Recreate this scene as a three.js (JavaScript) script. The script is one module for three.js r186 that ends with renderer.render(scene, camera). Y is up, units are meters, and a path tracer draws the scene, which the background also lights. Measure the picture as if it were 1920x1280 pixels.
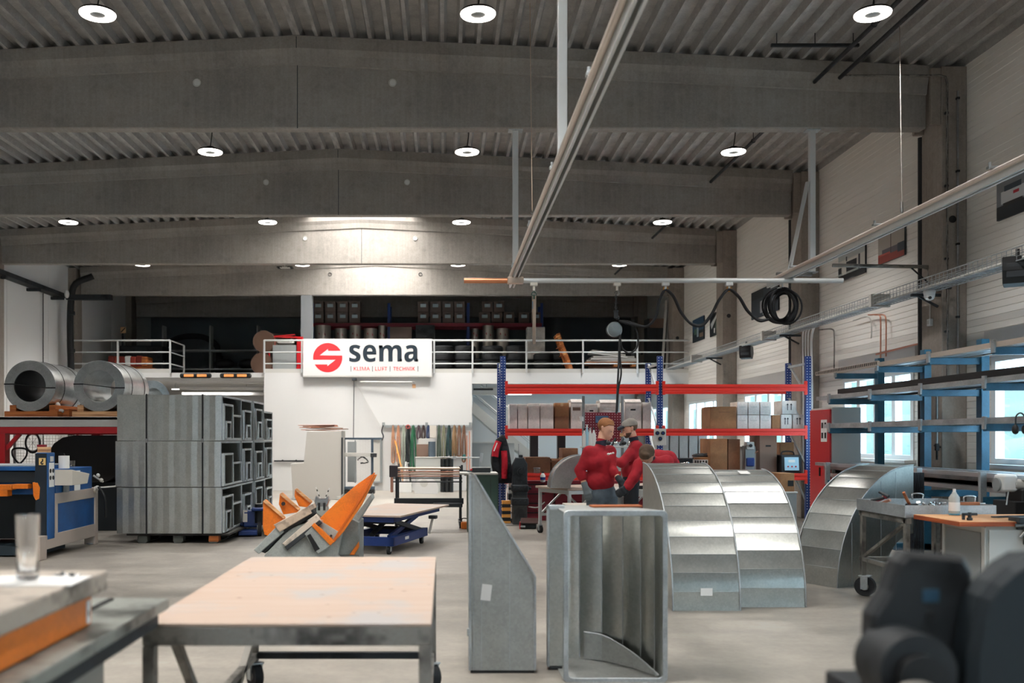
import * as THREE from 'three';
import { RoundedBoxGeometry } from 'three/addons/geometries/RoundedBoxGeometry.js';
import { mergeGeometries, mergeVertices, toCreasedNormals } from 'three/addons/utils/BufferGeometryUtils.js';
import { MarchingCubes } from 'three/addons/objects/MarchingCubes.js';
import { RectAreaLightUniformsLib } from 'three/addons/lights/RectAreaLightUniformsLib.js';
import { FontLoader } from 'three/addons/loaders/FontLoader.js';
import { TextGeometry } from 'three/addons/geometries/TextGeometry.js';

// ---------- camera, sky, exposure ----------
RectAreaLightUniformsLib.init();
const scene = new THREE.Scene();
const F = 1800, VX = 833, VY = 822, EYE = 1.53;           // focal length and vanishing point in pixels of the 1920x1280 frame
const camera = new THREE.PerspectiveCamera(2 * Math.atan(640 / F) * 180 / Math.PI, 1.5, 0.1, 500);
camera.position.set(0, EYE, 0);
camera.setViewOffset(1920, 1280, 960 - VX, 640 - VY, 1920, 1280);   // shifted lens, verticals stay vertical
camera.updateProjectionMatrix();
camera.focus = 13; camera.userData.fStop = 1.7;
const renderer = new THREE.WebGLRenderer({ antialias: true });
renderer.toneMapping = THREE.LinearToneMapping;
renderer.toneMappingExposure = 1.17;
renderer.shadowMap.enabled = true;
scene.background = new THREE.Color(0.68, 0.85, 1.0);
scene.backgroundIntensity = 32;
const LAMP_CD = 46, LAMP_COLOR = 0xfffcf8;
// ---------- helpers ----------
const X = (px, z) => (px - VX) * z / F, Y = (py, z) => EYE - (py - VY) * z / F;
let seed = 7; const rnd = (a = 1, b) => { seed = (seed * 1664525 + 1013904223) >>> 0; const r = seed / 4294967296; return b === undefined ? r * a : a + r * (b - a); };
const names = {};
function numbered(n) { const k = names[n] = (names[n] ?? -1) + 1; return k ? n + '_' + String(k).padStart(3, '0') : n; }
const V3 = (x, y, z) => new THREE.Vector3(x, y, z);
function place(g, x = 0, y = 0, z = 0, rx = 0, ry = 0, rz = 0) { if (rx || ry || rz) g.applyMatrix4(new THREE.Matrix4().makeRotationFromEuler(new THREE.Euler(rx, ry, rz, 'YXZ'))); return g.translate(x, y, z); }
const bx = (w, h, d, x, y, z, rx, ry, rz) => place(new THREE.BoxGeometry(w, h, d), x, y, z, rx, ry, rz);
const rb = (w, h, d, x, y, z, r = 0.005, rx, ry, rz) => place(new RoundedBoxGeometry(w, h, d, 1, Math.min(r, w / 2.05, h / 2.05, d / 2.05)), x, y, z, rx, ry, rz);
const span = (x0, x1, y0, y1, z0, z1, r = 0.004) => rb(Math.abs(x1 - x0), Math.abs(y1 - y0), Math.abs(z1 - z0), (x0 + x1) / 2, (y0 + y1) / 2, (z0 + z1) / 2, r);
const spanb = (x0, x1, y0, y1, z0, z1) => bx(Math.abs(x1 - x0), Math.abs(y1 - y0), Math.abs(z1 - z0), (x0 + x1) / 2, (y0 + y1) / 2, (z0 + z1) / 2);
function cy(r, h, x, y, z, axis = 'y', seg = 20, r2 = r, open = false) { const g = new THREE.CylinderGeometry(r2, r, h, seg, 1, open); if (axis === 'x') g.rotateZ(-Math.PI / 2); if (axis === 'z') g.rotateX(Math.PI / 2); return g.translate(x, y, z); }
const ring = (R, r, x, y, z, axis = 'y', s = 24, t = 8) => { const g = new THREE.TorusGeometry(R, r, t, s); if (axis === 'y') g.rotateX(Math.PI / 2); if (axis === 'x') g.rotateY(Math.PI / 2); return g.translate(x, y, z); };
const sph = (r, x, y, z, sx = 1, sy = 1, sz = 1, s = 16) => new THREE.SphereGeometry(r, s, Math.ceil(s * .7)).scale(sx, sy, sz).translate(x, y, z);
const tb = (pts, r, seg = pts.length * 8, rad = 8, closed = false) => new THREE.TubeGeometry(new THREE.CatmullRomCurve3(pts.map(p => V3(...p)), closed, 'centripetal'), seg, r, rad, closed);
const lathe = (pts, x = 0, y = 0, z = 0, seg = 32) => new THREE.LatheGeometry(pts.map(p => new THREE.Vector2(...p)), seg).translate(x, y, z);
function bar(a, b, w, h = w, r = 0.003) { const A = V3(...a), B = V3(...b), d = B.clone().sub(A), L = d.length(); const g = r ? new RoundedBoxGeometry(w, h, L, 1, Math.min(r, w / 2.1, h / 2.1)) : new THREE.BoxGeometry(w, h, L); const m = new THREE.Matrix4().lookAt(B, A, Math.abs(d.y) > .99 * L ? V3(0, 0, 1) : V3(0, 1, 0)); return g.applyMatrix4(m).translate(...A.add(B).multiplyScalar(.5).toArray()); }
function rod(a, b, r, seg = 10) { const A = V3(...a), B = V3(...b), d = B.clone().sub(A); const g = new THREE.CylinderGeometry(r, r, d.length(), seg); g.applyQuaternion(new THREE.Quaternion().setFromUnitVectors(V3(0, 1, 0), d.clone().normalize())); return g.translate(...A.add(B).multiplyScalar(.5).toArray()); }
const shp = (pts, holes = []) => { const s = new THREE.Shape(pts.map(p => new THREE.Vector2(...p))); for (const h of holes) s.holes.push(new THREE.Path(h.map(p => new THREE.Vector2(...p)))); return s; };
const circ = (x, y, r, n = 20) => [...Array(n)].map((_, i) => [x + r * Math.cos(i / n * 6.28319), y + r * Math.sin(i / n * 6.28319)]);
const ext = (pts, d, bevel = 0, holes) => new THREE.ExtrudeGeometry(shp(pts, holes), { depth: d, bevelEnabled: bevel > 0, bevelSize: bevel, bevelThickness: bevel, bevelSegments: 1, curveSegments: 12 });
const extX = (pts, x0, x1, bevel, holes) => ext(pts, x1 - x0, bevel, holes).rotateY(Math.PI / 2).translate(x0, 0, 0);       // pts are [-z, y]
function loft(secs, caps = true) {                                                                 // rings of equal length -> flat-shaded skin
  const n = secs[0].length, p = [];
  const tri = (a, b, c) => p.push(...a, ...b, ...c);
  for (let i = 0; i + 1 < secs.length; i++) for (let j = 0; j < n; j++) { const a = secs[i][j], b = secs[i][(j + 1) % n], c = secs[i + 1][(j + 1) % n], d = secs[i + 1][j]; tri(a, b, c); tri(a, c, d); }
  if (caps) for (const [s, f] of [[secs[0], 1], [secs[secs.length - 1], 0]]) {
    const u = s.map(q => V3(...q)), e = u[1].clone().sub(u[0]).normalize(); let nn = V3(0, 0, 0);
    for (let k = 0; k < n; k++) nn.add(u[k].clone().cross(u[(k + 1) % n])); nn.normalize(); const w = nn.clone().cross(e);
    const flat = u.map(q => new THREE.Vector2(q.dot(e), q.dot(w)));
    for (const t of THREE.ShapeUtils.triangulateShape(flat, [])) f ? tri(s[t[0]], s[t[2]], s[t[1]]) : tri(s[t[0]], s[t[1]], s[t[2]]);
  }
  const g = new THREE.BufferGeometry(); g.setAttribute('position', new THREE.Float32BufferAttribute(p, 3)); g.computeVertexNormals(); return g;
}
function uvless(g) { g.deleteAttribute('uv'); g.deleteAttribute('normal'); return g; }
function clean(g) { const q = g.index ? g.toNonIndexed() : g; for (const k of Object.keys(q.attributes)) if (!['position', 'normal', 'uv'].includes(k)) q.deleteAttribute(k); if (!q.attributes.normal) q.computeVertexNormals(); return q; }
function uvm(g) {                                                                                  // uv in metres, by the way each face points
  const p = g.attributes.position, n = g.attributes.normal, uv = new Float32Array(p.count * 2);
  for (let i = 0; i < p.count; i += 3) {
    let ax = 0, ay = 0, az = 0; for (let k = i; k < i + 3; k++) { ax += n.getX(k); ay += n.getY(k); az += n.getZ(k); }
    ax = Math.abs(ax); ay = Math.abs(ay); az = Math.abs(az);
    for (let k = i; k < i + 3; k++) { const x = p.getX(k), y = p.getY(k), z = p.getZ(k); const [u, v] = ay >= ax && ay >= az ? [x, z] : ax >= az ? [z, y] : [x, y]; uv[2 * k] = u; uv[2 * k + 1] = v; }
  }
  g.setAttribute('uv', new THREE.BufferAttribute(uv, 2)); return g;
}
function geo(gs, keep) { gs = [gs].flat(Infinity).map(clean); let g; if (!keep) { for (const q of gs) q.deleteAttribute('uv'); g = gs.length > 1 ? mergeGeometries(gs) : gs[0]; uvm(g); } else { g = gs.length > 1 ? mergeGeometries(gs) : gs[0]; } return g; }
function obj(name, gs, mat, parent = scene, keep = false) {
  const m = new THREE.Mesh(gs.isBufferGeometry && gs.userData.done ? gs : geo(gs, keep), mat); if (gs.isBufferGeometry === undefined || true) m.geometry.userData.done = true;
  m.name = numbered(name); m.castShadow = m.receiveShadow = true; parent.add(m); return m;
}
function tag(o, label, category, group) { o.userData.label = label; o.userData.category = category; if (group) o.userData.group = group; return o; }
function thing(name, label, category, [x, y, z] = [0, 0, 0], turn = 0, group) { const o = new THREE.Group(); o.name = numbered(name); scene.add(o); o.position.set(x, y, z); o.rotation.y = turn; return tag(o, label, category, group); }
function struct(name, gs, mat, parent) { const o = gs ? obj(name, gs, mat, parent) : new THREE.Group(); if (!gs) { o.name = numbered(name); (parent ?? scene).add(o); } if (!parent || parent === scene) o.userData.kind = 'structure'; return o; }
function dup(root, [x, y, z], turn, label, group) { const r = root.clone(); r.name = numbered(root.name.replace(/_\d{3}$/, '')); scene.add(r); r.position.set(x, y, z); if (turn !== undefined) r.rotation.y = turn; r.userData = { ...root.userData }; if (label) r.userData.label = label; if (group) r.userData.group = group; return r; }

// ---------- textures and materials ----------
function lattice(n, s) { let q = s >>> 0; const a = new Float32Array(n * n); for (let i = 0; i < n * n; i++) { q = (q * 1664525 + 1013904223) >>> 0; a[i] = q / 4294967296; } return a; }
function vnoise(N, fx, fy, s) {                                                                    // tiling value noise
  const L = Math.max(fx, fy), a = lattice(L, s), o = new Float32Array(N * N), sm = t => t * t * (3 - 2 * t);
  for (let y = 0; y < N; y++) { const v = y / N * fy, j = Math.floor(v), tv = sm(v - j); for (let x = 0; x < N; x++) { const u = x / N * fx, i = Math.floor(u), tu = sm(u - i); const i1 = (i + 1) % fx, j1 = (j + 1) % fy; const A = a[j * L + i], B = a[j * L + i1], C = a[j1 * L + i], D = a[j1 * L + i1]; o[y * N + x] = (A + (B - A) * tu) * (1 - tv) + (C + (D - C) * tu) * tv; } }
  return o;
}
function fbm(N, layers, s) { const o = new Float32Array(N * N); let w = 0; layers.forEach(([fx, fy, k], i) => { const a = vnoise(N, fx, fy, s + i * 77); for (let q = 0; q < o.length; q++) o[q] += a[q] * k; w += k; }); for (let q = 0; q < o.length; q++) o[q] /= w; return o; }
function tex(N, fn, metres, srgb) {                                                                // fn(index,x,y) -> [r,g,b] 0..1
  const d = new Uint8Array(N * N * 4);
  for (let y = 0; y < N; y++) for (let x = 0; x < N; x++) { const i = y * N + x, c = fn(i, x, y); d[4 * i] = 255 * Math.min(1, Math.max(0, c[0])); d[4 * i + 1] = 255 * Math.min(1, Math.max(0, c[1])); d[4 * i + 2] = 255 * Math.min(1, Math.max(0, c[2])); d[4 * i + 3] = 255; }
  const t = new THREE.DataTexture(d, N, N); t.wrapS = t.wrapT = THREE.RepeatWrapping; t.magFilter = THREE.LinearFilter; if (srgb) t.colorSpace = THREE.SRGBColorSpace; t.repeat.set(1 / metres, 1 / metres); t.needsUpdate = true; return t;
}
const grey = v => [v, v, v], mixc = (a, b, t) => [0, 1, 2].map(k => a[k] + (b[k] - a[k]) * t), cl = (v, a = 0, b = 1) => Math.min(b, Math.max(a, v));
const T = {};
{ // concrete of the beams: mottled, vertical streaks, blotches, pores
  const N = 1024, a = fbm(N, [[4, 4, 1], [9, 9, .8], [24, 24, .5], [64, 64, .3]], 3), st = fbm(N, [[90, 5, 1], [200, 9, .6]], 11), fn = fbm(N, [[256, 256, 1], [120, 120, 1]], 19), bl = fbm(N, [[14, 14, 1], [40, 40, .6]], 31);
  T.concrete = tex(N, i => { let v = .9 + (a[i] - .5) * .2 + (st[i] - .5) * .07 + (fn[i] - .5) * .1; if (bl[i] > .7) v *= 1 - (bl[i] - .7) * .25; return [v, v * .985, v * .965]; }, 3.1, true);
  const f1 = fbm(N, [[3, 5, 1], [8, 8, .8], [20, 20, .5], [60, 60, .35]], 41), f2 = fbm(N, [[6, 30, 1], [12, 60, .7], [30, 120, .4]], 43), f3 = fbm(N, [[300, 300, 1], [150, 150, 1]], 47);
  T.floor = tex(N, i => { const v = .86 + (f1[i] - .5) * .42 + (f2[i] - .5) * .2 + (f3[i] - .5) * .08; return [v, v * .985, v * .96]; }, 5.3, true);
  T.floorRough = tex(N, i => grey(.75 + (f1[i] - .5) * .3 + (f2[i] - .5) * .2), 5.3);
  // zinc spangle
  const pts = [...Array(900)].map(() => [rnd(), rnd(), rnd()]), C = 30, cells = [...Array(C * C)].map(() => []); pts.forEach(p => cells[Math.floor(p[1] * C) * C + Math.floor(p[0] * C)].push(p));
  const M = 512, sp = new Float32Array(M * M);
  for (let y = 0; y < M; y++) for (let x = 0; x < M; x++) { const u = x / M, v = y / M, cx = Math.floor(u * C), cyy = Math.floor(v * C); let b = 9, bv = 0; for (let dy = -2; dy < 3; dy++) for (let dx = -2; dx < 3; dx++) for (const p of cells[((cyy + dy + C) % C) * C + (cx + dx + C) % C]) { let du = Math.abs(p[0] - u), dv = Math.abs(p[1] - v); du = Math.min(du, 1 - du); dv = Math.min(dv, 1 - dv); const q = du * du + dv * dv; if (q < b) { b = q; bv = p[2]; } } sp[y * M + x] = bv; }
  const zn = fbm(M, [[4, 4, 1], [16, 16, .6], [100, 100, .5]], 53);
  T.zinc = tex(M, i => { const v = .9 + (sp[i] - .5) * .05 + (zn[i] - .5) * .08; return [v * .99, v, v * 1.0]; }, .45, true);
  
  // plywood and softwood
  const w1 = fbm(N, [[3, 40, 1], [5, 90, .8], [9, 200, .5]], 61), w2 = fbm(N, [[5, 5, 1], [12, 12, .7], [40, 40, .4]], 67), kn = [...Array(26)].map(() => [rnd() * N, rnd() * N, rnd(4, 11)]);
  T.ply = tex(N, (i, x, y) => { let t = cl((w1[i] - .32) * 1.6), c = mixc([.93, .86, .80], [.87, .75, .66], t * .6); c = mixc(c, [.85, .87, .89], cl((w2[i] - .48) * 4) * .8); for (const k of kn) { const d = Math.hypot(x - k[0], (y - k[1]) * 1.6) / k[2]; if (d < 1) c = mixc(c, [.42, .28, .18], (1 - d) * .8); } return c; }, 1.7, true);
  T.wood = tex(N, i => { const t = cl((w1[i] - .3) * 1.8); return mixc([.98, .90, .80], [.62, .46, .34], t * .75); }, 1.1, true);
  T.wear = tex(N, i => { const v = .93 + (w2[i] - .5) * .3 + (fn[i] - .5) * .12; return grey(v); }, 1.3, true);
  T.dirty = tex(N, i => { const t = cl((w2[i] - .45) * 3.5), v = 1 - .5 * t + (fn[i] - .5) * .1; return [v, v * .97, v * .94]; }, 1.1, true);
  T.fine = tex(M, i => grey(.5 + (zn[i] - .5)), .12);
  const cl1 = fbm(M, [[6, 6, 1], [14, 14, .7]], 71), wv = fbm(M, [[200, 200, 1]], 73); T.cloth = tex(M, i => grey(.92 + (cl1[i] - .5) * .18 + (wv[i] - .5) * .12), .5, true); T.clothBump = tex(M, i => grey(cl1[i]), .5);
}
const mat = (color, rough = .6, metal = 0, more = {}) => new THREE.MeshStandardMaterial({ color, roughness: rough, metalness: metal, ...more });
const phy = (color, rough, metal, more = {}) => new THREE.MeshPhysicalMaterial({ color, roughness: rough, metalness: metal, ...more });
const M = {
  concrete: mat(0x9a9692, .8, 0, { map: T.concrete }),
  column: mat(0x9a928b, .8, 0, { map: T.concrete }),
  floor: mat(0x99958f, .62, 0, { map: T.floor, roughnessMap: T.floorRough }),
  deck: mat(0xaeaca9, .5, .0, { map: T.wear }),
  panel: mat(0xe5e2dc, .5, 0), panelB: mat(0xe1ddd6, .5, 0), white: mat(0xd0cfcd, .7, 0), wallWhite: mat(0xdddcda, .75, 0), slabGrey: mat(0x74777a, .7),
  frame: mat(0xdfe2e2, .45), darkWall: mat(0x6f767a, .8), steel: mat(0x9a9a99, .42, .85, { map: T.wear }), steelDull: mat(0x8a8a88, .55, .6, { map: T.dirty }), alu: mat(0xc4c6c8, .35, .9), copperAlu: mat(0xcdb8a6, .38, .8),
  galv: mat(0xb9bec0, .5, .7, { map: T.wear }), railGalv: mat(0xc9cbca, .5, .35),
  zinc: mat(0xcecec9, .3, 1, { map: T.zinc }),
  zincSoft: mat(0xc0c0bc, .62, .85, { map: T.zinc }),
  black: mat(0x101214, .55), rubber: mat(0x14161a, .75), darkGrey: mat(0x2b2f33, .6), iron: mat(0x2f353b, .55, .35, { map: T.dirty }), grey: mat(0x8c9090, .55), lightGrey: mat(0xbfbdb7, .6), paper: mat(0xdddcd9, .8), beige: mat(0xc9c2b6, .5),
  red: mat(0xb5121c, .38), rackRed: mat(0xd82c1c, .4), rackBlue: mat(0x0f3274, .4), blue: mat(0x0d5596, .4, 0, { map: T.wear }), darkBlue: mat(0x0d2f6e, .42), orange: mat(0xef7d17, .4, 0, { map: T.wear }), greenDark: mat(0x2f4a3e, .5), maroon: mat(0x7c1226, .5),
  ply: mat(0xc0bab6, .6, 0, { map: T.ply }), wood: mat(0xe3b27c, .65, 0, { map: T.wood }), woodDark: mat(0xc07a3d, .65, 0, { map: T.wood }), woodRed: mat(0xb9764e, .55, 0, { map: T.wood }), woodPale: mat(0xe8c8a6, .65, 0, { map: T.wood }),
  card: mat(0xa87850, .8, 0, { map: T.wear }), cardDark: mat(0x8a6044, .8, 0, { map: T.wear }), cardWhite: mat(0xece6de, .75, 0, { map: T.wear }), cardBrown: mat(0x7a6254, .8),
  copper: mat(0xc98f78, .4, .6), chrome: mat(0xd8dadb, .15, 1),
  tinted: phy(0xb4bcbe, .02, 0, { transmission: 1, thickness: 0, ior: 1.5 }),
  glass: phy(0xffffff, .02, 0, { transmission: 1, thickness: 0, ior: 1.5 }),
};
// ---------- structure ----------
const XL = -11.3, XR = 7.2, ZB = -37, ZF = 9, RIDGE = -2.05, roofY = x => 7.12 - .0477 * Math.abs(x - RIDGE);
const BEAMS = [-2.1, 3.1, 8.3, 13.5, 18.7, 23.9, 29.1, 34.3];
struct('floor', [bx(XR - XL + 1, .3, ZF - ZB + 1, (XL + XR) / 2, -.15, (ZF + ZB) / 2)], M.floor);
{ // roof: trapezoidal steel sheets that run along the hall, insulation above
  const ceiling = struct('ceiling'), open = [[-28.86, -24.2], [-23.66, -19.4], [-7.6, -4.6]];
  const pieces = [[ZB, -28.86], [-24.2, -23.66], [-19.4, -7.6], [-4.6, ZF]];
  const W = 1.25, P = .25;
  const sheet = (z0, z1, s) => {                                        // local x outwards from 0, y up from the underside
    const prof = [], n = 5; for (let i = 0; i < n; i++) { const o = i * P; prof.push([o, .0], [o + .05, 0], [o + .085, .10], [o + .215, .10]); } prof.push([W, 0]);
    const top = prof.map(([a, b]) => [a, b + .004]).reverse(), ringp = [...prof, ...top];
    const mk = z => ringp.map(([a, b]) => [a, b, z]); return geo(loft(s > 0 ? [mk(z1), mk(z0)] : [mk(z0), mk(z1)]));
  };
  const full = sheet(ZB, ZF, 1);
  for (const s of [1, -1]) for (let k = 0; k < 8; k++) {
    const x = RIDGE + s * k * W * .9988, put = g => { const m = obj('roof_sheet', g, M.deck, ceiling); m.position.set(x, roofY(x), 0); m.rotation.z = s > 0 ? -.0477 : Math.PI + .0477; if (s < 0) { m.rotation.set(0, Math.PI, -.0477); m.position.z = 0; } };
    if (k) { if (s < 0) { const m = obj('roof_sheet', full, M.deck, ceiling); m.position.set(x, roofY(x), ZB + ZF); m.rotation.set(0, Math.PI, -.0477); } else put(full); }
    else for (const [a, b] of pieces) { const g = sheet(a, b, 1), m = obj('roof_sheet', g, M.deck, ceiling); m.position.set(x, roofY(x), s > 0 ? 0 : a + b); m.rotation.set(0, s > 0 ? 0 : Math.PI, -.0477); }
  }
  const slab = (a, b, z0, z1) => loft([z1, z0].map(z => [[a, roofY(a) + .115, z], [b, roofY(b) + .115, z], [b, roofY(b) + .3, z], [a, roofY(a) + .3, z]]));
  obj('insulation_board', [slab(XL - .3, RIDGE - W, ZB, ZF), slab(RIDGE + W, XR + .3, ZB, ZF)], M.white, ceiling);
  for (const [a, b] of pieces) obj('insulation_board', [slab(RIDGE - W, RIDGE, a, b), slab(RIDGE, RIDGE + W, a, b)], M.white, ceiling);
  open.forEach(([a, b], i) => {                                         // ridge skylights: white curb and a pane
    const g = struct('window_' + (i + 1)); g.name = 'window_' + (i + 1); const c = [], x0 = RIDGE - W, x1 = RIDGE + W, y0 = roofY(x0) + .0, y1 = 7.75;
    c.push(spanb(x0 - .06, x0, y0, y1, a - .06, b + .06), spanb(x1, x1 + .06, y0, y1, a - .06, b + .06), spanb(x0, x1, y0, y1, a - .06, a), spanb(x0, x1, y0, y1, b, b + .06));
    obj('curb', c, M.white, g); obj('frame', [spanb(x0, x1, y1 - .03, y1 + .05, (a + b) / 2 - .03, (a + b) / 2 + .03), spanb(RIDGE - .03, RIDGE + .03, y1 - .03, y1 + .05, a, b)], M.frame, g);
    obj('pane', [spanb(x0 - .06, x1 + .06, y1, y1 + .01, a - .06, b + .06)], mat2(), g);
  });
  function mat2() { return M.skyPane ??= phy(0xfff1e6, .05, 0, { transmission: 1, thickness: 0 }); }
  // raised smoke-vent flap under the skylight
  const fl = struct('trim_1'); fl.name = 'trim_1';
  obj('flap_panel', [span(-3.3, -1.85, 6.83, 6.90, -23.0, -22.95)], M.white, fl); obj('flap_rail', [span(-3.32, -1.83, 6.90, 6.98, -23.02, -22.93)], M.darkGrey, fl);
}
{ // concrete beams with a sleeve row
  const xs = [-9.6, -9.3, -9.0, -8.75, -3.45, -.72, 4.6, 4.87, 5.15, 5.44];
  const prof = t => [[.2, t], [.2, t - .17], [.16, t - .25], [.13, t - .37], [.1, t - .38], [.1, 5.875], [.085, 5.86]];
  const sec = (x, t) => { const h = prof(t); return [...h.map(([z, y]) => [x, y, z]), ...h.reverse().map(([z, y]) => [x, y, -z])]; };
  const bg = geo(loft([6.72, RIDGE, -10.97].map(x => sec(x, roofY(x) - .005))));
  const sl = geo([ring(.05, .008, 0, 0, 0, 'z', 20, 6), cy(.05, .12, 0, 0, -.06, 'z', 20, .05, true)]), inn = geo(cy(.049, .01, 0, 0, -.05, 'z'));
  BEAMS.forEach((z, i) => {
    const b = struct('roof_beam', [bg], M.concrete); b.geometry = bg; b.position.z = -z; if (z > 13 && z < 24) { obj('cast_joint', [bx(.012, 1.0, .004, RIDGE, 6.36, .101)], M.darkGrey, b); obj('cast_joint', [bx(.01, .16, .004, RIDGE, 7.02, .201)], M.darkGrey, b); }
    if (z > 13 && z < 30) for (const x of xs) { const m = obj('sleeve', sl, z > 28 ? M.darkGrey : M.lightGrey, b); m.position.set(x, 6.49, .115); const d = obj('painted_core', inn, z > 28 ? M.black : M.white, m); d.position.z = z > 28 ? 0 : .042; }  // core tone paints the light: pale where lit, dark on the far beam
  });
  // columns: shaft, fork prongs that hold the beam
  for (const z of BEAMS) for (const s of [1, -1]) {
    const q = s > 0 ? [6.85, XR, 6.72] : [XL, -11.08, -10.96], c = struct('concrete_column', [span(Math.min(q[0], q[1]), Math.max(q[0], q[1]), 0, 6.66, -z - .28, -z + .28, .015)], M.column);
    if (s > 0) obj('fork', [span(6.71, 6.85, 5.86, 6.64, -z + .205, -z + .27, .01), span(6.71, 6.85, 5.86, 6.64, -z - .27, -z - .205, .01)], M.column, c);
    if (s > 0) { obj('socket_hole', [cy(.05, .02, 7.0, 4.55, -z + .275, 'z')], M.black, c); if (z > 3 && z < 19) obj('downpipe', [rod([6.87, .0, -z - .33], [6.87, 5.86, -z - .33], .045)], M.black, c); }
  }
}
{ // right wall: grooved sandwich panels, a window strip in every bay
  const wr = struct('wall_right'), n = 11;
  const pan = (h, L) => { const p = [], g = h / Math.round(h * n); for (let y = 0, k = 0; k < Math.round(h * n); k++, y += g) p.push([0, y + .003], [0, y + g - .012], [.007, y + g - .008], [.007, y + g]); const ringp = [...p, [.12, h], [.12, 0]]; return geo(loft([0, L].map(z => ringp.map(([x, y]) => [x, y, z])))); };
  const rows = [[2.6, 3.6], [3.6, 4.6], [4.6, 5.6], [5.6, 6.85]], cache = {};
  const put = (y0, y1, za, zb) => { const k = (y1 - y0).toFixed(3) + '|' + Math.abs(zb - za).toFixed(3), g = cache[k] ??= pan(y1 - y0, Math.abs(zb - za)); const m = obj('wall_panel', g, rnd() > .5 ? M.panel : M.panelB, wr); m.position.set(XR, y0, -Math.max(za, zb)); };
  const edges = [-9, ...BEAMS, 37];
  let wi = 5;
  for (let i = 0; i + 1 < edges.length; i++) {
    const a = edges[i], b = edges[i + 1], win = b - a > 4; for (const [y0, y1] of rows) put(y0, y1, a, b);
    if (!win) { put(0, 1.2, a, b); put(1.2, 2.6, a, b); continue; }
    const w0 = a + (a > 13 && a < 14 ? 1.2 : .85), w1 = a + (a > 13 && a < 14 ? 3.8 : 4.3);
    put(0, 1.2, a, b); put(1.2, 2.6, a, w0); put(1.2, 2.6, w1, b);
    const g = struct('window_' + wi); g.name = 'window_' + wi++; const f = [], z0 = -w1, z1 = -w0;
    f.push(spanb(XR - .02, XR + .1, 1.2, 1.27, z0, z1), spanb(XR - .02, XR + .1, 2.53, 2.6, z0, z1), spanb(XR - .02, XR + .1, 1.27, 2.53, z0, z0 + .09), spanb(XR - .02, XR + .1, 1.27, 2.53, z1 - .09, z1));
    obj('window_frame', f, M.frame, g); const k = 4, dz = (z1 - z0) / k;
    for (let j = 1; j < k; j++) obj('mullion', [spanb(XR - .02, XR + .09, 1.27, 2.53, z0 + j * dz - .06, z0 + j * dz + .06)], M.frame, g);
    for (let j = 0; j < k; j++) obj('pane', [spanb(XR + .04, XR + .05, 1.2, 2.6, z0 + j * dz + .05, z0 + (j + 1) * dz - .05)], M.tinted, g);
    obj('window_sill', [span(XR - .18, XR + .02, 1.15, 1.2, z0 - .05, z1 + .05)], M.frame, g);
    obj('window_head', [span(XR - .05, XR - .004, 2.6, 2.95, z0 - .12, z1 + .12)], M.white, g);
  }
}
{ // left, back and front walls
  const wl = struct('wall_left'); for (let z = ZF; z > ZB; z -= 2.6) obj('wall_panel', [span(XL - .16, XL, 0, 7.0, Math.max(z - 2.6, ZB) + .012, z - .006, .006)], M.wallWhite, wl);
  obj('wall_core', [spanb(XL - .3, XL - .1, 0, 7, ZB, ZF)], M.slabGrey, wl);
  struct('wall_back', [spanb(XL - .3, XR + .3, 0, 7.6, ZB - .2, ZB)], M.darkWall);
  const wf = struct('wall_front'); obj('wall_panel', [spanb(XL - .3, -7, 0, 7.6, ZF, ZF + .2), spanb(-7, -2, 4.6, 7.6, ZF, ZF + .2), spanb(-2, 1.5, 0, 7.6, ZF, ZF + .2), spanb(1.5, 6, 4.6, 7.6, ZF, ZF + .2), spanb(6, XR + .3, 0, 7.6, ZF, ZF + .2)], M.panel, wf);
  let k = 1; for (const x of [-7, 1.5]) { const d = struct('door_' + k); d.name = 'door_' + k++; for (let r = 0; r < 6; r++) { const glass = false, y = r * .767; obj('door_section', glass ? [spanb(x, x + 4.5, y, y + .08, ZF + .05, ZF + .1), spanb(x, x + 4.5, y + .687, y + .767, ZF + .05, ZF + .1), ...[0, 1, 2, 3, 4].map(j => spanb(x + j * 1.1, x + j * 1.1 + .1, y, y + .767, ZF + .05, ZF + .1))] : [spanb(x, x + 4.5, y, y + .767, ZF + .05, ZF + .1)], M.frame, d); } }
}
{ // outdoors, seen through the windows
  const g = struct('ground', [bx(220, .4, 220, XR + 111.2, -.25, -20)], mat(0xe9eaec, .9));
  const hill = (x, z, w, h, m) => { const s = new THREE.SphereGeometry(1, 28, 14, 0, 6.2832, 0, 1.571).scale(w, h, w * .8), p = s.attributes.position; for (let i = 0; i < p.count; i++) p.setY(i, p.getY(i) * (1 + .18 * Math.sin(p.getX(i) * .31) + .1 * Math.sin(p.getZ(i) * .53))); s.computeVertexNormals(); const o = struct('hill', [s.translate(x, -.4, z)], m); return o; };
  hill(75, -70, 34, 4.6, mat(0x5a675f, .9)); hill(60, -120, 40, 8.5, mat(0x5a675f, .9)); hill(110, -60, 40, 9, mat(0x5a675f, .9)); hill(95, -20, 40, 8, mat(0x5a675f, .9)); hill(42, -95, 16, 3.6, mat(0x5a675f, .9));
}
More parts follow.
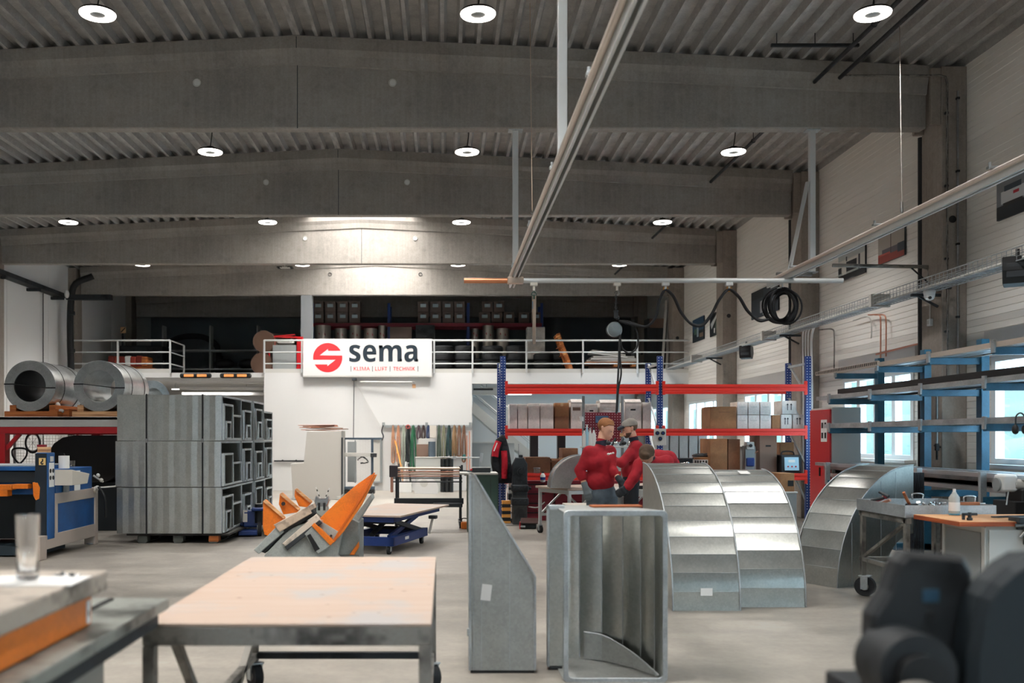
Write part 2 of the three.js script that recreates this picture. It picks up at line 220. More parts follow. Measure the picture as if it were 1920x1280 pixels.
// ---------- mezzanine ----------
const ZM = 28.3, YM = 3.45;
{
  const fx0 = X(495, ZM), fx1 = X(885, ZM), mz = struct('wall_mezzanine');
  obj('store_wall', [spanb(fx0, fx1, 0, YM + .02, -ZM - .2, -ZM)], M.white, mz);
  obj('slab', [spanb(XL, XR, YM - .22, YM, ZB, -ZM - .2)], M.white, mz);
  obj('fascia', [spanb(fx1, X(1300, ZM), YM - .3, YM + .02, -ZM - .15, -ZM - .01), spanb(X(335, ZM), fx0, YM - .12, YM + .02, -ZM - .15, -ZM - .01), spanb(XL, X(335, ZM), YM - .12, YM + .02, -ZM - .15, -ZM - .01)], M.white, mz);
  obj('kick_plate', [spanb(fx0, X(1300, ZM), YM + .02, YM + .14, -ZM - .05, -ZM - .03), spanb(XL, X(320, ZM), YM + .02, YM + .14, -ZM - .05, -ZM - .03)], M.lightGrey, mz);
  obj('cross_wall', [spanb(fx0, fx1, 0, YM - .22, -ZM - 5.5, -ZM - 5.3), spanb(fx0, fx0 + .2, 0, YM - .22, -ZM - 5.3, -ZM - .2), spanb(fx1 - .2, fx1, 0, YM - .22, -ZM - 5.3, -ZM - .2)], M.white, mz);
  obj('rear_panel', [spanb(XL, fx0, 0, YM - .22, -34.6, -34.5), spanb(fx1, XR, 0, YM - .22, -34.6, -34.5)], M.white, mz);
  // column of the upper store and pale wall slice at its left end
  struct('trim_2', [spanb(X(563, 28.9), X(584, 28.9), YM, 5.86, -29.3, -29.0)], M.slabGrey).name = 'trim_2';
}
// ---------- lamps ----------
{
  const ringG = geo(lathe([[.085, .012], [.085, 0], [.195, 0], [.2, .01], [.2, .02]], 0, 0, 0, 40)), bodyG = geo(lathe([[.2, .02], [.19, .045], [.09, .055], [.06, .1], [0, .1]], 0, 0, 0, 40)), hubG = geo(lathe([[0, .006], [.085, .006], [.085, .02]], 0, 0, 0, 24));
  const glow = mat(0x000000, .5, 0, { emissive: 0xfff6ec, emissiveIntensity: 5 });
  const proto = {};
  const rowsZ = [-4.6, .6, 5.6, 10.8, 16, 21.2, 26.4], colsX = [-8.3, -3.9, .38, 4.82], rowWord = { 10.8: 'before the front beam', 16: 'between front and second beam', 21.2: 'between second and third beam', 26.4: 'behind the third beam' }, colWord = ['leftmost', 'second from left', 'second from right', 'rightmost'];
  for (const z of rowsZ) colsX.forEach((x, c) => {
    const lit = true; if (z === 26.4 && false) return;
    const t = thing('ceiling_lamp', rowWord[z] ? `glowing ring lamp on a black cord, ${colWord[c]} ${rowWord[z]}` : 'glowing ring lamp over the near end of the hall', 'lamp', [x, 6.29, -z], 0, 'ring lamps under the roof');
    obj('glow_ring', ringG, glow, t); obj('housing', bodyG, M.black, t); obj('hub', hubG, M.grey, t);
    obj('cord', [tb([[0, .1, 0], [.015, .2, 0], [.03, .35, 0], [.01, roofY(x) - 6.29, 0]], .008, 14, 6)], M.black, t);
    const l = new THREE.SpotLight(LAMP_COLOR, LAMP_CD, 0, 1.03, .5, 2); l.position.set(x, 6.27, -z); l.target.position.set(x, 0, -z); l.castShadow = true; l.shadow.radius = 8; scene.add(l, l.target);
  });
  // strip lights under the mezzanine
  const sg = mat(0x000000, .5, 0, { emissive: 0xfffaf4, emissiveIntensity: 3 });
  for (const [x, z, w, w3] of [[-7.2, 29.6, 2.4, 'nearer one behind the coils'], [-7.2, 32.5, 2.4, 'farther one behind the coils'], [2.2, 29.8, 1.2, 'beside the store wall'], [4.6, 31.5, 1.4, 'above the pale ducts'], [5.4, 29.9, 1.2, 'near the right wall'], [2.4, 33, 1.2, 'far behind the stair']]) {
    const t = thing('strip_lamp', `white strip lamp under the gallery floor, ${w3}`, 'lamp', [x, 3.05, -z]);
    obj('tube', [rb(w, .03, .06, 0, 0, 0, .01)], sg, t); obj('housing', [rb(w, .04, .1, 0, .035, 0, .01)], M.white, t); for (const q of [-1, 1]) obj('hanger', [rod([q * (w / 2 - .1), .05, 0], [q * (w / 2 - .1), .19, 0], .006)], M.grey, t);
    const l = new THREE.RectAreaLight(0xfffaf4, 26, w, .1); l.position.set(x, 3.02, -z); l.lookAt(x, 0, -z); scene.add(l);
  }
}
// ---------- overhead rails, hoses, cables ----------
{
  const GZ = 13.1;
  const railProfile = [[-.036, .05], [.036, .05], [.036, -.065], [.016, -.065], [.016, -.055], [.028, -.055], [.028, .04], [-.028, .04], [-.028, -.055], [-.016, -.055], [-.016, -.065], [-.036, -.065]];
  const rail = (x, label) => {
    const t = thing('overhead_rail', label, 'rail', [x, 3.78, 0]);
    obj('rail_profile', [ext(railProfile, 10.9).translate(0, 0, -13.95)], M.railGalv, t);
    obj('conduit', [rod([-.058, .015, -13.6], [-.058, .015, -3.1], .022, 14)], mat(0xd6cbc1, .4, .4), t);
    for (const z of [12.9, 10.4, 8.2, 6.1, 4.4]) obj('clamp', [rb(.13, .025, .05, -.015, .062, -z, .004), cy(.012, .05, -.06, .085, -z)], M.galv, t);
    return t;
  };
  rail(.98, 'long grey overhead rail running towards the sign, above the centre aisle');
  rail(4.72, 'long overhead rail with copper sheen running along the right wall');
  for (const [x, z, l] of [[1.02, 8.3, 'pale square hanger post of the centre rail, nearest the camera'], [1.0, 13.5, 'pale square hanger post of the centre rail, under the front beam'], [5.17, 13.5, 'grey square hanger post with slanted brace beside the right rail']]) {
    const t = thing('hanger_post', l, 'post', [x, 3.86, -z]);
    obj('post', [rb(.08, 2.0, .08, 0, 1.0, 0, .006)], M.railGalv, t); obj('base_plate', [rb(.14, .012, .14, 0, 0.006, 0, .003)], M.galv, t); obj('head_plate', [rb(.2, .015, .16, 0, 1.995, 0, .003)], M.galv, t);
    if (x > 5) { obj('brace', [bar([-.06, 1.28, .0], [-.42, -.08, .25], .06, .02)], M.railGalv, t); obj('arm', [rb(.5, .05, .05, -.25, -.02, 0, .004)], M.steel, t); }
  }
  { // girder with trolleys
    const t = thing('crane_girder', 'thin horizontal crane girder with copper-coloured left end, carrying hoses', 'girder', [0, 3.685, -GZ]);
    obj('tube', [rod([.62, 0, 0], [5.44, 0, 0], .034, 16)], M.railGalv, t); obj('copper_end', [rod([.27, 0, 0], [.95, 0, 0], .036, 16)], mat(0xd08a64, .35, .7), t);
    obj('joint', [rb(.22, .09, .1, .97, .0, 0, .01)], M.copperAlu, t);
    for (const px of [1001, 1157, 1248, 1367]) { const x = X(px, GZ), k = obj('trolley', [rb(.10, .045, .06, x, -.05, 0, .008), rb(.03, .09, .02, x, -.09, 0, .004)], px < 1200 ? M.beige : M.railGalv, t); if (px > 1200) obj('hose_clip', [ring(.03, .008, x, -.115, 0, 'z', 14, 6)], mat(0xc58a3a, .4, .6), k); else obj('hook', [tb([[x, -.13, 0], [x + .03, -.16, 0], [x + .01, -.2, 0], [x - .025, -.18, 0]], .007, 14, 6)], M.steel, k); }
  }
  { const x = X(1001, GZ), t = thing('lifting_strap', 'worn grey webbing strap with blue label hanging from the girder', 'strap', [x, 3.55, -GZ]);
    obj('webbing', [bx(.045, .66, .006, 0, -.4, 0, 0, .3, .01), bx(.042, .6, .006, .006, -.37, .012, 0, .25, -.015)], mat(0x9a8a7c, .9), t); obj('shackle', [ring(.03, .008, 0, -.05, 0, 'z', 14, 6), cy(.02, .06, 0, -.09, 0)], M.greenDark, t); obj('label', [bx(.048, .1, .009, .002, -.2, 0, 0, .3, 0)], mat(0x2a6f9c, .6), t);
  }
  { // balancer reel
    const x = X(1155, GZ), t = thing('balancer_reel', 'clear ball-shaped hose reel hanging on a chain above the workers', 'reel', [x, 3.15, -GZ]), y = Y(618, GZ) - 3.15;
    for (let i = 0; i < 9; i++) obj('chain_link', [ring(.016, .004, 0, .37 - i * .034, 0, i % 2 ? 'x' : 'z', 12, 6)], M.darkGrey, t);
    obj('swivel', [cy(.028, .09, .0, .07, 0), cy(.034, .02, 0, .115, 0), sph(.03, .02, .03, 0)], M.iron, t);
    obj('reel_drum', [cy(.095, .05, -.03, y, 0, 'z', 28), cy(.1, .012, -.03, y, .03, 'z', 28), cy(.1, .012, -.03, y, -.03, 'z', 28)], M.grey, t);
    obj('guard_shell', [sph(.105, -.02, y, 0, 1, 1.05, .8, 24)], phy(0xb9c4c8, .15, 0, { transmission: .75, thickness: 0 }), t);
    for (let k = 0; k < 4; k++) obj('guard_rib', [ring(.108, .004, -.02, y, 0, 'z', 28, 6).rotateY(0)], M.iron, t).rotation.set(0, 0, 0);
    obj('hook_rod', [rod([.055, y - .05, .0], [.0, Y(775, GZ) - 3.15, .03], .014)], M.darkGrey, t);
    obj('tool_hose', [tb([[.055, y - .08, .02], [.05, y - .35, .02], [.065, y - .6, .03], [.03, y - .8, .03], [.01, Y(772, GZ) - 3.15, .04]], .011, 30, 8)], M.black, t);
    obj('loop_hose', [tb([[.07, y + .12, 0], [.2, y + .1, 0], [.29, y - .05, 0], [.28, y - .25, 0], [.18, y - .32, 0], [.09, y - .26, 0], [.055, y - .12, 0]], .012, 40, 8)], M.black, t);
  }
  { // festoon hoses and coil
    const P = (px, py, dz = 0) => [X(px, GZ), Y(py, GZ), -GZ + dz], t = thing('supply_hose', 'paired black hoses hanging in waves under the girder', 'hose');
    for (const [k, o] of [[0, 0], [1, .03]]) obj('hose', [tb([P(1160, 602, o), P(1185, 606 + 3 * k, o), P(1212, 612, o), P(1228, 596, o), P(1236, 563, o), P(1247, 544, o), P(1260, 553, o), P(1278, 588, o), P(1297, 607 + 2 * k, o), P(1315, 609 + 2 * k, o), P(1333, 590, o), P(1348, 562, o), P(1366, 543, o), P(1384, 556, o), P(1402, 584, o), P(1422, 599 + 3 * k, o), P(1440, 599, o)], .017, 120, 8)], M.rubber, t);
    const c = thing('hose_coil', 'large coil of black hose hanging at the end of the right rail', 'hose', [X(1470, 13.3), Y(574, 13.3), -13.3]);
    for (let i = 0; i < 11; i++) { const R = .245 - rnd(.05), g = new THREE.TorusGeometry(R, .0145, 8, 44).scale(.86 + rnd(.1), 1.05, 1).rotateZ(rnd(-.25, .25)).rotateY(rnd(-.5, .5)).rotateX(rnd(-.1, .1)).translate(rnd(-.07, .07), rnd(-.03, .03), rnd(-.08, .08)); obj('hose_turn', [g], M.rubber, c); }
    obj('hanging_bracket', [rb(.05, .03, .34, -.08, .235, -.1, .006), rb(.02, .14, .02, -.02, .3, 0, .004)], M.railGalv, c);
  }
  { const t = thing('hanging_wire', 'thin brown wire with a small hook hanging left of the centre rail', 'wire', [X(998, 12), Y(398, 12), -12]); obj('wire', [rod([0, .02, 0], [-.03, roofY(1.1) - Y(398, 12), 0], .005, 6)], mat(0xb09a86, .6), t); obj('hook', [tb([[0, .03, 0], [.02, 0, 0], [0, -.02, 0], [-.02, 0, 0]], .006, 12, 6)], M.steel, t); }
  { const z = 9.9, t = thing('hanging_wire', 'thin pale wire carrying the right rail from the roof pipe', 'wire', [4.72, 3.86, -z]); obj('wire', [rod([0, .05, 0], [.72, 2.62, -1.57], .0042, 6)], mat(0x8f857c, .6), t); obj('turnbuckle', [rod([0, 0, 0], [.03, .12, -.07], .014)], M.steel, t); }
  // pipes through the beam sleeves
  { const t = thing('roof_pipe', 'dark roof pipe passing through the sleeves of all beams', 'pipe', [5.15, 6.49, 0]); obj('pipe', [rod([0, 0, -29], [0, 0, -1], .028)], M.iron, t); for (const z of [4, 6.5, 9, 11.5, 16, 21]) obj('pipe_hanger', [rod([0, 0, -z], [0, roofY(5.15) - 6.49, -z], .006, 6), ring(.032, .007, 0, 0, -z, 'z', 14, 6)], M.iron, t); }
  { const t = thing('roof_pipe', 'second dark roof pipe ending at the front beam and dropping down the column', 'pipe', [0, 0, 0]); obj('pipe', [rod([5.44, 6.49, -13.2], [5.44, 6.49, -1], .028)], M.iron, t); obj('branch', [tb([[5.44, 6.5, -13.15], [5.7, 6.5, -13.15], [6.6, 6.5, -13.15], [6.86, 6.49, -13.15], [6.9, 6.4, -13.17], [6.9, 6.2, -13.17], [6.9, 2.2, -13.17]], .014, 60, 8)], M.steelDull, t); for (const y of [6, 5, 4, 3]) obj('clip', [rb(.05, .03, .04, 6.9, y, -13.19, .004)], M.iron, t); }
  { const t = thing('conduit', 'thin grey conduit running down the right side of the nearest column', 'pipe', [7.05, 0, -13.18]); obj('tube', [rod([0, 2.2, 0], [0, 6.3, 0], .014)], M.steel, t); for (const y of [6.2, 5.2, 4.2, 3.2]) obj('clip', [rb(.04, .03, .05, 0, y, -.0, .004)], M.iron, t); }
  { const z = 12.55, t = thing('support_rail', 'short dark mounting rail under the roof beside the right pipe', 'bracket', [X(1528, z), roofY(4.9) - .12, -z]); obj('rail', [rb(1.15, .04, .04, 0, 0, 0, .004)], M.iron, t); for (const x of [-.5, 0, .5]) obj('rod', [rod([x, 0, 0], [x, .16, 0], .006, 6)], M.iron, t); }
}
// ---------- right wall fittings ----------
{ // mesh cable tray
  const t = thing('cable_tray', 'galvanised wire mesh cable tray running along the right wall columns', 'cable tray', [6.62, 3.55, 0]), z0 = -28.2, z1 = -6, w = [];
  for (const [x, y] of [[0, 0], [.24, 0], [0, .15], [.24, .15]]) obj('side_wire', [bx(.012, .012, z1 - z0, x - .12, y, (z0 + z1) / 2)], M.galv, t);
  for (let z = z0; z < z1; z += .1) { w.push(bx(.24, .005, .005, 0, 0, z), bx(.005, .15, .005, -.12, .075, z), bx(.005, .15, .005, .12, .075, z)); }
  for (const [x, y] of [[-.04, 0], [.04, 0], [-.12, .05], [-.12, .1], [.12, .075]]) w.push(bx(.005, .005, z1 - z0, x, y, (z0 + z1) / 2));
  const m = obj('wire_mesh', w, M.galv, t); m.userData.kind = 'stuff';
  obj('tray_floor', [bx(.2, .004, z1 - z0, 0.0, .012, (z0 + z1) / 2)], M.galv, t);
  obj('cable_bundle', [rod([.03, .04, z0], [.03, .04, z1], .03, 8), rod([-.05, .035, z0], [-.05, .035, z1], .022, 8)], M.lightGrey, t);
  for (const z of BEAMS.slice(2, 7)) obj('bracket', [rb(.42, .04, .05, .04, -.04, -z + .24, .004), bar([-.1, -.04, -z + .24], [.2, -.2, -z + .24], .03)], M.iron, t);
  for (const z of [25.2, 19.6, 14.6]) obj('joint_box', [rb(.3, .2, .09, 0, .075, -z, .01)], M.lightGrey, t);
}
{ const t = thing('dome_camera', 'white dome security camera on the nearest right column', 'camera', [6.62, 0, -13.1]); const y = Y(548, 13.1); obj('body', [lathe([[0, .1], [.075, .1], [.078, .05], [.07, .02], [.07, 0]], 0, y - .05, 0, 24)], M.white, t); obj('dome', [sph(.068, 0, y - .05, 0, 1, .95, 1, 20)], M.paper, t); obj('lens', [cy(.02, .02, -.02, y - .08, .055, 'z', 14)], M.black, t); obj('arm', [rb(.3, .03, .03, .15, y + .06, 0, .004)], M.iron, t); }
for (const [px, py, z, s, l] of [[1908, 508, 11, 1.15, 'black wall speaker under the cable tray, nearest the camera'], [1399, 660, 21, 1.0, 'black wall speaker hanging under the cable tray at the far column']]) {
  const t = thing('wall_speaker', l, 'speaker', [X(px, z), Y(py, z), -z], -.6); obj('cabinet', [extX([[-.09, .13], [.09, .11], [.12, -.02], [.06, -.14], [-.06, -.12], [-.1, 0]].map(p => [p[0] * s, p[1] * s]), -.12 * s, .12 * s, .008)], M.black, t); obj('grille', [rb(.18 * s, .14 * s, .01, 0, -.0, .1 * s, .004)], M.darkGrey, t); obj('bracket', [rb(.04, .12, .04, 0, .17 * s, -.02, .004)], M.iron, t);
}
{ // photographs on aluminium panels: flat prints
  const paint = (fn) => { const c = document.createElement('canvas'); c.width = 128; c.height = 160; const g = c.getContext('2d'); fn(g); const t = new THREE.CanvasTexture(c); t.colorSpace = THREE.SRGBColorSpace; return mat(0xffffff, .5, 0, { map: t }); };
  const R = (g, c, ...a) => { g.fillStyle = c; g.fillRect(...a); };
  const arts = [
    [[X(1876, 12.45), 12.45, 10.9, 342, 415], 'large photo print of a person in red beside a white van', g => { R(g, '#7c8084', 0, 0, 128, 160); R(g, '#23465c', 70, 20, 58, 40); R(g, '#c9ccce', 8, 50, 45, 50); R(g, '#2c3b48', 14, 30, 30, 22); R(g, '#b3202c', 30, 62, 10, 12); R(g, '#8d2433', 58, 26, 18, 50); R(g, '#1c2a34', 58, 76, 16, 30); R(g, '#33261f', 62, 16, 9, 10); R(g, '#c0c2c6', 76, 80, 52, 22); R(g, '#0e1a24', 0, 106, 128, 54); R(g, '#1a1a1c', 12, 98, 34, 16); }],
    [[X(1577, 17.45), 17.45, 16.35, 470, 530], 'photo print of a truck against a pale sky', g => { R(g, '#a9b0ae', 0, 0, 128, 160); R(g, '#c9c7be', 0, 60, 128, 60); R(g, '#2a2d33', 40, 72, 50, 50); R(g, '#d6d4cc', 34, 66, 60, 8); R(g, '#d8d6d0', 20, 80, 20, 60); R(g, '#23262c', 98, 60, 8, 70); R(g, '#1f2429', 0, 132, 128, 28); R(g, '#2a2f35', 0, 92, 16, 30); R(g, '#2a2d33', 38, 48, 6, 22); }],
    [[X(1650, 15.85), 15.85, 14.95, 440, 497], 'photo print of a red roof edge with a crane cable', g => { R(g, '#a49c92', 0, 0, 128, 160); R(g, '#8a3326', 0, 118, 128, 42); R(g, '#5b5760', 20, 92, 80, 30); R(g, '#2f3d48', 96, 88, 32, 44); R(g, '#3a2f2c', 62, 0, 3, 120); R(g, '#a8483c', 0, 112, 60, 10); }],
    [[X(1411, 22.4), 22.4, 20.6, 550, 600], 'dark photo print of a hall interior beside the hose coil', g => { R(g, '#24303a', 0, 0, 128, 160); R(g, '#8c8a8c', 44, 70, 40, 70); R(g, '#cfcac8', 58, 110, 30, 44); R(g, '#11181e', 0, 0, 60, 50); R(g, '#474c54', 90, 20, 26, 110); }],
    [[X(1333, 25.9), 25.9, 25.0, 590, 632], 'dark photo print with a white beam, left of a column', g => { R(g, '#1c262c', 0, 0, 128, 160); g.fillStyle = '#b9bcba'; g.beginPath(); g.moveTo(10, 70); g.lineTo(100, 10); g.lineTo(100, 30); g.lineTo(24, 110); g.fill(); R(g, '#d8d8d4', 56, 108, 12, 34); R(g, '#3e4a44', 70, 60, 50, 60); }],
    [[X(1304, 27.7), 27.7, 26.5, 601, 643], 'blue photo print, farthest along the right wall', g => { R(g, '#2c4f6c', 0, 0, 128, 160); R(g, '#15222c', 0, 90, 128, 70); R(g, '#9fb0b8', 50, 60, 20, 70); R(g, '#51725f', 20, 70, 30, 40); R(g, '#7d6a58', 80, 110, 40, 30); }],
  ];
  for (const [[, za, zb, y0, y1], l, fn] of arts) {
    const zm = za, h0 = Y(y1, zm), h1 = Y(y0, zm), t = thing('photo_panel', l, 'picture', [XR - .02, (h0 + h1) / 2, -(za + zb) / 2]), w = za - zb, h = h1 - h0;
    const pl = new THREE.PlaneGeometry(w, h).rotateY(-Math.PI / 2).translate(-.0165, 0, 0); const m = new THREE.Mesh(clean(pl), paint(fn)); m.name = numbered('print'); m.castShadow = m.receiveShadow = true; t.add(m);
    obj('panel_edge', [rb(.03, h, w, 0, 0, 0, .002)], M.darkGrey, t);
  }
}
{ // conduits on the right wall
  const P = (px, py, x = 7.12) => { const z = x * F / (px - VX); return [x, Y(py, z), -z]; };
  const run = (l, pts, r, m) => { const t = thing('conduit', l, 'pipe'); obj('tube', [tb(pts, r, pts.length * 14, 8)], m, t); return t; };
  run('thin brown pipe bracket pair below the cable tray', [P(1640, 590), P(1659, 592), P(1661, 600), P(1661, 668)], .012, M.copper); run('thin brown pipe left of the bracket pair below the cable tray', [P(1628, 590), P(1650, 592), P(1651, 600), P(1651, 672)], .012, M.copper);
  run('short looped drop pipe with a white sleeve under the cable tray', [P(1600, 600), P(1628, 594), P(1633, 602), P(1634, 625), P(1633, 634)], .011, M.lightGrey);
  run('slim grey pipe dropping to the stock rack beside the pallet rack', [P(1535, 618), P(1563, 619), P(1564, 626), P(1564, 700)], .012, M.steelDull);
  run('brown pipe running along the wall above the stock rack', [P(1643, 664), P(1740, 641), P(1760, 640)], .016, M.copper);
  [1506, 1511, 1516].forEach((px, i) => run(`slim white conduit on the second column, ${['leftmost', 'middle', 'rightmost'][i]} of three`, [P(px + 3, 616, 6.8), P(px, 622, 6.8), P(px, 700, 6.8), P(px, 900, 6.8)], .013, M.white));
  run('wide white conduit beside the three slim conduits on the second column', [P(1545, 598, 6.8), P(1528, 610, 6.8), P(1522, 630, 6.8), P(1522, 700, 6.8), P(1522, 940, 6.8)], .024, M.white);
  const sw = thing('switch_box', 'small beige switch box with a cable on the nearest column', 'switch', [6.83, Y(606, 13.6), -13.5]); obj('box', [rb(.05, .1, .09, 0, 0, 0, .008)], M.white, sw); obj('cable', [rod([0, .05, 0], [0, .4, 0], .01)], M.lightGrey, sw); obj('rocker', [rb(.01, .05, .04, -.028, 0, 0, .003)], M.lightGrey, sw);
  const arm = thing('swing_arm', 'grey horizontal hose arm sticking out from the nearest column', 'bracket', [6.85, 0, -13.6]); { const y = Y(500, 13.6); obj('tube', [rod([-.0, y, 0], [-1.35, y + .02, 0], .026)], M.steelDull, arm); obj('elbow', [tb([[-.05, y, 0], [.02, y - .03, 0], [.0, y - .2, 0]], .03, 14, 8)], M.steelDull, arm); obj('stay', [rod([-.25, y, 0], [.0, y - .22, 0], .012)], M.iron, arm); }
  const hose = thing('wall_hose', 'dark spray gun hose hanging in front of the nearest column', 'hose', [6.8, 0, -13.25]); obj('hose', [rod([0, 2.2, 0], [0, Y(840, 13.2), 0], .018)], M.steel, hose); obj('gun', [rb(.05, .1, .05, 0, Y(838, 13.2), 0, .01), rod([0, Y(842, 13.2), 0], [0, Y(862, 13.2), 0], .014), rod([-.04, Y(835, 13.2), 0], [.05, Y(838, 13.2), 0], .012)], M.iron, hose);
}
{ // cantilever stock rack along the right wall with bars
  const t = thing('stock_rack', 'blue cantilever rack full of long metal profiles in front of the right windows', 'rack'), px = 6.62, zs = [14.6, 13.2, 11.8, 10.4, 9.0], lv = [2.52, 2.13, 1.69], TI = [5.95, 5.85, 5.85], teal = mat(0x2a6480, .45, 0, { map: T.wear });
  for (const z of zs) {
    const p = obj('upright', [rb(.1, 2.75, .12, px, 1.375, -z, .006), rb(.5, .1, .12, px - .2, .05, -z, .006)], teal, t);
    lv.forEach((y, i) => { obj('arm', [rb(px - TI[i], .08, .06, (px + TI[i]) / 2, y - .04, -z, .005)], teal, t); obj('end_stop', [rb(.03, .14, .06, TI[i], y + .01, -z, .004)], M.galv, t); });
    obj('lower_arm', [rb(.8, .08, .06, 6.22, .86, -z, .005)], teal, t); obj('end_post', [rb(.07, .34, .05, 5.83, 1.0, -z, .006)], M.galv, t);
  }
  obj('tie', [bar([px, .3, -14.6], [px, .9, -13.2], .04), bar([px, .9, -14.6], [px, .3, -13.2], .04), bar([px, .3, -11.8], [px, .9, -10.4], .04)], teal, t);
  const tube = (w, h) => ext([[-w / 2, -h / 2], [w / 2, -h / 2], [w / 2, h / 2], [-w / 2, h / 2]], 1, 0, [[[-w / 2 + .005, -h / 2 + .005], [-w / 2 + .005, h / 2 - .005], [w / 2 - .005, h / 2 - .005], [w / 2 - .005, -h / 2 + .005]]]);
  const chan = (w, h) => ext([[-w / 2, 0], [w / 2, 0], [w / 2, h], [w / 2 - .006, h], [w / 2 - .006, .006], [-w / 2 + .006, .006], [-w / 2 + .006, h], [-w / 2, h]], 1);
  M.beigeSteel = mat(0xb3a69a, .5);
  const lay = (l, g, y, x, z0, z1, m) => { const o = obj('metal_profile', [g.scale(1, 1, z1 - z0).translate(x, y, -z1)], m); return tag(o, l, 'metal bar', 'stock bars on the cantilever rack'); };
  const where = ['top', 'second', 'third'], kinds = [M.galv, M.alu, M.steel, M.galv, M.steelDull];
  lv.forEach((y, i) => { for (let k = 0; k < 5; k++) { const w = .06 + .03 * (k % 3), x = TI[i] + .07 + k * .115, z0 = 7.4 + .3 * ((k * 7) % 4), z1 = [13.3, 15.2, 14.9][i] + .35 * ((k * 3) % 3) - (i === 0 && k === 0 ? -1.3 : 0); lay(`${['pale', 'bright', 'grey', 'galvanised', 'dull'][k]} metal profile on the ${where[i]} arms of the stock rack`, k % 2 ? tube(w, .05 + .02 * (k % 3)) : chan(w, .06), y + .035 * (k % 2 ? 1 : 0) + .002, x, z0, z1, i === 1 && k > 1 ? M.iron : i === 0 && k < 1 ? M.beigeSteel : kinds[k]); } });
  for (let k = 0; k < 3; k++) lay(`black bar bundle piece ${['in front', 'in the middle', 'at the back'][k]} on the second arms of the stock rack`, tube(.07, .07), 2.24 + .012 * k, 5.98 + k * .1, 7.4, 14.3 + k * .35, M.black);
  for (let k = 0; k < 9; k++) lay(`long grey tube on the lowest arms, ${['first', 'second', 'third', 'fourth', 'fifth', 'sixth', 'seventh', 'eighth', 'ninth'][k]} from the front top`, tube(.08, .05), 1.13 - .055 * (k % 4) - .0, 5.95 + .1 * (k % 3) + .1 * Math.floor(k / 3), 7.4, 15.3 - .1 * (k % 5), [M.alu, M.steel, M.galv][k % 3]);
  // slotted strip of the top level
  const sl = thing('slotted_channel', 'pale channel with a row of slots on the left end of the top arms', 'metal bar', [5.93, 2.56, -14.2]); obj('channel', [rb(.03, .06, 2.2, 0, 0, 0, .004)], M.beigeSteel, sl); const s = []; for (let z = -1.05; z < 1.06; z += .06) s.push(bx(.012, .04, .03, -.012, .004, z)); obj('slot', s, M.black, sl).userData.kind = 'stuff';
  for (const [dy, l] of [[.0, 'lower'], [.06, 'upper']]) {}
  const ef = thing('ear_protectors', 'black ear protectors hanging from the stock rack', 'ear protectors', [5.86, Y(805, 9.8), -9.8]); for (const s2 of [-1, 1]) obj('cup', [sph(.045, .05 * s2 + .02, 0, 0, .7, 1.1, .9)], M.black, ef); obj('band', [tb([[-.03, .04, 0], [-.02, .14, 0], [.02, .17, 0], [.06, .14, 0], [.07, .04, 0]], .008, 20, 6)], M.darkGrey, ef);
}
{ // cabinets by the rack end
  const x0 = 6.04, t = thing('steel_cabinet', 'tall steel cabinet with a red door, beside the pallet rack', 'cabinet', [x0, 0, -15]);
  obj('carcass', [span(.02, .47, .0, 2.02, -.85, 0, .006)], M.lightGrey, t); const d = obj('door', [span(-.01, .018, .03, 1.99, -.83, -.02, .006)], M.red, t); obj('latch', [rb(.02, .14, .03, -.02, 1.0, -.4, .006)], M.black, d);
  const lb = obj('label_sheet', [spanb(-.014, -.011, 1.48, 1.83, -.36, -.12)], M.paper, d); for (const [a, b] of [[0, 0], [0, 1], [1, 0], [1, 1]]) obj('pictogram', [rb(.004, .09, .07, -.016, 1.58 + a * .16, -.3 + b * .12, .002)], M.black, lb);
  const r = thing('radiator_panel', 'dark ribbed panel standing behind the curved duct at right', 'panel', [X(1717, 11.6), 0, -11.6]); for (let i = 0; i < 9; i++) obj('rib', [rb(.016, 1.12, .05, -.085 + i * .021, .56, 0, .003)], M.iron, r);
}
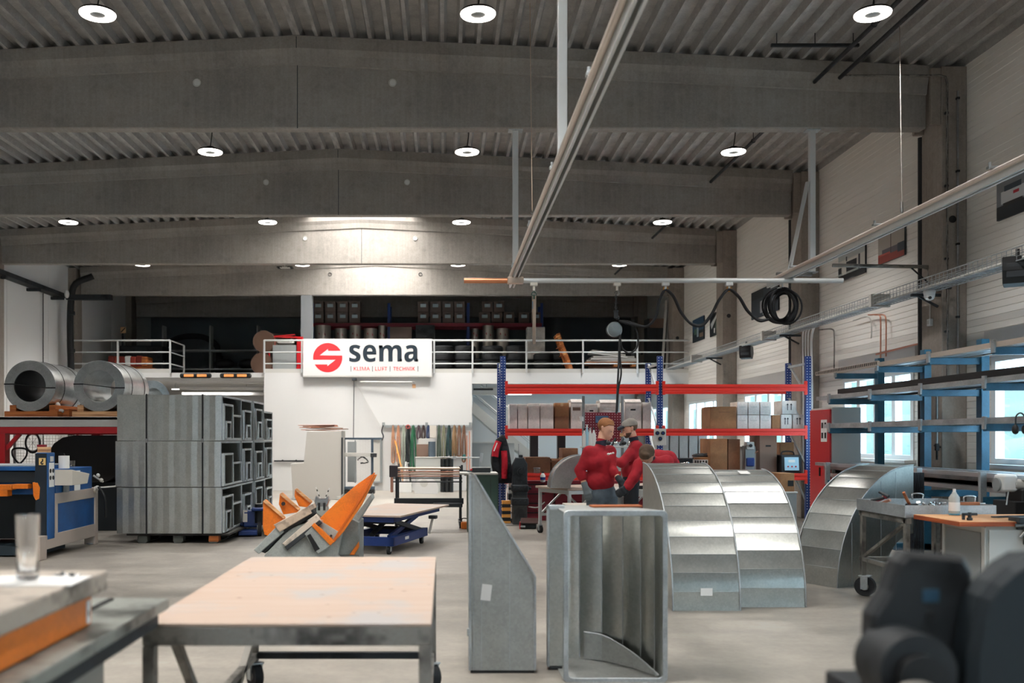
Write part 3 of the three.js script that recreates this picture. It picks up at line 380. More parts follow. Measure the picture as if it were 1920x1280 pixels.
// ---------- pallet rack ----------
const RZ = 17.5;
{
  const t = thing('pallet_rack', 'pallet rack with blue perforated uprights and red beams', 'rack'), ux = [1.07, 3.93, 6.63];
  for (const x of ux) for (const z of [RZ, RZ + 1.0]) {
    const h = z === RZ ? 3.03 : 2.98, u = obj('upright', [span(x - .05, x + .05, 0, h, -z - .045, -z + .03, .004)], M.rackBlue, t), holes = [];
    for (let y = .25; y < h - .03; y += .05) for (const s of [-.026, .026]) holes.push(cy(.0085, .004, x + s, y, -z + .031, 'z', 6));
    obj('hole_row', holes, M.paper, u).userData.kind = 'stuff';
    obj('foot_plate', [rb(.15, .012, .13, x, .006, -z, .002)], M.rackBlue, u);
  }
  for (const x of ux) { for (let k = 0; k < 4; k++) obj('lattice', [bar([x, .35 + k * .65, -RZ - .04], [x, .35 + (k + 1) * .65, -RZ - .96], .03, .03, 0)], M.galv, t); obj('frame_tie', [bar([x, 2.9, -RZ - .04], [x, 2.9, -RZ - .96], .04, .04, 0)], M.galv, t); }
  const prof = [[0, 0], [.05, 0], [.05, .035], [.04, .042], [.04, .072], [.05, .08], [.05, .125], [0, .125]];
  [2.39, 1.585, .775].forEach((y, l) => { for (const [a, b] of [[ux[0] + .05, ux[1] - .05], [ux[1] + .05, ux[2] - .05]]) for (const z of [RZ - .03, RZ + 1.03]) { const m = obj('beam', [extX(prof.map(([d, h]) => [-(-z + d), y + h]).map(([p, q]) => [p, q]), a, b)], M.rackRed, t); if (z < RZ + .5) for (const e of [a, b]) obj('connector', [rb(.05, .25, .05, e + (e === a ? .01 : -.01), y + .06, -RZ + .05, .004)], M.rackRed, m); } });
  const g = thing('upright_guard', 'yellow and black striped guard at the foot of the rack', 'guard', [X(949, 17.2), 0, -17.2]); for (let i = 0; i < 7; i++) obj('stripe', [extX([[-.06, 0], [.06, 0], [.06, .06], [-.06, .06]], -.075, .075, .002).translate(0, i * .06, 0)], i % 2 ? M.black : mat(0xeaa24a, .5), g);
  const sg = thing('socket_panel', 'light grey panel with three round sockets on the middle rack upright', 'panel', [X(1237, 17.3), Y(819, 17.3), -17.28]); obj('plate', [rb(.22, .3, .02, 0, 0, 0, .006)], M.lightGrey, sg); obj('bracket', [rb(.06, .1, .2, 0, 0, -.11, .004)], M.galv, sg); for (const [x, y] of [[-.05, .07], [.05, .07], [0, -.03]]) { const o = obj('socket', [cy(.036, .02, x, y, .015, 'z', 20)], M.black, sg); obj('socket_core', [cy(.018, .01, x, y, .03, 'z', 14)], M.darkBlue, o); }
}
function carton(l, m, px0, px1, py0, py1, z, d, opt = {}) {                    // a carton by its front face
  const w = (px1 - px0) * z / F, yb = opt.base ?? Y(py1, z), h = Y(py0, z) - yb, t = thing('carton', l, 'box', [X((px0 + px1) / 2, z), yb, -z], opt.turn ?? 0, opt.group);
  obj('body', [rb(w - .006, h, d, 0, h / 2, -d / 2, .006)], m, t);
  if (opt.tape) obj('tape', [rb(.05, .003, d * .98, 0, h + .0005, -d / 2, .001), rb(.05, h * .25, .003, 0, h * .875, .001, .001)], mat(0xb89a74, .4), t);
  if (opt.flap) { obj('flap', [bx(w * .94, .005, .12, 0, h + .03, -.04, .5, 0, 0)], m, t); obj('flap', [bx(w * .94, .005, .12, 0, h + .03, -d + .04, -.5, 0, 0)], m, t); }
  if (opt.label) obj('label', [bx(opt.label[0], opt.label[1], .003, opt.label[2] ?? 0, h * (opt.label[3] ?? .5), .002)], opt.label[4] ?? M.paper, t);
  if (opt.arrows) for (const s of [-1, 1]) obj('arrow_mark', [bx(.012, h * .4, .003, s * w * .12, h * .5, .002), ext([[-.022, 0], [.022, 0], [0, .03]], .003).translate(s * w * .12, h * .68, .001)], M.black, t);
  if (opt.slot) obj('hand_hole', [rb(w * .3, .03, .006, 0, h * .72, .0, .003)], M.black, t);
  return t;
}
{
  const yB = 1.711, yC = .901, zF = RZ + .12; const b = { base: yB };
  carton('narrow white carton beside the left rack upright', M.cardWhite, 955, 970, 757, 804, zF, .5, b); carton('white carton with a small mark, second from the left upright', M.cardWhite, 971, 989, 757, 804, zF, .5, b); carton('white carton with two dark vertical marks', M.cardWhite, 990, 1012, 756, 804, zF, .5, b); carton('plain white carton left of the brown cartons', M.cardWhite, 1013, 1038, 756, 804, zF, .5, b);
  carton('dark brown carton under a lighter brown carton', M.cardDark, 1040, 1067, 781, 804, zF, .5, b); carton('brown carton standing on a dark brown carton', M.card, 1040, 1067, 755, 780.6, zF, .5, { base: Y(780.8, zF), tape: 1 });
  carton('pale carton with brown lettering left of the tool board', M.cardWhite, 1070, 1092, 754, 804, zF, .5, { ...b, flap: 1, label: [.14, .06, 0, .75, M.cardBrown] }); carton('small white carton behind the tool board', M.cardWhite, 1097, 1121, 757, 804, zF, .5, { ...b, slot: 1 }); carton('white carton with an open flap above the capped worker', M.cardWhite, 1124, 1158, 755, 804, zF, .5, { ...b, flap: 1 });
  carton('white carton with a hand hole and printed marks right of the tool board', M.cardWhite, 1171, 1203, 754, 804, zF, .5, { ...b, slot: 1, flap: 1 }); carton('narrow white carton with scribbled marks beside the middle upright', M.cardWhite, 1205, 1221, 754, 804, zF, .5, b);
  carton('large brown carton with handwriting on the middle beam', M.card, 1331, 1381, 762, 804, zF, .6, { ...b, label: [.2, .012, .02, .75, M.cardDark] });
  const rowN = ['left', 'middle', 'right']; [[1382, 1402], [1403, 1424], [1425, 1446]].forEach(([a, c], i) => { carton(`small white carton, ${rowN[i]} of the lower white row`, M.cardWhite, a, c, 778, 804, zF, .45, { ...b, label: [.12, .01, 0, .6, M.lightGrey] }); carton(`small white carton, ${rowN[i]} of the upper white row`, M.cardWhite, a, c, 753, 778, zF, .45, { base: Y(777.4, zF), label: [.12, .01, 0, .6, M.lightGrey] }); });
  carton('brown carton with a bottle print between white and arrow cartons', M.card, 1447, 1463, 778, 804, zF, .4, b);
  carton('pale carton with two arrows, lower left', M.cardWhite, 1464, 1485, 777, 804, zF, .45, { ...b, arrows: 1 }); carton('pale carton with two arrows, lower right beside the upright', M.cardWhite, 1486.5, 1508, 777, 804, zF, .45, { ...b, arrows: 1 }); carton('pale carton with two arrows standing on two others', M.cardWhite, 1466, 1494, 751, 777, zF, .45, { base: Y(776.2, zF), arrows: 1 });
  const c = { base: yC };
  carton('wide brown carton on the lowest left shelf', M.cardDark, 985, 1032, 857, 888, zF, .5, c); carton('opened dark carton with red clutter in it', M.cardDark, 1034, 1050, 866, 888, zF, .4, { ...c, flap: 1 }); carton('brown carton behind the curved duct on the table', M.card, 1053, 1082, 858, 888, zF, .5, c); carton('dark brown carton standing on the carton behind the table duct', M.cardDark, 1054, 1084, 840, 858, zF, .5, { base: Y(857.4, zF) });
  carton('large brown carton on the lowest right shelf', M.card, 1331, 1364, 822, 888, zF, .7, c); carton('large brown carton beside the bench machine', M.cardDark, 1365, 1388, 823, 888, zF + .1, .7, c); carton('dark grey-brown carton with a hand hole', M.cardBrown, 1424, 1457, 816, 888, zF, .6, { ...c, slot: 1 }); carton('small brown carton behind the blue welder', M.card, 1462, 1489, 829, 888, zF + .45, .3, c);
  carton('brown carton with a black hazard diamond under the lowest beam', M.card, 1462, 1490, 887, 922, 16.6, .5, { base: .615, label: [.1, .1, .06, .45, M.black] });
  { const z = 16.6, o = thing('plastic_crate', 'grey plastic crate under the hazard carton', 'crate', [X(1476, z), 0, -z - .25]); obj('body', [rb(.34, .59, .5, 0, .295, 0, .02)], M.grey, o); obj('rim', [rb(.36, .03, .52, 0, .598, 0, .008)], M.lightGrey, o); }
  const d = thing('drum', 'cardboard drum with a patterned tape band and steel ring', 'drum', [X(1320, 17.9), yC, -17.95]); obj('shell', [cy(.2, .28, 0, .14, 0, 'y', 28)], M.card, d); obj('band', [cy(.203, .08, 0, .2, 0, 'y', 28)], M.paper, d); for (let i = 0; i < 9; i++) obj('band_mark', [bx(.03, .05, .006, Math.sin(-1 + i * .25) * .204, .2, Math.cos(-1 + i * .25) * .204, 0, -1 + i * .25, 0)], M.darkGrey, d); obj('wire_ring', [ring(.17, .018, -.02, .31, 0), ring(.15, .014, .01, .34, 0).rotateZ(.1)], M.iron, d);
  const m = thing('bench_machine', 'grey machine with a blue body and gauges on the lowest right shelf', 'machine', [X(1405, 17.6), yC, -17.65]); obj('column', [rb(.18, .5, .2, 0, .25, 0, .01)], M.grey, m); obj('back_plate', [rb(.36, .48, .03, 0, .24, -.13, .004)], M.lightGrey, m); obj('head', [rb(.14, .14, .16, 0, .5, .04, .01)], M.lightGrey, m); obj('gauge', [cy(.03, .02, 0, .5, .13, 'z')], M.black, m); obj('blue_body', [rb(.15, .16, .16, 0, .2, .05, .02)], M.darkBlue, m); obj('lever', [rod([.08, .35, .05], [.14, .4, .1], .01)], M.copper, m);
  const w = thing('welding_unit', 'black welding power unit with a blue-grey control face', 'machine', [X(1484, 17.5), yC, -17.7]); obj('housing', [rb(.38, .33, .4, 0, .165, 0, .02)], M.black, w); const fc = obj('control_face', [bx(.26, .24, .02, 0, .17, .205, -.12, 0, 0)], mat(0x9fc3d4, .4), w); obj('display', [bx(.12, .05, .006, .0, .22, .212, -.12, 0, 0)], M.paper, fc); for (const x of [-.07, 0, .07]) obj('knob', [cy(.014, .02, x, .12, .222, 'z', 14)], M.red, fc); obj('handle', [tb([[-.12, .33, 0], [-.1, .38, 0], [.1, .38, 0], [.12, .33, 0]], .012, 20, 8)], M.black, w);
  const bk = thing('metal_case', 'black open tool case with shiny parts beside the drum', 'case', [X(1283, 17.4), yC, -17.75]); obj('tray', [rb(.42, .26, .35, 0, .13, 0, .02)], M.black, bk); obj('shelf_lip', [rb(.44, .02, .36, 0, .26, 0, .005)], M.darkGrey, bk); obj('bright_tool', [sph(.04, .1, .18, .17), rod([-.1, .16, .18], [.12, .2, .18], .01)], M.chrome, bk);
  const jr = thing('glass_jar', 'small clear jar on the lowest left shelf', 'jar', [X(1009, 17.3), yC, -17.55]); obj('body', [cy(.06, .08, 0, .04, 0)], phy(0xdfe6e6, .05, 0, { transmission: .9, thickness: .01 }), jr); obj('lid', [cy(.062, .02, 0, .09, 0)], M.steel, jr);
  const fx = thing('fire_extinguisher', 'small red bottle with a blue mark hanging on the lowest beam', 'bottle', [X(1018, 17.4), Y(904, 17.4), -17.42]); obj('bottle', [lathe([[0, 0], [.045, .01], [.048, .12], [.03, .15], [.02, .17], [0, .17]])], M.paper, fx); obj('cap', [cy(.022, .03, 0, .18, 0)], M.black, fx); obj('blue_mark', [cy(.0485, .05, 0, .07, 0, 'y', 20)], M.darkBlue, fx);
  // floor stock under the rack
  const cr = thing('tool_chest', 'white and black tool chest under the rack behind the iron post', 'chest', [X(968, 17.6), 0, -17.65]); for (let i = 0; i < 6; i++) obj('drawer', [rb(.3, .1, .3, 0, .12 + i * .115, 0, .006)], i === 3 ? M.black : M.paper, cr); obj('plinth', [rb(.3, .06, .3, 0, .03, 0, .004)], M.darkGrey, cr);
  for (const [k, l] of [[0, 'left'], [1, 'middle'], [2, 'right']]) { const o = thing('added_cabinet', `dark red drawer cabinet under the lowest left beam, ${l} of three`, 'cabinet', [1.62 + k * .87, 0, -18.15]); obj('carcass', [rb(.84, .74, .5, 0, .37, 0, .006)], M.maroon, o); for (let d = 0; d < 4; d++) { const q = obj('drawer', [rb(.78, .16, .02, 0, .1 + d * .175, .255, .004)], M.maroon, o); obj('handle', [rb(.5, .02, .02, 0, .15 + d * .175, .272, .004)], M.black, q); } }  // assumed cabinets, added to fill the dark place below the beam
  for (const [px, l] of [[1001, 'left'], [1052, 'right']]) { const p = thing('dark_post', `black square post behind the rack, ${l} of two`, 'post', [X(px, 20.5), 0, -20.5]); obj('post', [rb(.17, 2.2, .17, 0, 1.1, 0, .006)], M.black, p); obj('plate', [rb(.3, .02, .3, 0, .01, 0, .004)], M.black, p); }
}
// pale sheet ducts stored behind the rack
{
  let n = 0; const w = ['far left', 'left', 'second', 'third', 'fourth', 'fifth', 'right'];
  for (const [row, y0] of [[0, 0], [1, .88]]) for (let i = 0; i < 5; i++) { const z = 21.5, p0 = 1246 + i * 18, t = thing('stored_duct', `pale zinc duct stored behind the rack, ${row ? 'upper' : 'lower'} row ${w[i + 1]}`, 'duct', [X(p0, z), y0, -z]), g = .2, H = row ? .82 - .1 * (i % 2) : .86; const wdt = .185; obj('shell', [span(-wdt / 2 - .0, wdt / 2, 0, H, -.9, 0, .004)], mat2(), t); obj('flange', [span(-wdt / 2, wdt / 2, H - .02, H + .01, -.02, .015, .003)], M.galv, t); }
  function mat2() { return M.zincSoft; }
  const pl = thing('storage_platform', 'thin dark shelf carrying the upper stored ducts', 'shelf', [X(1283, 21.5), .865, -22]); obj('deck', [rb(1.25, .014, 1.0, 0, 0, 0, .002)], M.iron, pl); for (const [x, z] of [[-.6, .45], [.6, .45], [-.6, -.45], [.6, -.45]]) obj('leg', [rb(.03, .86, .03, x, -.43, z, .003)], M.iron, pl);
}
// ---------- gallery: railing, sign, stores ----------
const ZR = 28.25;
{
  const rails = [638, 660, 681.5].map(p => Y(p, ZR)), yb = YM + .02, steel = M.railGalv;
  const railing = (l, p0, p1, posts, ret) => { const t = thing('gallery_railing', l, 'railing'); rails.forEach((y, i) => obj(i ? 'mid_rail' : 'top_rail', [rod([X(p0, ZR), y, -ZR], [X(p1, ZR), y, -ZR], i ? .02 : .028)], steel, t)); for (const p of posts) obj('post', [rb(.05, rails[0] - yb + .02, .05, X(p, ZR), (rails[0] + yb) / 2, -ZR, .006)], steel, t); if (ret) { const x = X(ret, ZR); rails.forEach((y, i) => obj('return_rail', [rod([x, y, -ZR], [x, y, -ZR - 1.5], .02)], steel, t)); obj('post', [rb(.05, rails[0] - yb, .05, x, (rails[0] + yb) / 2, -ZR - 1.5, .006)], steel, t); } };
  railing('short left railing of the gallery above the steel coils', 125, 319, [127, 221, 319], 319); railing('long right railing of the gallery beside the company sign', 495, 1296, [495.5, 566, 814, 886, 987, 1093, 1195, 1296]);
}
{ // sign
  const x0 = X(568, 28.1), x1 = X(810, 28.1), y0 = Y(704.5, 28.1), y1 = Y(635, 28.1), W = x1 - x0, H = y1 - y0, t = thing('company_sign', 'white company sign with red round emblem and dark lettering on the gallery railing', 'sign', [x0, y0, -28.12]);
  obj('board', [span(0, W, 0, H, -.07, 0, .006)], mat(0xcbcac8, .6), t); obj('bottom_edge', [span(0, W, -.03, .0, -.07, -.005, .003)], M.lightGrey, t);
  const sred = mat(0xe8252c, .5), navy = mat(0x10222e, .5), k = W / 1790;                          // sign drawn in units of its own board, 1790 wide
  const C = [343, 255], R = 203, A = (x, y) => [(x - 62) , (548 - y)];
  const arc = (a0, a1, n = 26) => [...Array(n + 1)].map((_, i) => { const a = a0 + (a1 - a0) * i / n; return [C[0] + R * Math.cos(a), C[1] + R * Math.sin(a)]; });
  const ay = y => 548 - y, at2 = y => Math.asin(Math.max(-1, Math.min(1, (ay(y) - C[1]) / R)));
  // red S of two halves joined by the middle bar: outline follows the disc and is cut by two arrows
  const a1 = at2(198), a2 = at2(265), a3 = at2(322), a4 = at2(388);
  const pts = [...arc(a1, Math.PI - a3), A(515, 322), A(400, 412), A(400, 388), A(228, 388), ...arc(Math.PI - a4, 2 * Math.PI + a2), A(293, 262), A(408, 172), A(412, 198)];
  obj('emblem', [ext(pts, 8).scale(k, k, .0006).translate(0, 0, .0005)], sred, t);
  const bold = await new FontLoader().loadAsync('fonts/droid/droid_sans_bold.typeface.json'), reg = await new FontLoader().loadAsync('fonts/droid/droid_sans_regular.typeface.json');
  const put = (s, f, cx0, cx1, yb, yt, m, name, mono) => { const g = new TextGeometry(s, { font: f, size: 100, depth: 1, curveSegments: 5 }); g.computeBoundingBox(); const b = g.boundingBox, sx = (cx1 - cx0) / (b.max.x - b.min.x), sy = (yb - yt) / (b.max.y - b.min.y); g.translate(-b.min.x, -b.min.y, 0).scale(sx * k, sy * k, .004).translate((cx0 - 62) * k, (548 - yb) * k, .001); obj(name, [g], m, t); };
  put('s', bold, 703, 860, 353, 115, navy, 'letter'); put('e', bold, 893, 1078, 353, 115, navy, 'letter'); put('m', bold, 1120, 1430, 347, 118, navy, 'letter'); put('a', bold, 1468, 1650, 353, 118, navy, 'letter');
  obj('letter_serif', [bx(40 * k, 40 * k, .004, (1135 - 62) * k, (548 - 145) * k, .003), bx(36 * k, 34 * k, .004, (1418 - 62) * k, (548 - 330) * k, .003), bx(36 * k, 34 * k, .004, (1642 - 62) * k, (548 - 330) * k, .003)], navy, t);
  put('KLIMA', reg, 766, 990, 473, 422, sred, 'lettering'); put('LUFT', reg, 1063, 1232, 473, 422, sred, 'lettering'); put('TECHNIK', reg, 1312, 1617, 473, 422, sred, 'lettering');
  for (const x of [727, 1026, 1269, 1657]) obj('divider', [bx(7 * k, 74 * k, .004, (x - 62) * k, (548 - 449) * k, .003)], navy, t);
}
{ // stores on the gallery
  const Z = 32, yb = 5.38, t = thing('store_rack', 'dark rack with a red beam on the gallery, carrying archive boxes', 'rack');
  for (const p of [586, 729, 878, 1016]) for (const dz of [0, .9]) obj('upright', [rb(.09, 2.6, .07, X(p, Z), YM + 1.3, -Z - .05 - dz, .004)], M.rackBlue, t);
  obj('beam', [span(X(586, Z), X(1016, Z), yb - .12, yb, -Z - .05, -Z + .0, .006)], M.maroon, t); obj('beam', [span(X(586, Z), X(1016, Z), yb - .12, yb, -Z - .95, -Z - .9, .006)], M.maroon, t); obj('shelf_board', [spanb(X(586, Z), X(1016, Z), yb, yb + .012, -Z - .9, -Z - .04)], M.cardBrown, t);
  const dark = mat(0x64564e, .8), lab = mat(0xa9bcc2, .6); let proto;
  const box = (p0, p1, row, l) => { const w = .36, h = .355, x = X((p0 + p1) / 2, Z), y = yb + .013 + row * (h + .004); if (!proto) { proto = thing('archive_box', l, 'box', [x, y, -Z - .02], 0, 'archive boxes on the gallery rack'); obj('body', [rb(w, h, .45, 0, h / 2, -.225, .006)], dark, proto); const q = obj('label', [bx(.19, .11, .004, 0, h * .6, .002)], lab, proto); obj('hand_hole', [rb(.1, .03, .006, 0, h * .82, .001, .003)], M.black, proto); return; } dup(proto, [x, y, -Z - .02], 0, l); };
  const ord = ['first', 'second', 'third', 'fourth', 'fifth'];
  [[586, 607], [608, 630], [632, 653], [654, 676]].forEach(([a, b], i) => { for (const r of [0, 1]) box(a, b, r, `dark archive box, ${r ? 'upper' : 'lower'} row, ${ord[i]} in the left block above the sign`); });
  [[783, 804], [806, 827], [829, 850], [851, 872]].forEach(([a, b], i) => { for (const r of [0, 1]) box(a, b, r, `dark archive box, ${r ? 'upper' : 'lower'} row, ${ord[i]} in the middle block`); });
  [[898, 920], [921, 942], [944, 965], [973, 993], [995, 1016]].forEach(([a, b], i) => box(a, b, 0, `dark archive box, lower row, ${ord[i]} in the right block`)); [[904, 924], [926, 946]].forEach(([a, b], i) => box(a, b, 1, `dark archive box, upper row, ${ord[i]} in the right block`));
  const foil = mat(0x9a958e, .3, .8); [[590, 620], [627, 650], [655, 677], [682, 707], [709, 724], [884, 898], [905, 926], [930, 955]].forEach(([a, b], i) => { const r = (b - a) * 31.6 / F / 2, o = thing('insulation_roll', `silver insulation roll standing under the red gallery beam, ${['first', 'second', 'third', 'fourth', 'fifth', 'sixth', 'seventh', 'eighth'][i]} from left`, 'roll', [X((a + b) / 2, 31.6), YM + .7, -31.68], 0, 'silver rolls'); obj('roll', [cy(r, 1.1, 0, .55 - .1 * (i % 2), 0, 'y', 24)], foil, o); obj('print', [bx(r * .7, .16, .01, 0, .8, r * .93, 0, 0, .5)], M.maroon, o); });
  const sh = thing('low_shelf', 'dark low shelf carrying the silver rolls on the gallery', 'shelf', [X(800, 31.75), YM, -31.68]); obj('board', [rb(7.6, .05, .6, 0, .67, 0, .004)], M.iron, sh); for (const x of [-3.6, -1.2, 1.2, 3.6]) obj('leg', [rb(.08, .645, .54, x, .322, 0, .004)], M.iron, sh);
  carton('wide dark carton on the gallery shelf, left of the tyres', dark, 731, 772, 613, 636, 31.6, .5, { base: YM + .7 }); carton('dark plastic case on the gallery shelf above the tyres', M.iron, 779, 815, 609, 634, 31.6, .5, { base: YM + .7 }); carton('white carton behind the hanging strap on the gallery', M.cardWhite, 988, 1022, 613, 636, 31.0, .4, { base: YM + .66 });
  // tyres
  let tp; const tyre = geo([lathe([[.17, -.1], [.2, -.115], [.29, -.11], [.325, -.07], [.33, 0], [.325, .07], [.29, .11], [.2, .115], [.17, .1], [.17, -.1]], 0, 0, 0, 36)]);
  const tread = geo([.06, .02, -.02, -.06].map(y => ring(.329, .006, 0, y, 0, 'y', 36, 5)));
  [[831, 4], [872, 4], [923, 4], [968, 4], [1020, 3], [1052, 3]].forEach(([p, n], i) => { for (let k = 0; k < n; k++) { const l = `black tyre, ${['lowest', 'second', 'third', 'topmost'][k]} in the ${['first', 'second', 'third', 'fourth', 'fifth', 'sixth'][i]} stack right of the sign`, q = [X(p, 29.6), YM + .12 + k * .232, -29.6]; if (!tp) { tp = thing('tyre', l, 'tyre', q, 0, 'tyres stacked on the gallery'); obj('carcass', [tyre], M.rubber, tp); obj('tread_rib', [tread], M.black, tp); } else dup(tp, q, i + k, l); } });
  { const o = thing('wooden_pallet', 'wooden pallet leaning on edge behind the gallery railing', 'pallet', [X(1068, 28.75), YM, -28.8]); const g = []; o.rotation.set(0, 0, .36); for (let i = 0; i < 5; i++) obj('deck_board', [rb(.09, .022, .8, 0, .1 + i * .26, 0, .003).rotateZ(0)], M.woodDark, o).rotation.z = 0; for (const z of [-.35, 0, .35]) obj('runner', [rb(.1, 1.22, .09, .06, .64, z, .004)], M.woodDark, o); for (const y of [.14, .64, 1.14]) obj('block', [rb(.09, .12, .14, .03, y, .36, .004)], M.wood, o); }
  { const o = thing('panel_stack', 'untidy pile of white panels on wooden skids behind the railing', 'pile', [X(1148, 29.2), YM, -29.3]); obj('skid', [rb(1.5, .06, .8, 0, .08, 0, .004), rb(1.5, .06, .8, -.1, .36, 0, .004)], M.woodDark, o); obj('block', [rb(.12, .1, .8, .05, .3, 0, .004)], M.wood, o); obj('block', [rb(.12, .1, .8, .6, .3, 0, .004)], M.wood, o); obj('foil_roll', [cy(.1, 1.4, 0, .2, 0, 'x', 20)], M.zincSoft, o); for (let i = 0; i < 5; i++) obj('white_panel', [rb(1.5 - .12 * i, .05, .7, -.1 + rnd(-.1, .1), .42 + i * .062, 0, .004, 0, rnd(-.06, .06), i > 2 ? -.14 : 0)], i % 2 ? M.paper : M.lightGrey, o); }
  { const o = thing('long_profile', 'pair of long pale profiles leaning at the right end of the gallery', 'profile'); for (const d of [0, .16]) obj('profile', [bar([X(1240, 29) + d, YM + .02, -28.9 - d], [X(1258, 29) + d, Y(558, 29), -29.6 - d], .07)], M.lightGrey, o); }
  { const o = thing('storage_cupboard', 'tall dark cupboard with a pale notice at the right end of the gallery', 'cupboard', [X(1232, 30.5), YM, -30.8]); obj('carcass', [rb(.6, 1.9, .5, 0, .95, 0, .01)], M.darkGrey, o); obj('notice', [bx(.45, .3, .01, .0, 1.75, .255)], M.cardBrown, o); obj('door_gap', [bx(.01, 1.8, .01, 0, .95, .252)], M.black, o); }
  { const o = thing('red_cart', 'red wire cart with a grey panel behind the railing left of the sign', 'cart', [X(535, 28.9), YM, -28.95]); obj('frame', [rod([-.5, .1, 0], [-.5, 1.15, 0], .03), rod([.5, .1, 0], [.5, 1.15, 0], .03), rod([-.5, 1.15, 0], [.5, 1.12, 0], .03), rod([-.5, .2, 0], [.5, .2, 0], .03), rod([-.3, 1.15, .1], [.3, 1.2, .1], .02)], M.red, o); obj('red_panel', [rb(.16, 1.0, .03, .42, .6, .02, .004), rb(.18, .3, .03, -.4, .95, .02, .004)], M.red, o); obj('grey_panel', [rb(.7, .78, .03, -.02, .5, .1, .006)], M.grey, o); obj('bag', [rb(.5, .12, .3, 0, 1.0, -.05, .05)], M.paper, o); for (const x of [-.5, .5]) obj('wheel', [cy(.07, .04, x, .07, .0, 'x', 16)], M.black, o); }
  { const o = thing('wrapped_bales', 'red shrink-wrapped bales on a wooden pallet on the left gallery', 'bale', [X(243, 29.2), YM, -29.4]); for (let i = 0; i < 7; i++) obj('bale', [rb(.2, .3 + rnd(.06), .6, -.55 + i * .17, .42, 0, .05, 0, rnd(-.1, .1), rnd(-.1, .1))], [mat(0x7e2a20, .35), M.woodDark, mat(0x9c3a2a, .35), M.paper][[0, 2, 0, 3, 2, 0, 1][i]], o); obj('pallet_deck', [rb(1.3, .06, .8, 0, .22, 0, .004)], M.woodDark, o); obj('pallet_foot', [rb(1.3, .18, .1, .05, .09, .35, .004), rb(1.3, .18, .1, .05, .09, -.35, .004)], M.woodDark, o); }
  { const o = thing('cable_drum', 'brown wooden cable drum on edge at the left railing gap, lower one', 'drum', [X(492, 29), YM + .33, -29.1]); for (const q of [.2, -.2]) obj('flange', [cy(.33, .05, 0, 0, q, 'z', 28)], M.woodOld ??= mat(0x5e4638, .8), o); obj('core', [cy(.16, .4, 0, 0, 0, 'z')], M.cardDark, o); const p = dup(o, [X(496, 29), YM + 1.0, -29.1], 0, 'brown wooden cable drum resting on another drum at the railing gap'); }
  { const o = thing('dark_crate', 'large dark crate with faint lettering behind the red cart', 'crate', [X(520, 31.5), YM, -31.6]); obj('body', [rb(1.1, 1.5, .8, 0, .75, 0, .02)], mat(0x4a403c, .8), o); obj('strap', [rb(.05, 1.51, .81, -.3, .755, 0, .004)], M.black, o); }
  { const o = thing('shelf_frame', 'grey shelf frame in the dark part of the gallery', 'shelf', [X(395, 32.5), YM, -32.6]); for (const y of [.42, 1.05]) obj('shelf_bar', [rb(3.2, .05, .5, 0, y, 0, .004)], M.grey, o); for (const x of [-1.6, .0, 1.6]) obj('upright', [rb(.05, 1.9, .4, x, .95, 0, .004)], M.grey, o); for (const [px, l] of [[421, 'left'], [466, 'right']]) { const q = thing('plastic_bundle', `glossy black plastic bundle on the grey shelf, ${l} of two`, 'bundle', [X(px, 32.5), YM + .45, -32.5]); obj('wrap', [sph(.36, 0, .15, 0, 1, .5, .6, 18)], M.black, q); obj('strap', [ring(.17, .012, .1, .15, 0, 'x', 20, 6)], M.iron, q); } }
  { const o = thing('rubber_hoop', 'black rubber arch standing on the dark left gallery', 'arch', [X(357, 33), YM, -33.2]); obj('arch', [tb([[-.95, .95, 0], [-.9, 1.3, 0], [-.5, 1.55, 0], [0, 1.62, 0], [.5, 1.55, 0], [.85, 1.3, 0], [.95, .9, 0]], .1, 40, 12)], M.rubber, o); obj('foot', [rb(.2, .95, .3, -.95, .475, 0, .02), rb(.2, .95, .3, .95, .475, 0, .02)], M.rubber, o); }
  { const o = thing('warning_sign', 'small pale sign with a dark diagonal on the dark gallery', 'sign', [X(226, 31), YM, -31.2]); obj('post', [rod([0, 0, 0], [0, 1.6, 0], .03)], M.iron, o); obj('plate', [rb(.18, .2, .01, .03, 1.6, .04, .003)], M.woodPale, o); obj('bar', [bx(.2, .03, .014, .03, 1.6, .045, 0, 0, .8)], M.black, o); obj('machine_body', [rb(1.4, 1.1, .9, .6, .55, -.4, .04)], M.iron, o); }
  { const o = thing('drain_pipe', 'black rainwater pipe bending at the left end of the gallery', 'pipe', [X(131, 28), 0, -28.1]); obj('pipe', [tb([[0, 0, 0], [0, 3, 0], [0, 5.6, 0], [.12, 6.05, 0], [.6, 6.3, -.1]], .095, 50, 14)], M.black, o); obj('socket', [cy(.11, .1, 0, 5.2, 0), cy(.11, .1, 0, 4.1, 0)], M.black, o); }
  { const o = thing('wire_tray', 'grey cable tray running along the upper left wall', 'cable tray', [0, 0, 0]); const o2 = thing('wire_tray', 'short grey cable tray crossing over the left end of the gallery, with a white cap', 'cable tray', [0, 0, 0]); const y0 = 5.62; obj('tray', [span(XL + .02, XL + .3, y0, y0 + .12, -28, -10, .005)], M.iron, o); obj('tray', [span(-11.0, -9.7, y0 - .05, y0 + .1, -28.1, -27.9, .005)], M.iron, o2); for (const z of [24, 26, 27.6]) obj('bracket', [span(XL, XL + .36, y0 - .1, y0 - .02, -z - .05, -z + .05, .004)], M.iron, o); obj('white_cap', [sph(.12, -10.95, y0 + .1, -27.85, .5, 1, 1)], M.paper, o2); obj('conduit', [rod([XL + .06, 0, -26.9], [XL + .06, 5.6, -26.9], .014)], M.iron, o); }
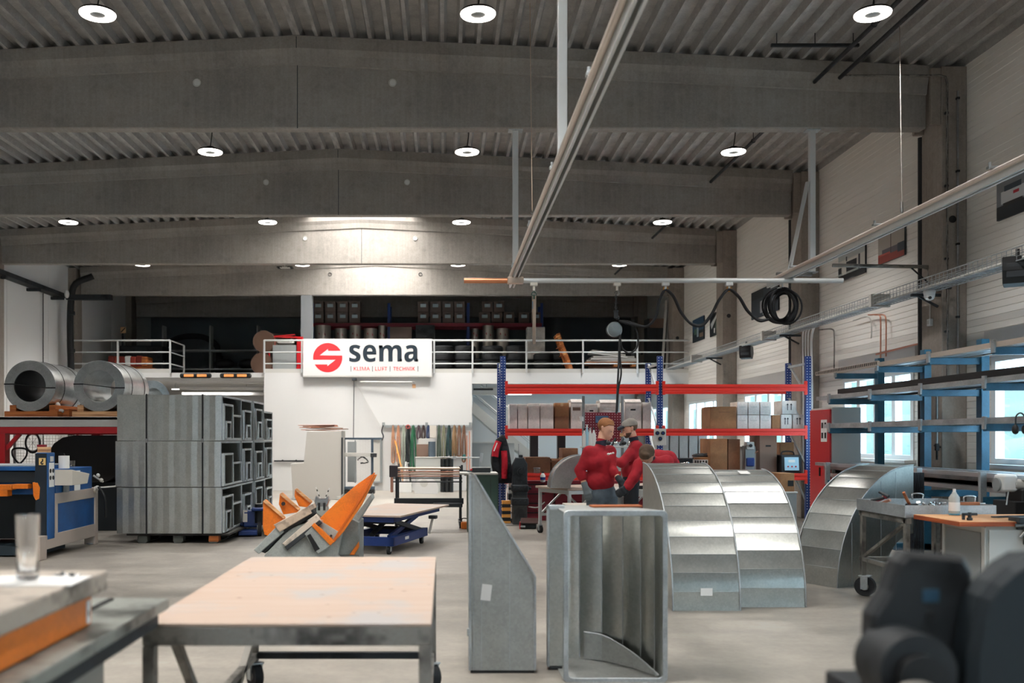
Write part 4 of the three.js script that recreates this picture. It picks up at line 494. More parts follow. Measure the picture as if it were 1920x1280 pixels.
  { const o = thing('ceiling_drone', 'small grey ventilator with four round grilles under the fourth beam', 'ventilator', [X(533, 28.6), Y(500, 28.6), -28.75]); for (const x of [-.16, .16]) for (const z of [-.1, .1]) obj('grille', [ring(.07, .012, x, 0, z, 'y', 18, 6)], M.black, o); obj('hub', [rb(.3, .03, .2, 0, 0, 0, .01)], M.lightGrey, o); obj('stem', [rod([0, 0, 0], [-.1, .5, -.05], .01)], M.lightGrey, o); }
  for (const [p, l] of [[367, 'left'], [442, 'right']]) { const z = 28.05, o = thing('heater_lamp', `black pill-shaped heater with two orange fields under the gallery edge, ${l} of two`, 'heater', [X(p, z), Y(704, z), -z]); obj('housing', [rb(.93, .15, .12, 0, 0, 0, .07)], M.black, o); for (const s of [-1, 1]) obj('glow_field', [rb(.28, .075, .02, s * .19, 0, .06, .006)], mat(0xf0a060, .4, 0, { emissive: 0xd9782f, emissiveIntensity: .35 }), o); obj('bracket', [rb(.06, .05, .3, 0, .06, -.13, .004)], M.grey, o); }
  { const o = thing('lamella_blinds', 'stack of white horizontal ducts under the left gallery bay', 'duct', [X(415, 29), 0, -29.2]); for (let i = 0; i < 3; i++) obj('white_duct', [rb(2.8, .1, .14, 0, Y(716 + i * 10, 29), -i * .3, .02)], M.white, o); for (const x of [-.8, .9]) obj('hanger', [rod([x, Y(716, 29), 0], [x, YM - .22, 0], .01)], M.grey, o); }
}
// ---------- on the white store wall ----------
{
  const Z = 28.2;
  { const o = thing('wall_jib', 'thin wall-mounted swing jib with a long tube and stay under the sign', 'jib', [0, 0, -Z + .05]); obj('tube', [rod([X(676, Z), Y(716, Z), 0], [X(773, Z), Y(717, Z), .1], .024)], M.lightGrey, o); obj('stay', [bar([X(664, Z), Y(712, Z), 0], [X(713, Z), Y(797, Z), -.06], .05, .008)], M.lightGrey, o); obj('pivot', [rb(.14, .08, .1, X(665, Z), Y(711, Z), 0, .01)], M.darkGrey, o); obj('cord', [rod([X(664, Z), Y(714, Z), 0], [X(663, Z), Y(822, Z), 0], .011)], M.darkGrey, o); obj('hook', [tb([[X(773, Z), Y(716, Z), .1], [X(777, Z), Y(717, Z), .1], [X(777, Z), Y(721, Z), .1]], .012, 10, 6)], M.grey, o); obj('chain', [tb([[X(719, Z), Y(797, Z), 0], [X(716, Z), Y(808, Z), 0], [X(719, Z), Y(818, Z), 0], [X(716, Z), Y(826, Z), 0]], .02, 20, 6)], M.darkGrey, o); }  // stay: pale diagonal strip standing for the shadow of the jib arm
  { const o = thing('wall_note', 'small yellowed note taped to the white wall', 'note', [X(776, Z), Y(723, Z), -ZM + .006]); obj('sheet', [bx(.1, .12, .004, 0, 0, 0)], M.woodPale, o); obj('tape', [bx(.08, .02, .003, 0, .06, .003)], M.cardWhite, o); }
  { const o = thing('wall_bar', 'black bar fixed to the white wall behind the duct stack', 'bar', [X(542, Z), Y(864, Z), -ZM + .04]); obj('bar', [rb(.9, .04, .04, 0, 0, 0, .004)], M.black, o); obj('clip', [rb(.24, .05, .05, .32, -.06, .01, .004)], M.black, o); for (const x of [-.2, .2]) obj('bolt', [cy(.02, .05, x, .02, 0, 'z', 10)], M.black, o); }
  { const o = thing('sling_rail', 'grey wall rail with hooks carrying coloured lifting slings', 'rail', [0, Y(799, Z), -ZM + .05]); obj('rail', [span(X(722, Z), X(884, Z), -.04, .04, -.02, .02, .004)], M.galv, o); for (const p of [719, 800, 882]) obj('bracket', [rb(.08, .12, .07, X(p, Z), .06, -.01, .01)], M.grey, o); for (const p of [737, 747, 757, 765, 775, 785, 794, 803, 823, 832, 842, 852, 861, 870]) obj('hook', [rod([X(p, Z), .0, .02], [X(p, Z), .04, .09], .01)], M.darkGrey, o); }
  const C = [[737, 0xb9886a, 868, 'tan', 3], [747, 0xc98f70, 880, 'copper-brown', 4], [757, 0xa7b0a0, 882, 'pale green', 4], [765, 0x222a2c, 884, 'black and red-topped', 6], [775, 0x2f6b4c, 884, 'green', 7], [785, 0x5b4a50, 822, 'short violet-grey', 4], [794, 0x4a3a38, 822, 'short dark brown', 4], [803, 0x36456b, 821, 'short navy', 3], [823, 0x566656, 860, 'moss green', 3], [832, 0x8a8a70, 860, 'olive', 4], [842, 0x2a4444, 859, 'dark teal', 6], [852, 0x9a7a58, 856, 'sandy', 5], [861, 0x86604a, 856, 'rust-brown', 4], [870, 0x7a5640, 866, 'brown with a teal end', 4]];
  for (const [p, c, yb, l, w] of C) { const o = thing('lifting_sling', `${l} lifting sling hanging on the wall rail`, 'sling', [X(p, Z), Y(800, Z), -ZM + .12], 0, 'slings on the wall rail'), m = mat(c, .9, 0, { map: T.wear }), h = Y(800, Z) - Y(yb, Z), s = w * .0085; obj('loop', [tb([[-s * .2, .04, 0], [-s, -h * .3, .01], [-s * 1.3, -h * .7, .02], [-s * .8, -h, .01], [s * .6, -h * .98, 0], [s * 1.2, -h * .6, .02], [s * .8, -h * .25, 0], [s * .2, .04, 0]], .026, 50, 6)], m, o); if (w > 4) obj('inner_band', [tb([[0, .02, .02], [-s * .3, -h * .5, .04], [.01, -h * .9, .03]], .03, 16, 6)], m, o); if (p === 765) obj('red_top', [ring(.05, .022, 0, .0, .03, 'z', 16, 8)], mat(0xa4504c, .8), o); if (p === 870) obj('teal_end', [rb(.09, .14, .05, 0, -h * .85, .02, .01)], mat(0x2c6a66, .8), o); }
  { const o = thing('long_stick', 'orange stick leaning against the slings', 'stick', [0, 0, 0]); obj('stick', [rod([X(740, 27.8), Y(826, 27.8), -28.05], [X(755, 27.6), Y(884, 27.6), -27.4], .022)], mat(0xd8903c, .6), o); obj('tip', [cy(.024, .06, X(740, 27.8), Y(825, 27.8), -28.05)], M.copper, o); }
  { const o = thing('wall_basket', 'beige paper bag and grey sheets hanging in the middle of the sling rail', 'bag', [X(803, 28), 0, -28.0]); obj('bag', [rb(.2, .36, .12, X(812, 28) - X(803, 28), Y(809, 28), 0, .01)], M.beige, o); obj('grey_sheet', [rb(.45, .26, .02, X(799, 28) - X(803, 28), Y(830, 28), .1, .004)], M.lightGrey, o); obj('brown_panel', [rb(.34, .42, .03, X(792, 28) - X(803, 28), Y(846, 28), .14, .004)], M.cardBrown, o); obj('blue_roll', [cy(.1, .48, X(810, 28) - X(803, 28), Y(843, 28), .2)], mat(0x46525c, .6), o); }
  { const z = 27.3, o = thing('grey_cupboard', 'low grey cupboard under the slings behind the roller machine', 'cupboard', [X(802, z), 0, -z - .2]); obj('carcass', [rb(.7, Y(858, z) - .0, .35, 0, Y(858, z) / 2, 0, .01)], mat(0xb5b7b2, .5), o); obj('top', [rb(.72, .02, .38, 0, Y(858, z) + .01, 0, .004)], M.lightGrey, o); }
  { const z = 26.6, o = thing('round_guard', 'white round sheet disc leaning against the grey cupboard', 'disc', [X(799, z), Y(917, z), -z - .05]); obj('disc', [cy(.34, .02, 0, 0, 0, 'z', 44)], M.white, o); obj('hub_mark', [cy(.11, .01, -.06, .17, .014, 'z', 28)], M.lightGrey, o); }
  for (const [p, i] of [[830, 'left'], [838, 'middle'], [846, 'right']]) { const z = 27.2, o = thing('black_roll', `upright black plastic roll behind the roller machine, ${i} of three`, 'roll', [X(p, z), 0, -z - .2]); obj('roll', [cy(.062, Y(860, z), 0, Y(860, z) / 2, 0, 'y', 16)], M.black, o); obj('core', [cy(.03, .01, 0, Y(860, z) + .004, 0)], M.cardBrown, o); }
  { const z = 27.6; [[876, 816], [881, 808]].forEach(([p, t], i) => { const o = thing('wooden_stick', `thin wooden stick leaning at the right end of the sling rail, ${i ? 'taller' : 'shorter'} one`, 'stick', [X(p, z), 0, -z - .4]); obj('stick', [rod([0, 0, .25], [.0, Y(t, z), 0], .02)], M.copper, o); obj('ferrule', [cy(.024, .08, 0, .05, .25)], M.iron, o); }); }
  { const z = 27.4, o = thing('offcut_bin', 'white bin with upright offcuts behind the roller machine', 'bin', [X(757, z), 0, -z]); obj('bin', [rb(.45, .3, .3, 0, .15, 0, .01)], M.paper, o); for (let i = 0; i < 6; i++) obj('offcut', [rb(.05, .5 + rnd(.3), .02, -.18 + i * .07, .5, rnd(-.05, .05), .004, 0, 0, rnd(-.12, .12))], [M.lightGrey, M.darkGrey, M.woodPale, M.paper][i % 4], o); }
  { // stair behind the wall at right
    const z = 30.2, o = thing('steel_stair', 'light grey steel stair with handrails under the gallery', 'stair', [0, 0, -z]); const a = [X(868, z), Y(748, z)], b = [X(1012, z), Y(872, z)]; const dx = b[0] - a[0], dy = b[1] - a[1], L = Math.hypot(dx, dy), an = Math.atan2(dy, dx);
    for (const q of [0, -1.0]) { obj('stringer', [rb(L, .3, .03, (a[0] + b[0]) / 2, (a[1] + b[1]) / 2, q, .004, 0, 0, an)], M.lightGrey, o); for (const h of [.5, .95]) obj('handrail', [rod([a[0], a[1] + h, q], [b[0], b[1] + h, q], .022)], M.railGalv, o); for (const k of [.12, .5, .88]) obj('baluster', [rod([a[0] + dx * k, a[1] + dy * k, q], [a[0] + dx * k, a[1] + dy * k + .95, q], .02)], M.railGalv, o); }
    for (let i = 0; i < 12; i++) obj('tread', [rb(.24, .03, .95, a[0] + dx * (i + .5) / 12, a[1] + dy * (i + .5) / 12, -.5, .004)], M.galv, o);
    const u = thing('under_stair_panel', 'grey board standing below the stair', 'board', [X(915, 29.6), 0, -29.5]); obj('board', [extX([[0, 0], [.03, 0], [.03, 1.4], [0, 1.4]], -.55, .8, .002)], M.grey, u); obj('edge', [rb(1.36, .03, .05, .12, 1.41, .0, .003)], M.lightGrey, u);
    const ac = thing('air_heater', 'white box air heater with a dark grille under the gallery floor', 'heater', [X(912, 29.4), Y(733, 29.4), -29.5]); obj('body', [rb(.95, .22, .4, 0, 0, 0, .01)], M.lightGrey, ac); obj('grille', [rb(.6, .06, .02, -.1, .05, .2, .004)], M.darkGrey, ac); obj('pipe', [cy(.1, .25, .55, 0, .05, 'x')], M.galv, ac); obj('hanger', [rod([-.0, .1, 0], [-.0, .5, 0], .01)], M.grey, ac);
  }
}
// ---------- duct building kit ----------
const crease = (w, h, n, d = .0025) => {                                // sheet with shallow vertical creases, in the xy plane, facing +z
  const g = new THREE.PlaneGeometry(w, h, n * 2, 1), p = g.attributes.position; for (let i = 0; i < p.count; i++) { const u = Math.round((p.getX(i) / w + .5) * n * 2); p.setZ(i, u % 2 ? d * (.45 + .55 * Math.abs(Math.sin(u * 2.3))) : 0); } return g.toNonIndexed();
};
const frameX = (h, d, b, t, x) => [span(x, x + t, h - b, h, -d / 2, d / 2, .002), span(x, x + t, 0, b, -d / 2, d / 2, .002), span(x, x + t, b, h - b, d / 2 - b, d / 2, .002), span(x, x + t, b, h - b, -d / 2, -d / 2 + b, .002)];
function openDuct(l, x0, x1, y, z, h, d, group, mm = M.zinc) {          // rectangular duct along x, open to +x; z = front face
  const t = thing('rectangular_duct', l, 'duct', [x1, y, -z - d / 2], 0, group), L = x1 - x0, s = .006;
  obj('shell', [span(-L, 0, 0, s, -d / 2, d / 2, .001), span(-L, 0, h - s, h, -d / 2, d / 2, .001), span(-L, 0, s, h - s, -d / 2, -d / 2 + s, .001)], mm, t);
  const f = crease(L, h - .008, 9, .004); f.computeVertexNormals(); obj('front_sheet', [f.translate(-L / 2, h / 2, d / 2 + .0005), span(-L, 0, s, h - s, d / 2 - s, d / 2, .001)], mm, t);
  obj('end_flange', frameX(h, d, .03, .02, -.01), M.galv, t); obj('closed_end', [span(-L, -L + .01, s, h - s, -d / 2, d / 2, .001)], mm, t);
  return t;
}
// ---------- stack of ducts on pallets ----------
{
  const x0 = X(219, 14), x1 = X(415, 14), ys = [.146, .825, 1.5], cols = [[14, 15.35], [15.4, 16.3], [16.36, 17.28], [17.34, 18.24]], H = .668;
  const layer = ['bottom', 'middle', 'top'], cn = ['nearest', 'second', 'third', 'farthest'];
  ys.forEach((y, r) => cols.forEach(([a, b], c) => {
    const h = H - (c === 3 && r === 2 ? .14 : 0), dx = c === 0 ? [0, -.02, .005][r] : rnd(-.03, .03);
    openDuct(`large zinc duct in the strapped stack, ${layer[r]} layer, ${cn[c]} column`, x0 + dx, x1 + (c ? rnd(-.04, .02) : [0, -.015, 0][r]), y, a, h, b - a, 'ducts in the strapped stack');
    const m = c === 0 ? 2 : 1; for (let k = 0; k < m; k++) { const d2 = (b - a) * (m === 2 ? .44 : .62), h2 = h * (.8 - .22 * k - .08 * ((r + c) % 2)); openDuct(`smaller duct nested in the ${layer[r]} ${cn[c]} duct of the stack${m === 2 ? (k ? ', farther one' : ', nearer one') : ''}`, x1 - 1.2, x1 + .03 - .02 * k, y + .009, a + .04 + k * (b - a) * .5, h2, d2, 'nested ducts'); }
    if (c > 0 || r !== 1) { const h3 = h * (.46 - .05 * ((r * 2 + c) % 3)); openDuct(`smallest duct nested innermost in the ${layer[r]} ${cn[c]} duct of the stack`, x1 - 1.0, x1 + .045, y + .017, (c ? a + .2 : a + .12), h3, (b - a) * (c ? .3 : .22), 'innermost nested ducts'); }
  }));
  for (const [a, i] of [[14.0, 'front'], [15.42, 'second'], [16.9, 'rear']]) { const t = thing('wooden_pallet', `dark wooden pallet under the duct stack, ${i} one`, 'pallet', [(x0 + x1) / 2 + .12, 0, -a - .03]); const w = 1.2, d = 1.3; obj('deck', [rb(w + .3, .03, d, 0, .128, -d / 2, .003)], mat(0x2b2724, .8), t); for (const px of [-.52, 0, .52]) { for (const pz of [.08, d / 2, d - .08]) { const col = px > .3 && pz < .2 ? M.woodDark : mat2(); obj('block', [rb(.145, .085, .145, px, .065, -pz, .004)], col, t); } obj('skid', [rb(.12, .022, d, px, .011, -d / 2, .003)], mat2(), t); } }
  function mat2() { return M.palletDark ??= mat(0x4a4f4c, .8, 0, { map: T.dirty }); }
  [[-4.34, 'left'], [-3.523, 'right']].forEach(([x, l]) => { const t = thing('packing_strap', `dark vertical packing strap on the duct stack, ${l} of two`, 'strap', [x, 0, -14]); obj('front_band', [bx(.022, 2.04, .004, 0, 1.16, .012)], M.black, t); obj('top_band', [bx(.022, .004, 1.3, 0, 2.172, -.65)], M.black, t); obj('buckle', [rb(.03, .06, .012, 0, 1.5, .016, .003)], M.steel, t); });
}
{ // pallet jack
  const z = 15.6, t = thing('pallet_jack', 'dark blue pallet jack parked beside the duct stack', 'pallet jack', [X(478, 15.2), 0, -15.2], .15); obj('fork_head', [rb(.34, .26, .28, -.02, .26, -.1, .03)], M.darkBlue, t); obj('fork', [rb(.16, .06, 1.0, -.16, .17, -.55, .02)], M.darkBlue, t); obj('fork', [rb(.16, .06, 1.0, .16, .17, -.55, .02)], M.darkBlue, t); obj('pump', [cy(.06, .3, .06, .35, .05)], M.black, t); obj('label', [rb(.07, .19, .006, -.15, .31, .045, .003, -.2)], M.beige, t); for (const x of [.08, .2]) obj('steer_wheel', [cy(.12, .06, x, .12, .12, 'x', 22)], M.rubber, t); obj('wheel_hub', [cy(.05, .2, .14, .12, .12, 'x', 16)], M.grey, t); obj('wheel_guard', [rb(.3, .05, .3, .1, .42, .05, .02)], M.darkBlue, t); obj('apron', [rb(.3, .08, .3, -.1, .06, .1, .02)], M.darkBlue, t);
}
// ---------- platform with coils ----------
{
  const z0 = 15.2, z1 = 19.6, xa = -10.5, xb = X(222, 15.2), yt = Y(781, z0), yr = Y(800, z0), yl = Y(812.5, z0);
  const t = thing('steel_platform', 'grey and red steel platform carrying the metal coils', 'platform'); for (const [a, b] of [[-z0 - .12, -z0], [-z1, -z1 + .12]]) obj('deck_beam', [span(xa, xb, yr, yt, a, b, .006)], M.lightGrey, t); obj('deck', [span(xa, xb, yt - .05, yt - .004, -z1, -z0, .004)], M.galv, t); for (const [a, b] of [[-z0 - .1, -z0 - .01], [-z1 + .01, -z1 + .1]]) obj('red_beam', [span(xa, xb, yl, yr, a, b, .004)], M.red, t); for (const [x, z] of [[-7.05, z0 + .1], [xa + .1, z0 + .1], [xb - .1, z1 - .1], [-7.05, z1 - .1]]) { obj('post', [span(x - .09, x + .09, 0, yl, -z - .09, -z + .09, .006)], x > -6 ? M.maroon : M.red, t); } obj('knee_brace', [bar([-6.97, yl - .25, -z0 - .08], [-6.75, yl, -z0 - .08], .06)], M.red, t);
  const rO = .41, rI = .255, y0 = yt + .105 + rO - .02;
  const coil = (l, x, z, len, ro, ri, y) => { const o = thing('metal_coil', l, 'coil', [x, y, -z]); const prof = [[ri, 0], [ro - .004, 0], [ro, -.006], [ro, -len], [ri, -len], [ri, 0]]; const g = new THREE.LatheGeometry(prof.map(p => new THREE.Vector2(...p)), 56); g.rotateX(Math.PI / 2); obj('sheet_coil', [g], M.coil ??= mat(0xc4c8c8, .33, 1, { map: T.wear }), o); const rings = []; for (let r = ri + .012; r < ro; r += .012) rings.push(ring(r, .0022, 0, 0, .0005, 'z', 48, 4)); obj('wound_edge', rings, M.steel, o).userData.kind = 'stuff'; for (const q of [.3, .82]) obj('steel_band', [ring(ro + .001, .006, 0, 0, -len * q, 'z', 48, 6)], M.black, o); obj('axial_band', [bx(.0 + ro - ri, .02, .006, (ro + ri) / 2, -.03, .004, 0, 0, .0), bx(ro - ri, .02, .006, -(ro + ri) / 2, .03, .004), rod([-ri, .03, 0], [ri, -.03, 0], .007, 6)], M.black, o); return o; };
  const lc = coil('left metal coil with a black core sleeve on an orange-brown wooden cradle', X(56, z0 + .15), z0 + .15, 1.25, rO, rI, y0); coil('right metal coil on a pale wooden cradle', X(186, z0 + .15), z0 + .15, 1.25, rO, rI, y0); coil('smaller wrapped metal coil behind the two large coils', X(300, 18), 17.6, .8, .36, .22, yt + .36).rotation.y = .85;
  { const o = thing('added_bundle', 'bundle wrapped in black foil standing behind the left coil', 'bundle', [X(66, 16.9), yt, -17.0]); obj('wrap', [rb(.62, .78, .45, 0, .39, 0, .04)], M.black, o); obj('strap', [rb(.04, .79, .46, .1, .395, 0, .004)], M.iron, o); }  // made-up black block, added so the left bore looks dark
  obj('added_bore_liner', [cy(rI - .004, 1.2, 0, 0, -.625, 'z', 44, rI - .004, true)], M.rubber, lc);  // assumed dark liner, added because the bare bore came out bright
  const cr = (l, p0, p1, m) => { const o = thing('wooden_cradle', l, 'cradle', [0, yt, 0]); obj('plank', [span(X(p0, z0 + .1), X(p1, z0 + .1), 0, .09, -z0 - .35, -z0 - .1, .004)], m, o); obj('plank', [span(X(p0, z0 + .1), X(p1, z0 + .1), 0, .09, -z0 - 1.3, -z0 - 1.05, .004)], m, o); for (const p of [p0 + 8, p1 - 18]) obj('wedge', [span(X(p, z0 + .1), X(p + 12, z0 + .1), .09, .19, -z0 - 1.3, -z0 - .14, .004)], m, o); };
  cr('orange-brown wooden cradle under the left coil', 8, 108, M.woodDark); cr('pale wooden cradle under the right coil', 135, 236, M.woodPale); { const o = thing('wood_block', 'brown wooden block between the two coil cradles', 'block', [X(122, 15.6), yt, -15.75]); obj('block', [rb(.22, .13, .5, 0, .065, 0, .004)], M.woodDark, o); obj('rag', [sph(.07, -.1, .16, .2, .7, 1.2, .5), sph(.05, -.02, .1, .26, 1, .7, .6)], M.paper, o); }
  // behind and under the platform
  { const o = thing('wire_cage', 'light wire mesh cage behind the blue shear', 'cage', [0, 0, -19.9]); const w = []; for (let x = -8.9; x < -6.3; x += .06) w.push(bx(.006, 1.5, .006, x, .85, 0)); for (let y = .15; y < 1.6; y += .06) w.push(bx(2.6, .006, .006, -7.6, y, .006)); obj('wire_mesh', w, M.lightGrey, o).userData.kind = 'stuff'; for (const x of [-8.9, -7.6, -6.3]) obj('post', [rb(.05, 1.65, .05, x, .825, 0, .004)], x === -7.6 ? M.maroon : M.grey, o); const bw = thing('bicycle_wheel', 'bicycle wheel hanging in front of the mesh cage', 'wheel', [X(33, 19), Y(830, 19), -19.7]); obj('hook', [rod([0, .2, -.22], [0, .2, 0], .008)], M.iron, bw); obj('tyre', [ring(.2, .022, 0, 0, 0, 'z', 36, 8).scale(.75, 1, 1)], M.rubber, bw); obj('rim', [ring(.17, .008, 0, 0, 0, 'z', 32, 6).scale(.75, 1, 1)], M.steel, bw); for (let k = 0; k < 8; k++) obj('spoke', [rod([0, 0, 0], [.125 * Math.cos(k * .785), .165 * Math.sin(k * .785), 0], .003, 4)], M.steel, bw); const ph = thing('pump_truck', 'dark pallet truck with a loop handle in front of the mesh cage', 'pallet truck', [X(28, 18.4), 0, -18.6]); obj('handle', [tb([[-.14, 1.22, 0], [-.13, 1.32, 0], [.13, 1.32, 0], [.14, 1.22, 0], [.08, 1.12, 0], [0, 1.05, 0], [-.08, 1.12, 0]], .018, 40, 8, true)], M.iron, ph); obj('tiller', [rod([0, 1.06, 0], [0, .25, .1], .03)], M.iron, ph); obj('head', [rb(.4, .2, .3, 0, .2, .1, .03)], M.iron, ph); }
  { const o = thing('dark_hood', 'large black rounded machine hood below the platform', 'machine', [0, 0, -15.9]); const x = p => X(p, 15.9), y = p => Y(p, 15.9); const prof = [[x(88), y(868)], [x(92), y(848)], [x(102), y(832)], [x(118), y(821)], [x(140), y(817)], [x(216), y(817)], [x(216), y(892)], [x(205), y(900)], [x(190), y(903)], [x(120), y(903)]]; obj('hood', [ext(prof, .9, .01).translate(0, 0, -.9)], mat(0x191513, .6), o); obj('base', [span(x(100), x(218), .0, y(903), -.85, -.05, .01)], mat(0x131c22, .6), o); obj('trim_edge', [tb(prof.slice(6, 10).map(p => [p[0], p[1], .02]), .012, 20, 6)], M.black, o); }
}
// ---------- blue plate shear ----------
{
  const XS = -5.05, t = thing('plate_shear', 'blue plate shear with orange guards and a beige control box', 'machine', [0, 0, 0]), beige = mat(0xb0a49a, .5);
  const z = p => XS * F / (p - VX);                                       // depth on the right-hand side plane
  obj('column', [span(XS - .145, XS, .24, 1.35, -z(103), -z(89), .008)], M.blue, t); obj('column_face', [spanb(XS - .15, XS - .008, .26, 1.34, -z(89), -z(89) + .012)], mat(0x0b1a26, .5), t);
  obj('hook_sign', [bx(.085, .09, .004, XS - .06, Y(865, z(89)), -z(89) + .015)], mat(0xe6c07c, .6), t); obj('hook_symbol', [tb([[XS - .055, Y(860, 12.2), -z(89) + .02], [XS - .055, Y(864, 12.2), -z(89) + .02], [XS - .075, Y(867, 12.2), -z(89) + .02], [XS - .06, Y(870, 12.2), -z(89) + .02], [XS - .045, Y(868, 12.2), -z(89) + .02]], .008, 20, 6)], M.black, t);
  const st = obj('pictogram_sheet', [spanb(XS, XS + .004, Y(912, 12.4), Y(867, 12.4), -z(101), -z(92))], M.paper, t); for (const a of [0, 1]) for (const b of [0, 1]) obj('pictogram', [cy(.028, .004, XS + .006, Y(882 + 13 * b, 12.4), -z(94 + 5 * a), 'x', 16)], M.black, st); obj('white_card', [spanb(XS, XS + .004, Y(865, 12.4), Y(855, 12.4), -z(100), -z(94))], M.lightGrey, t);
  obj('lower_beam', [span(XS - .16, XS - .002, .12, .298, -z(178.6), -z(88), .006)], beige, t); obj('corner_post', [span(XS - .16, XS, 0, .30, -z(88), -z(75), .006)], beige, t); obj('rear_post', [span(XS - .16, XS, 0, .822, -z(184), -z(178.5), .006)], beige, t); obj('upper_beam', [span(XS - .16, XS - .002, .68, .82, -z(178.6), -z(104), .006)], beige, t); obj('middle_post', [span(XS - .1, XS - .002, .3, .68, -z(109), -z(104), .004)], beige, t); obj('side_panel', [span(XS - .05, XS - .015, .29, .69, -z(178.5), -z(109), .004)], M.blue, t);
  obj('drive_box', [span(-5.9, XS - .01, .8, 1.13, -z(174), -z(106), .01)], M.blue, t); obj('data_sheet', [spanb(XS - .008, XS - .004, .82, 1.09, -z(151), -z(140))], M.paper, t);
  const cb = obj('control_box', [extX([[12.45, .93], [12.98, .93], [13.05, 1.05], [12.45, 1.12]], XS, XS + .22, .006)], M.beige, t); for (const [a, b] of [[.05, .1], [.12, .25], [.16, .4]]) obj('button', [cy(.022, .02, XS + a, 1.105 - b * .1, -12.5 - b, 'y', 14)], a > .1 ? M.red : M.black, cb); obj('box_bracket', [rb(.05, .12, .1, XS + .03, .88, -12.75, .006)], M.grey, t);
  for (const p of [82, 181]) obj('foot', [cy(.07, .02, XS - .08, .01, -z(p)), cy(.02, .06, XS - .08, .04, -z(p))], M.galv, t);
  obj('table', [span(-9.5, XS - .15, Y(882, 12.3), Y(874, 12.3), -13.2, -12.25, .006)], M.blue, t); obj('table_top', [span(-9.5, XS - .15, Y(874, 12.3), Y(873, 12.3) + .008, -13.2, -12.3, .003)], M.galv, t); obj('blade_beam', [span(-9.5, XS - .15, Y(905, 12.3), Y(884, 12.3), -12.7, -12.35, .006)], mat(0x20303a, .5), t);
  for (const [p0, p1, y0, y1] of [[-40, 25, 918, 908], [26, 55, 916, 907], [-40, 17, 930, 918]]) obj('finger_guard', [span(X(p0, 12.25), X(p1, 12.25), Y(y0, 12.25), Y(y1, 12.25), -12.34, -12.2, .006)], M.orange, t); obj('orange_lever', [ext([[0, 0], [.06, 0], [.05, .16], [.02, .22], [-.02, .2], [-.03, .06]], .04, .006).rotateZ(Math.PI).translate(X(70, 12.2), Y(905, 12.2), -12.25)], M.orange, t);
  obj('rear_body', [span(-9.5, XS - .16, .2, .86, -13.4, -12.75, .01)], mat(0x0f171c, .7), t); obj('under_tray', [span(-9.5, XS - .2, .02, .14, -13.3, -12.4, .006)], mat(0x22313a, .6), t);
  obj('valve_block', [sph(.03, XS + .06, 1.0, -z(176), 1, 1, 1, 10), sph(.03, XS + .1, .93, -z(177), 1, 1, 1, 10), rod([XS, 1.0, -z(175)], [XS + .12, .9, -z(178)], .014), sph(.035, XS + .05, .82, -z(176), 1, 1, 1, 10), rod([XS + .02, .82, -z(175)], [XS + .3, .84, -z(178)], .012)], M.lightGrey, t); obj('pressure_gauge', [cy(.05, .03, XS + .02, .79, -z(177), 'x', 20)], M.beige, t); obj('air_hose', [tb([[XS + .1, .84, -13.75], [XS + .2, .7, -13.7], [XS + .18, .4, -13.8]], .02, 20, 8)], M.black, t);
  const pb = thing('wood_offcut', 'small pale wood block on top of the blue shear column', 'block', [XS - .1, 1.352, -12.36]); obj('block', [rb(.13, .07, .12, 0, .035, 0, .004)], M.woodPale, pb); obj('cap', [rb(.1, .03, .08, -.03, .085, 0, .004)], M.maroon, pb);
  const tr = thing('paper_roll', 'white paper roll standing on the blue drive box', 'paper roll', [X(120, 12.9), 1.13, -12.9]); obj('roll', [cy(.07, .17, 0, .085, 0, 'y', 24)], M.paper, tr); obj('core', [cy(.02, .004, 0, .172, 0)], M.cardBrown, tr); const gl = thing('water_glass', 'drinking glass with tools on the blue drive box', 'glass', [X(133, 13.1), 1.13, -13.1]); obj('glass', [lathe([[0, 0], [.05, 0], [.055, .1], [.051, .1], [.046, .008], [0, .008]])], M.glass, gl); obj('pen', [rod([-.02, .01, 0], [-.1, .2, 0], .008)], M.black, gl);
}
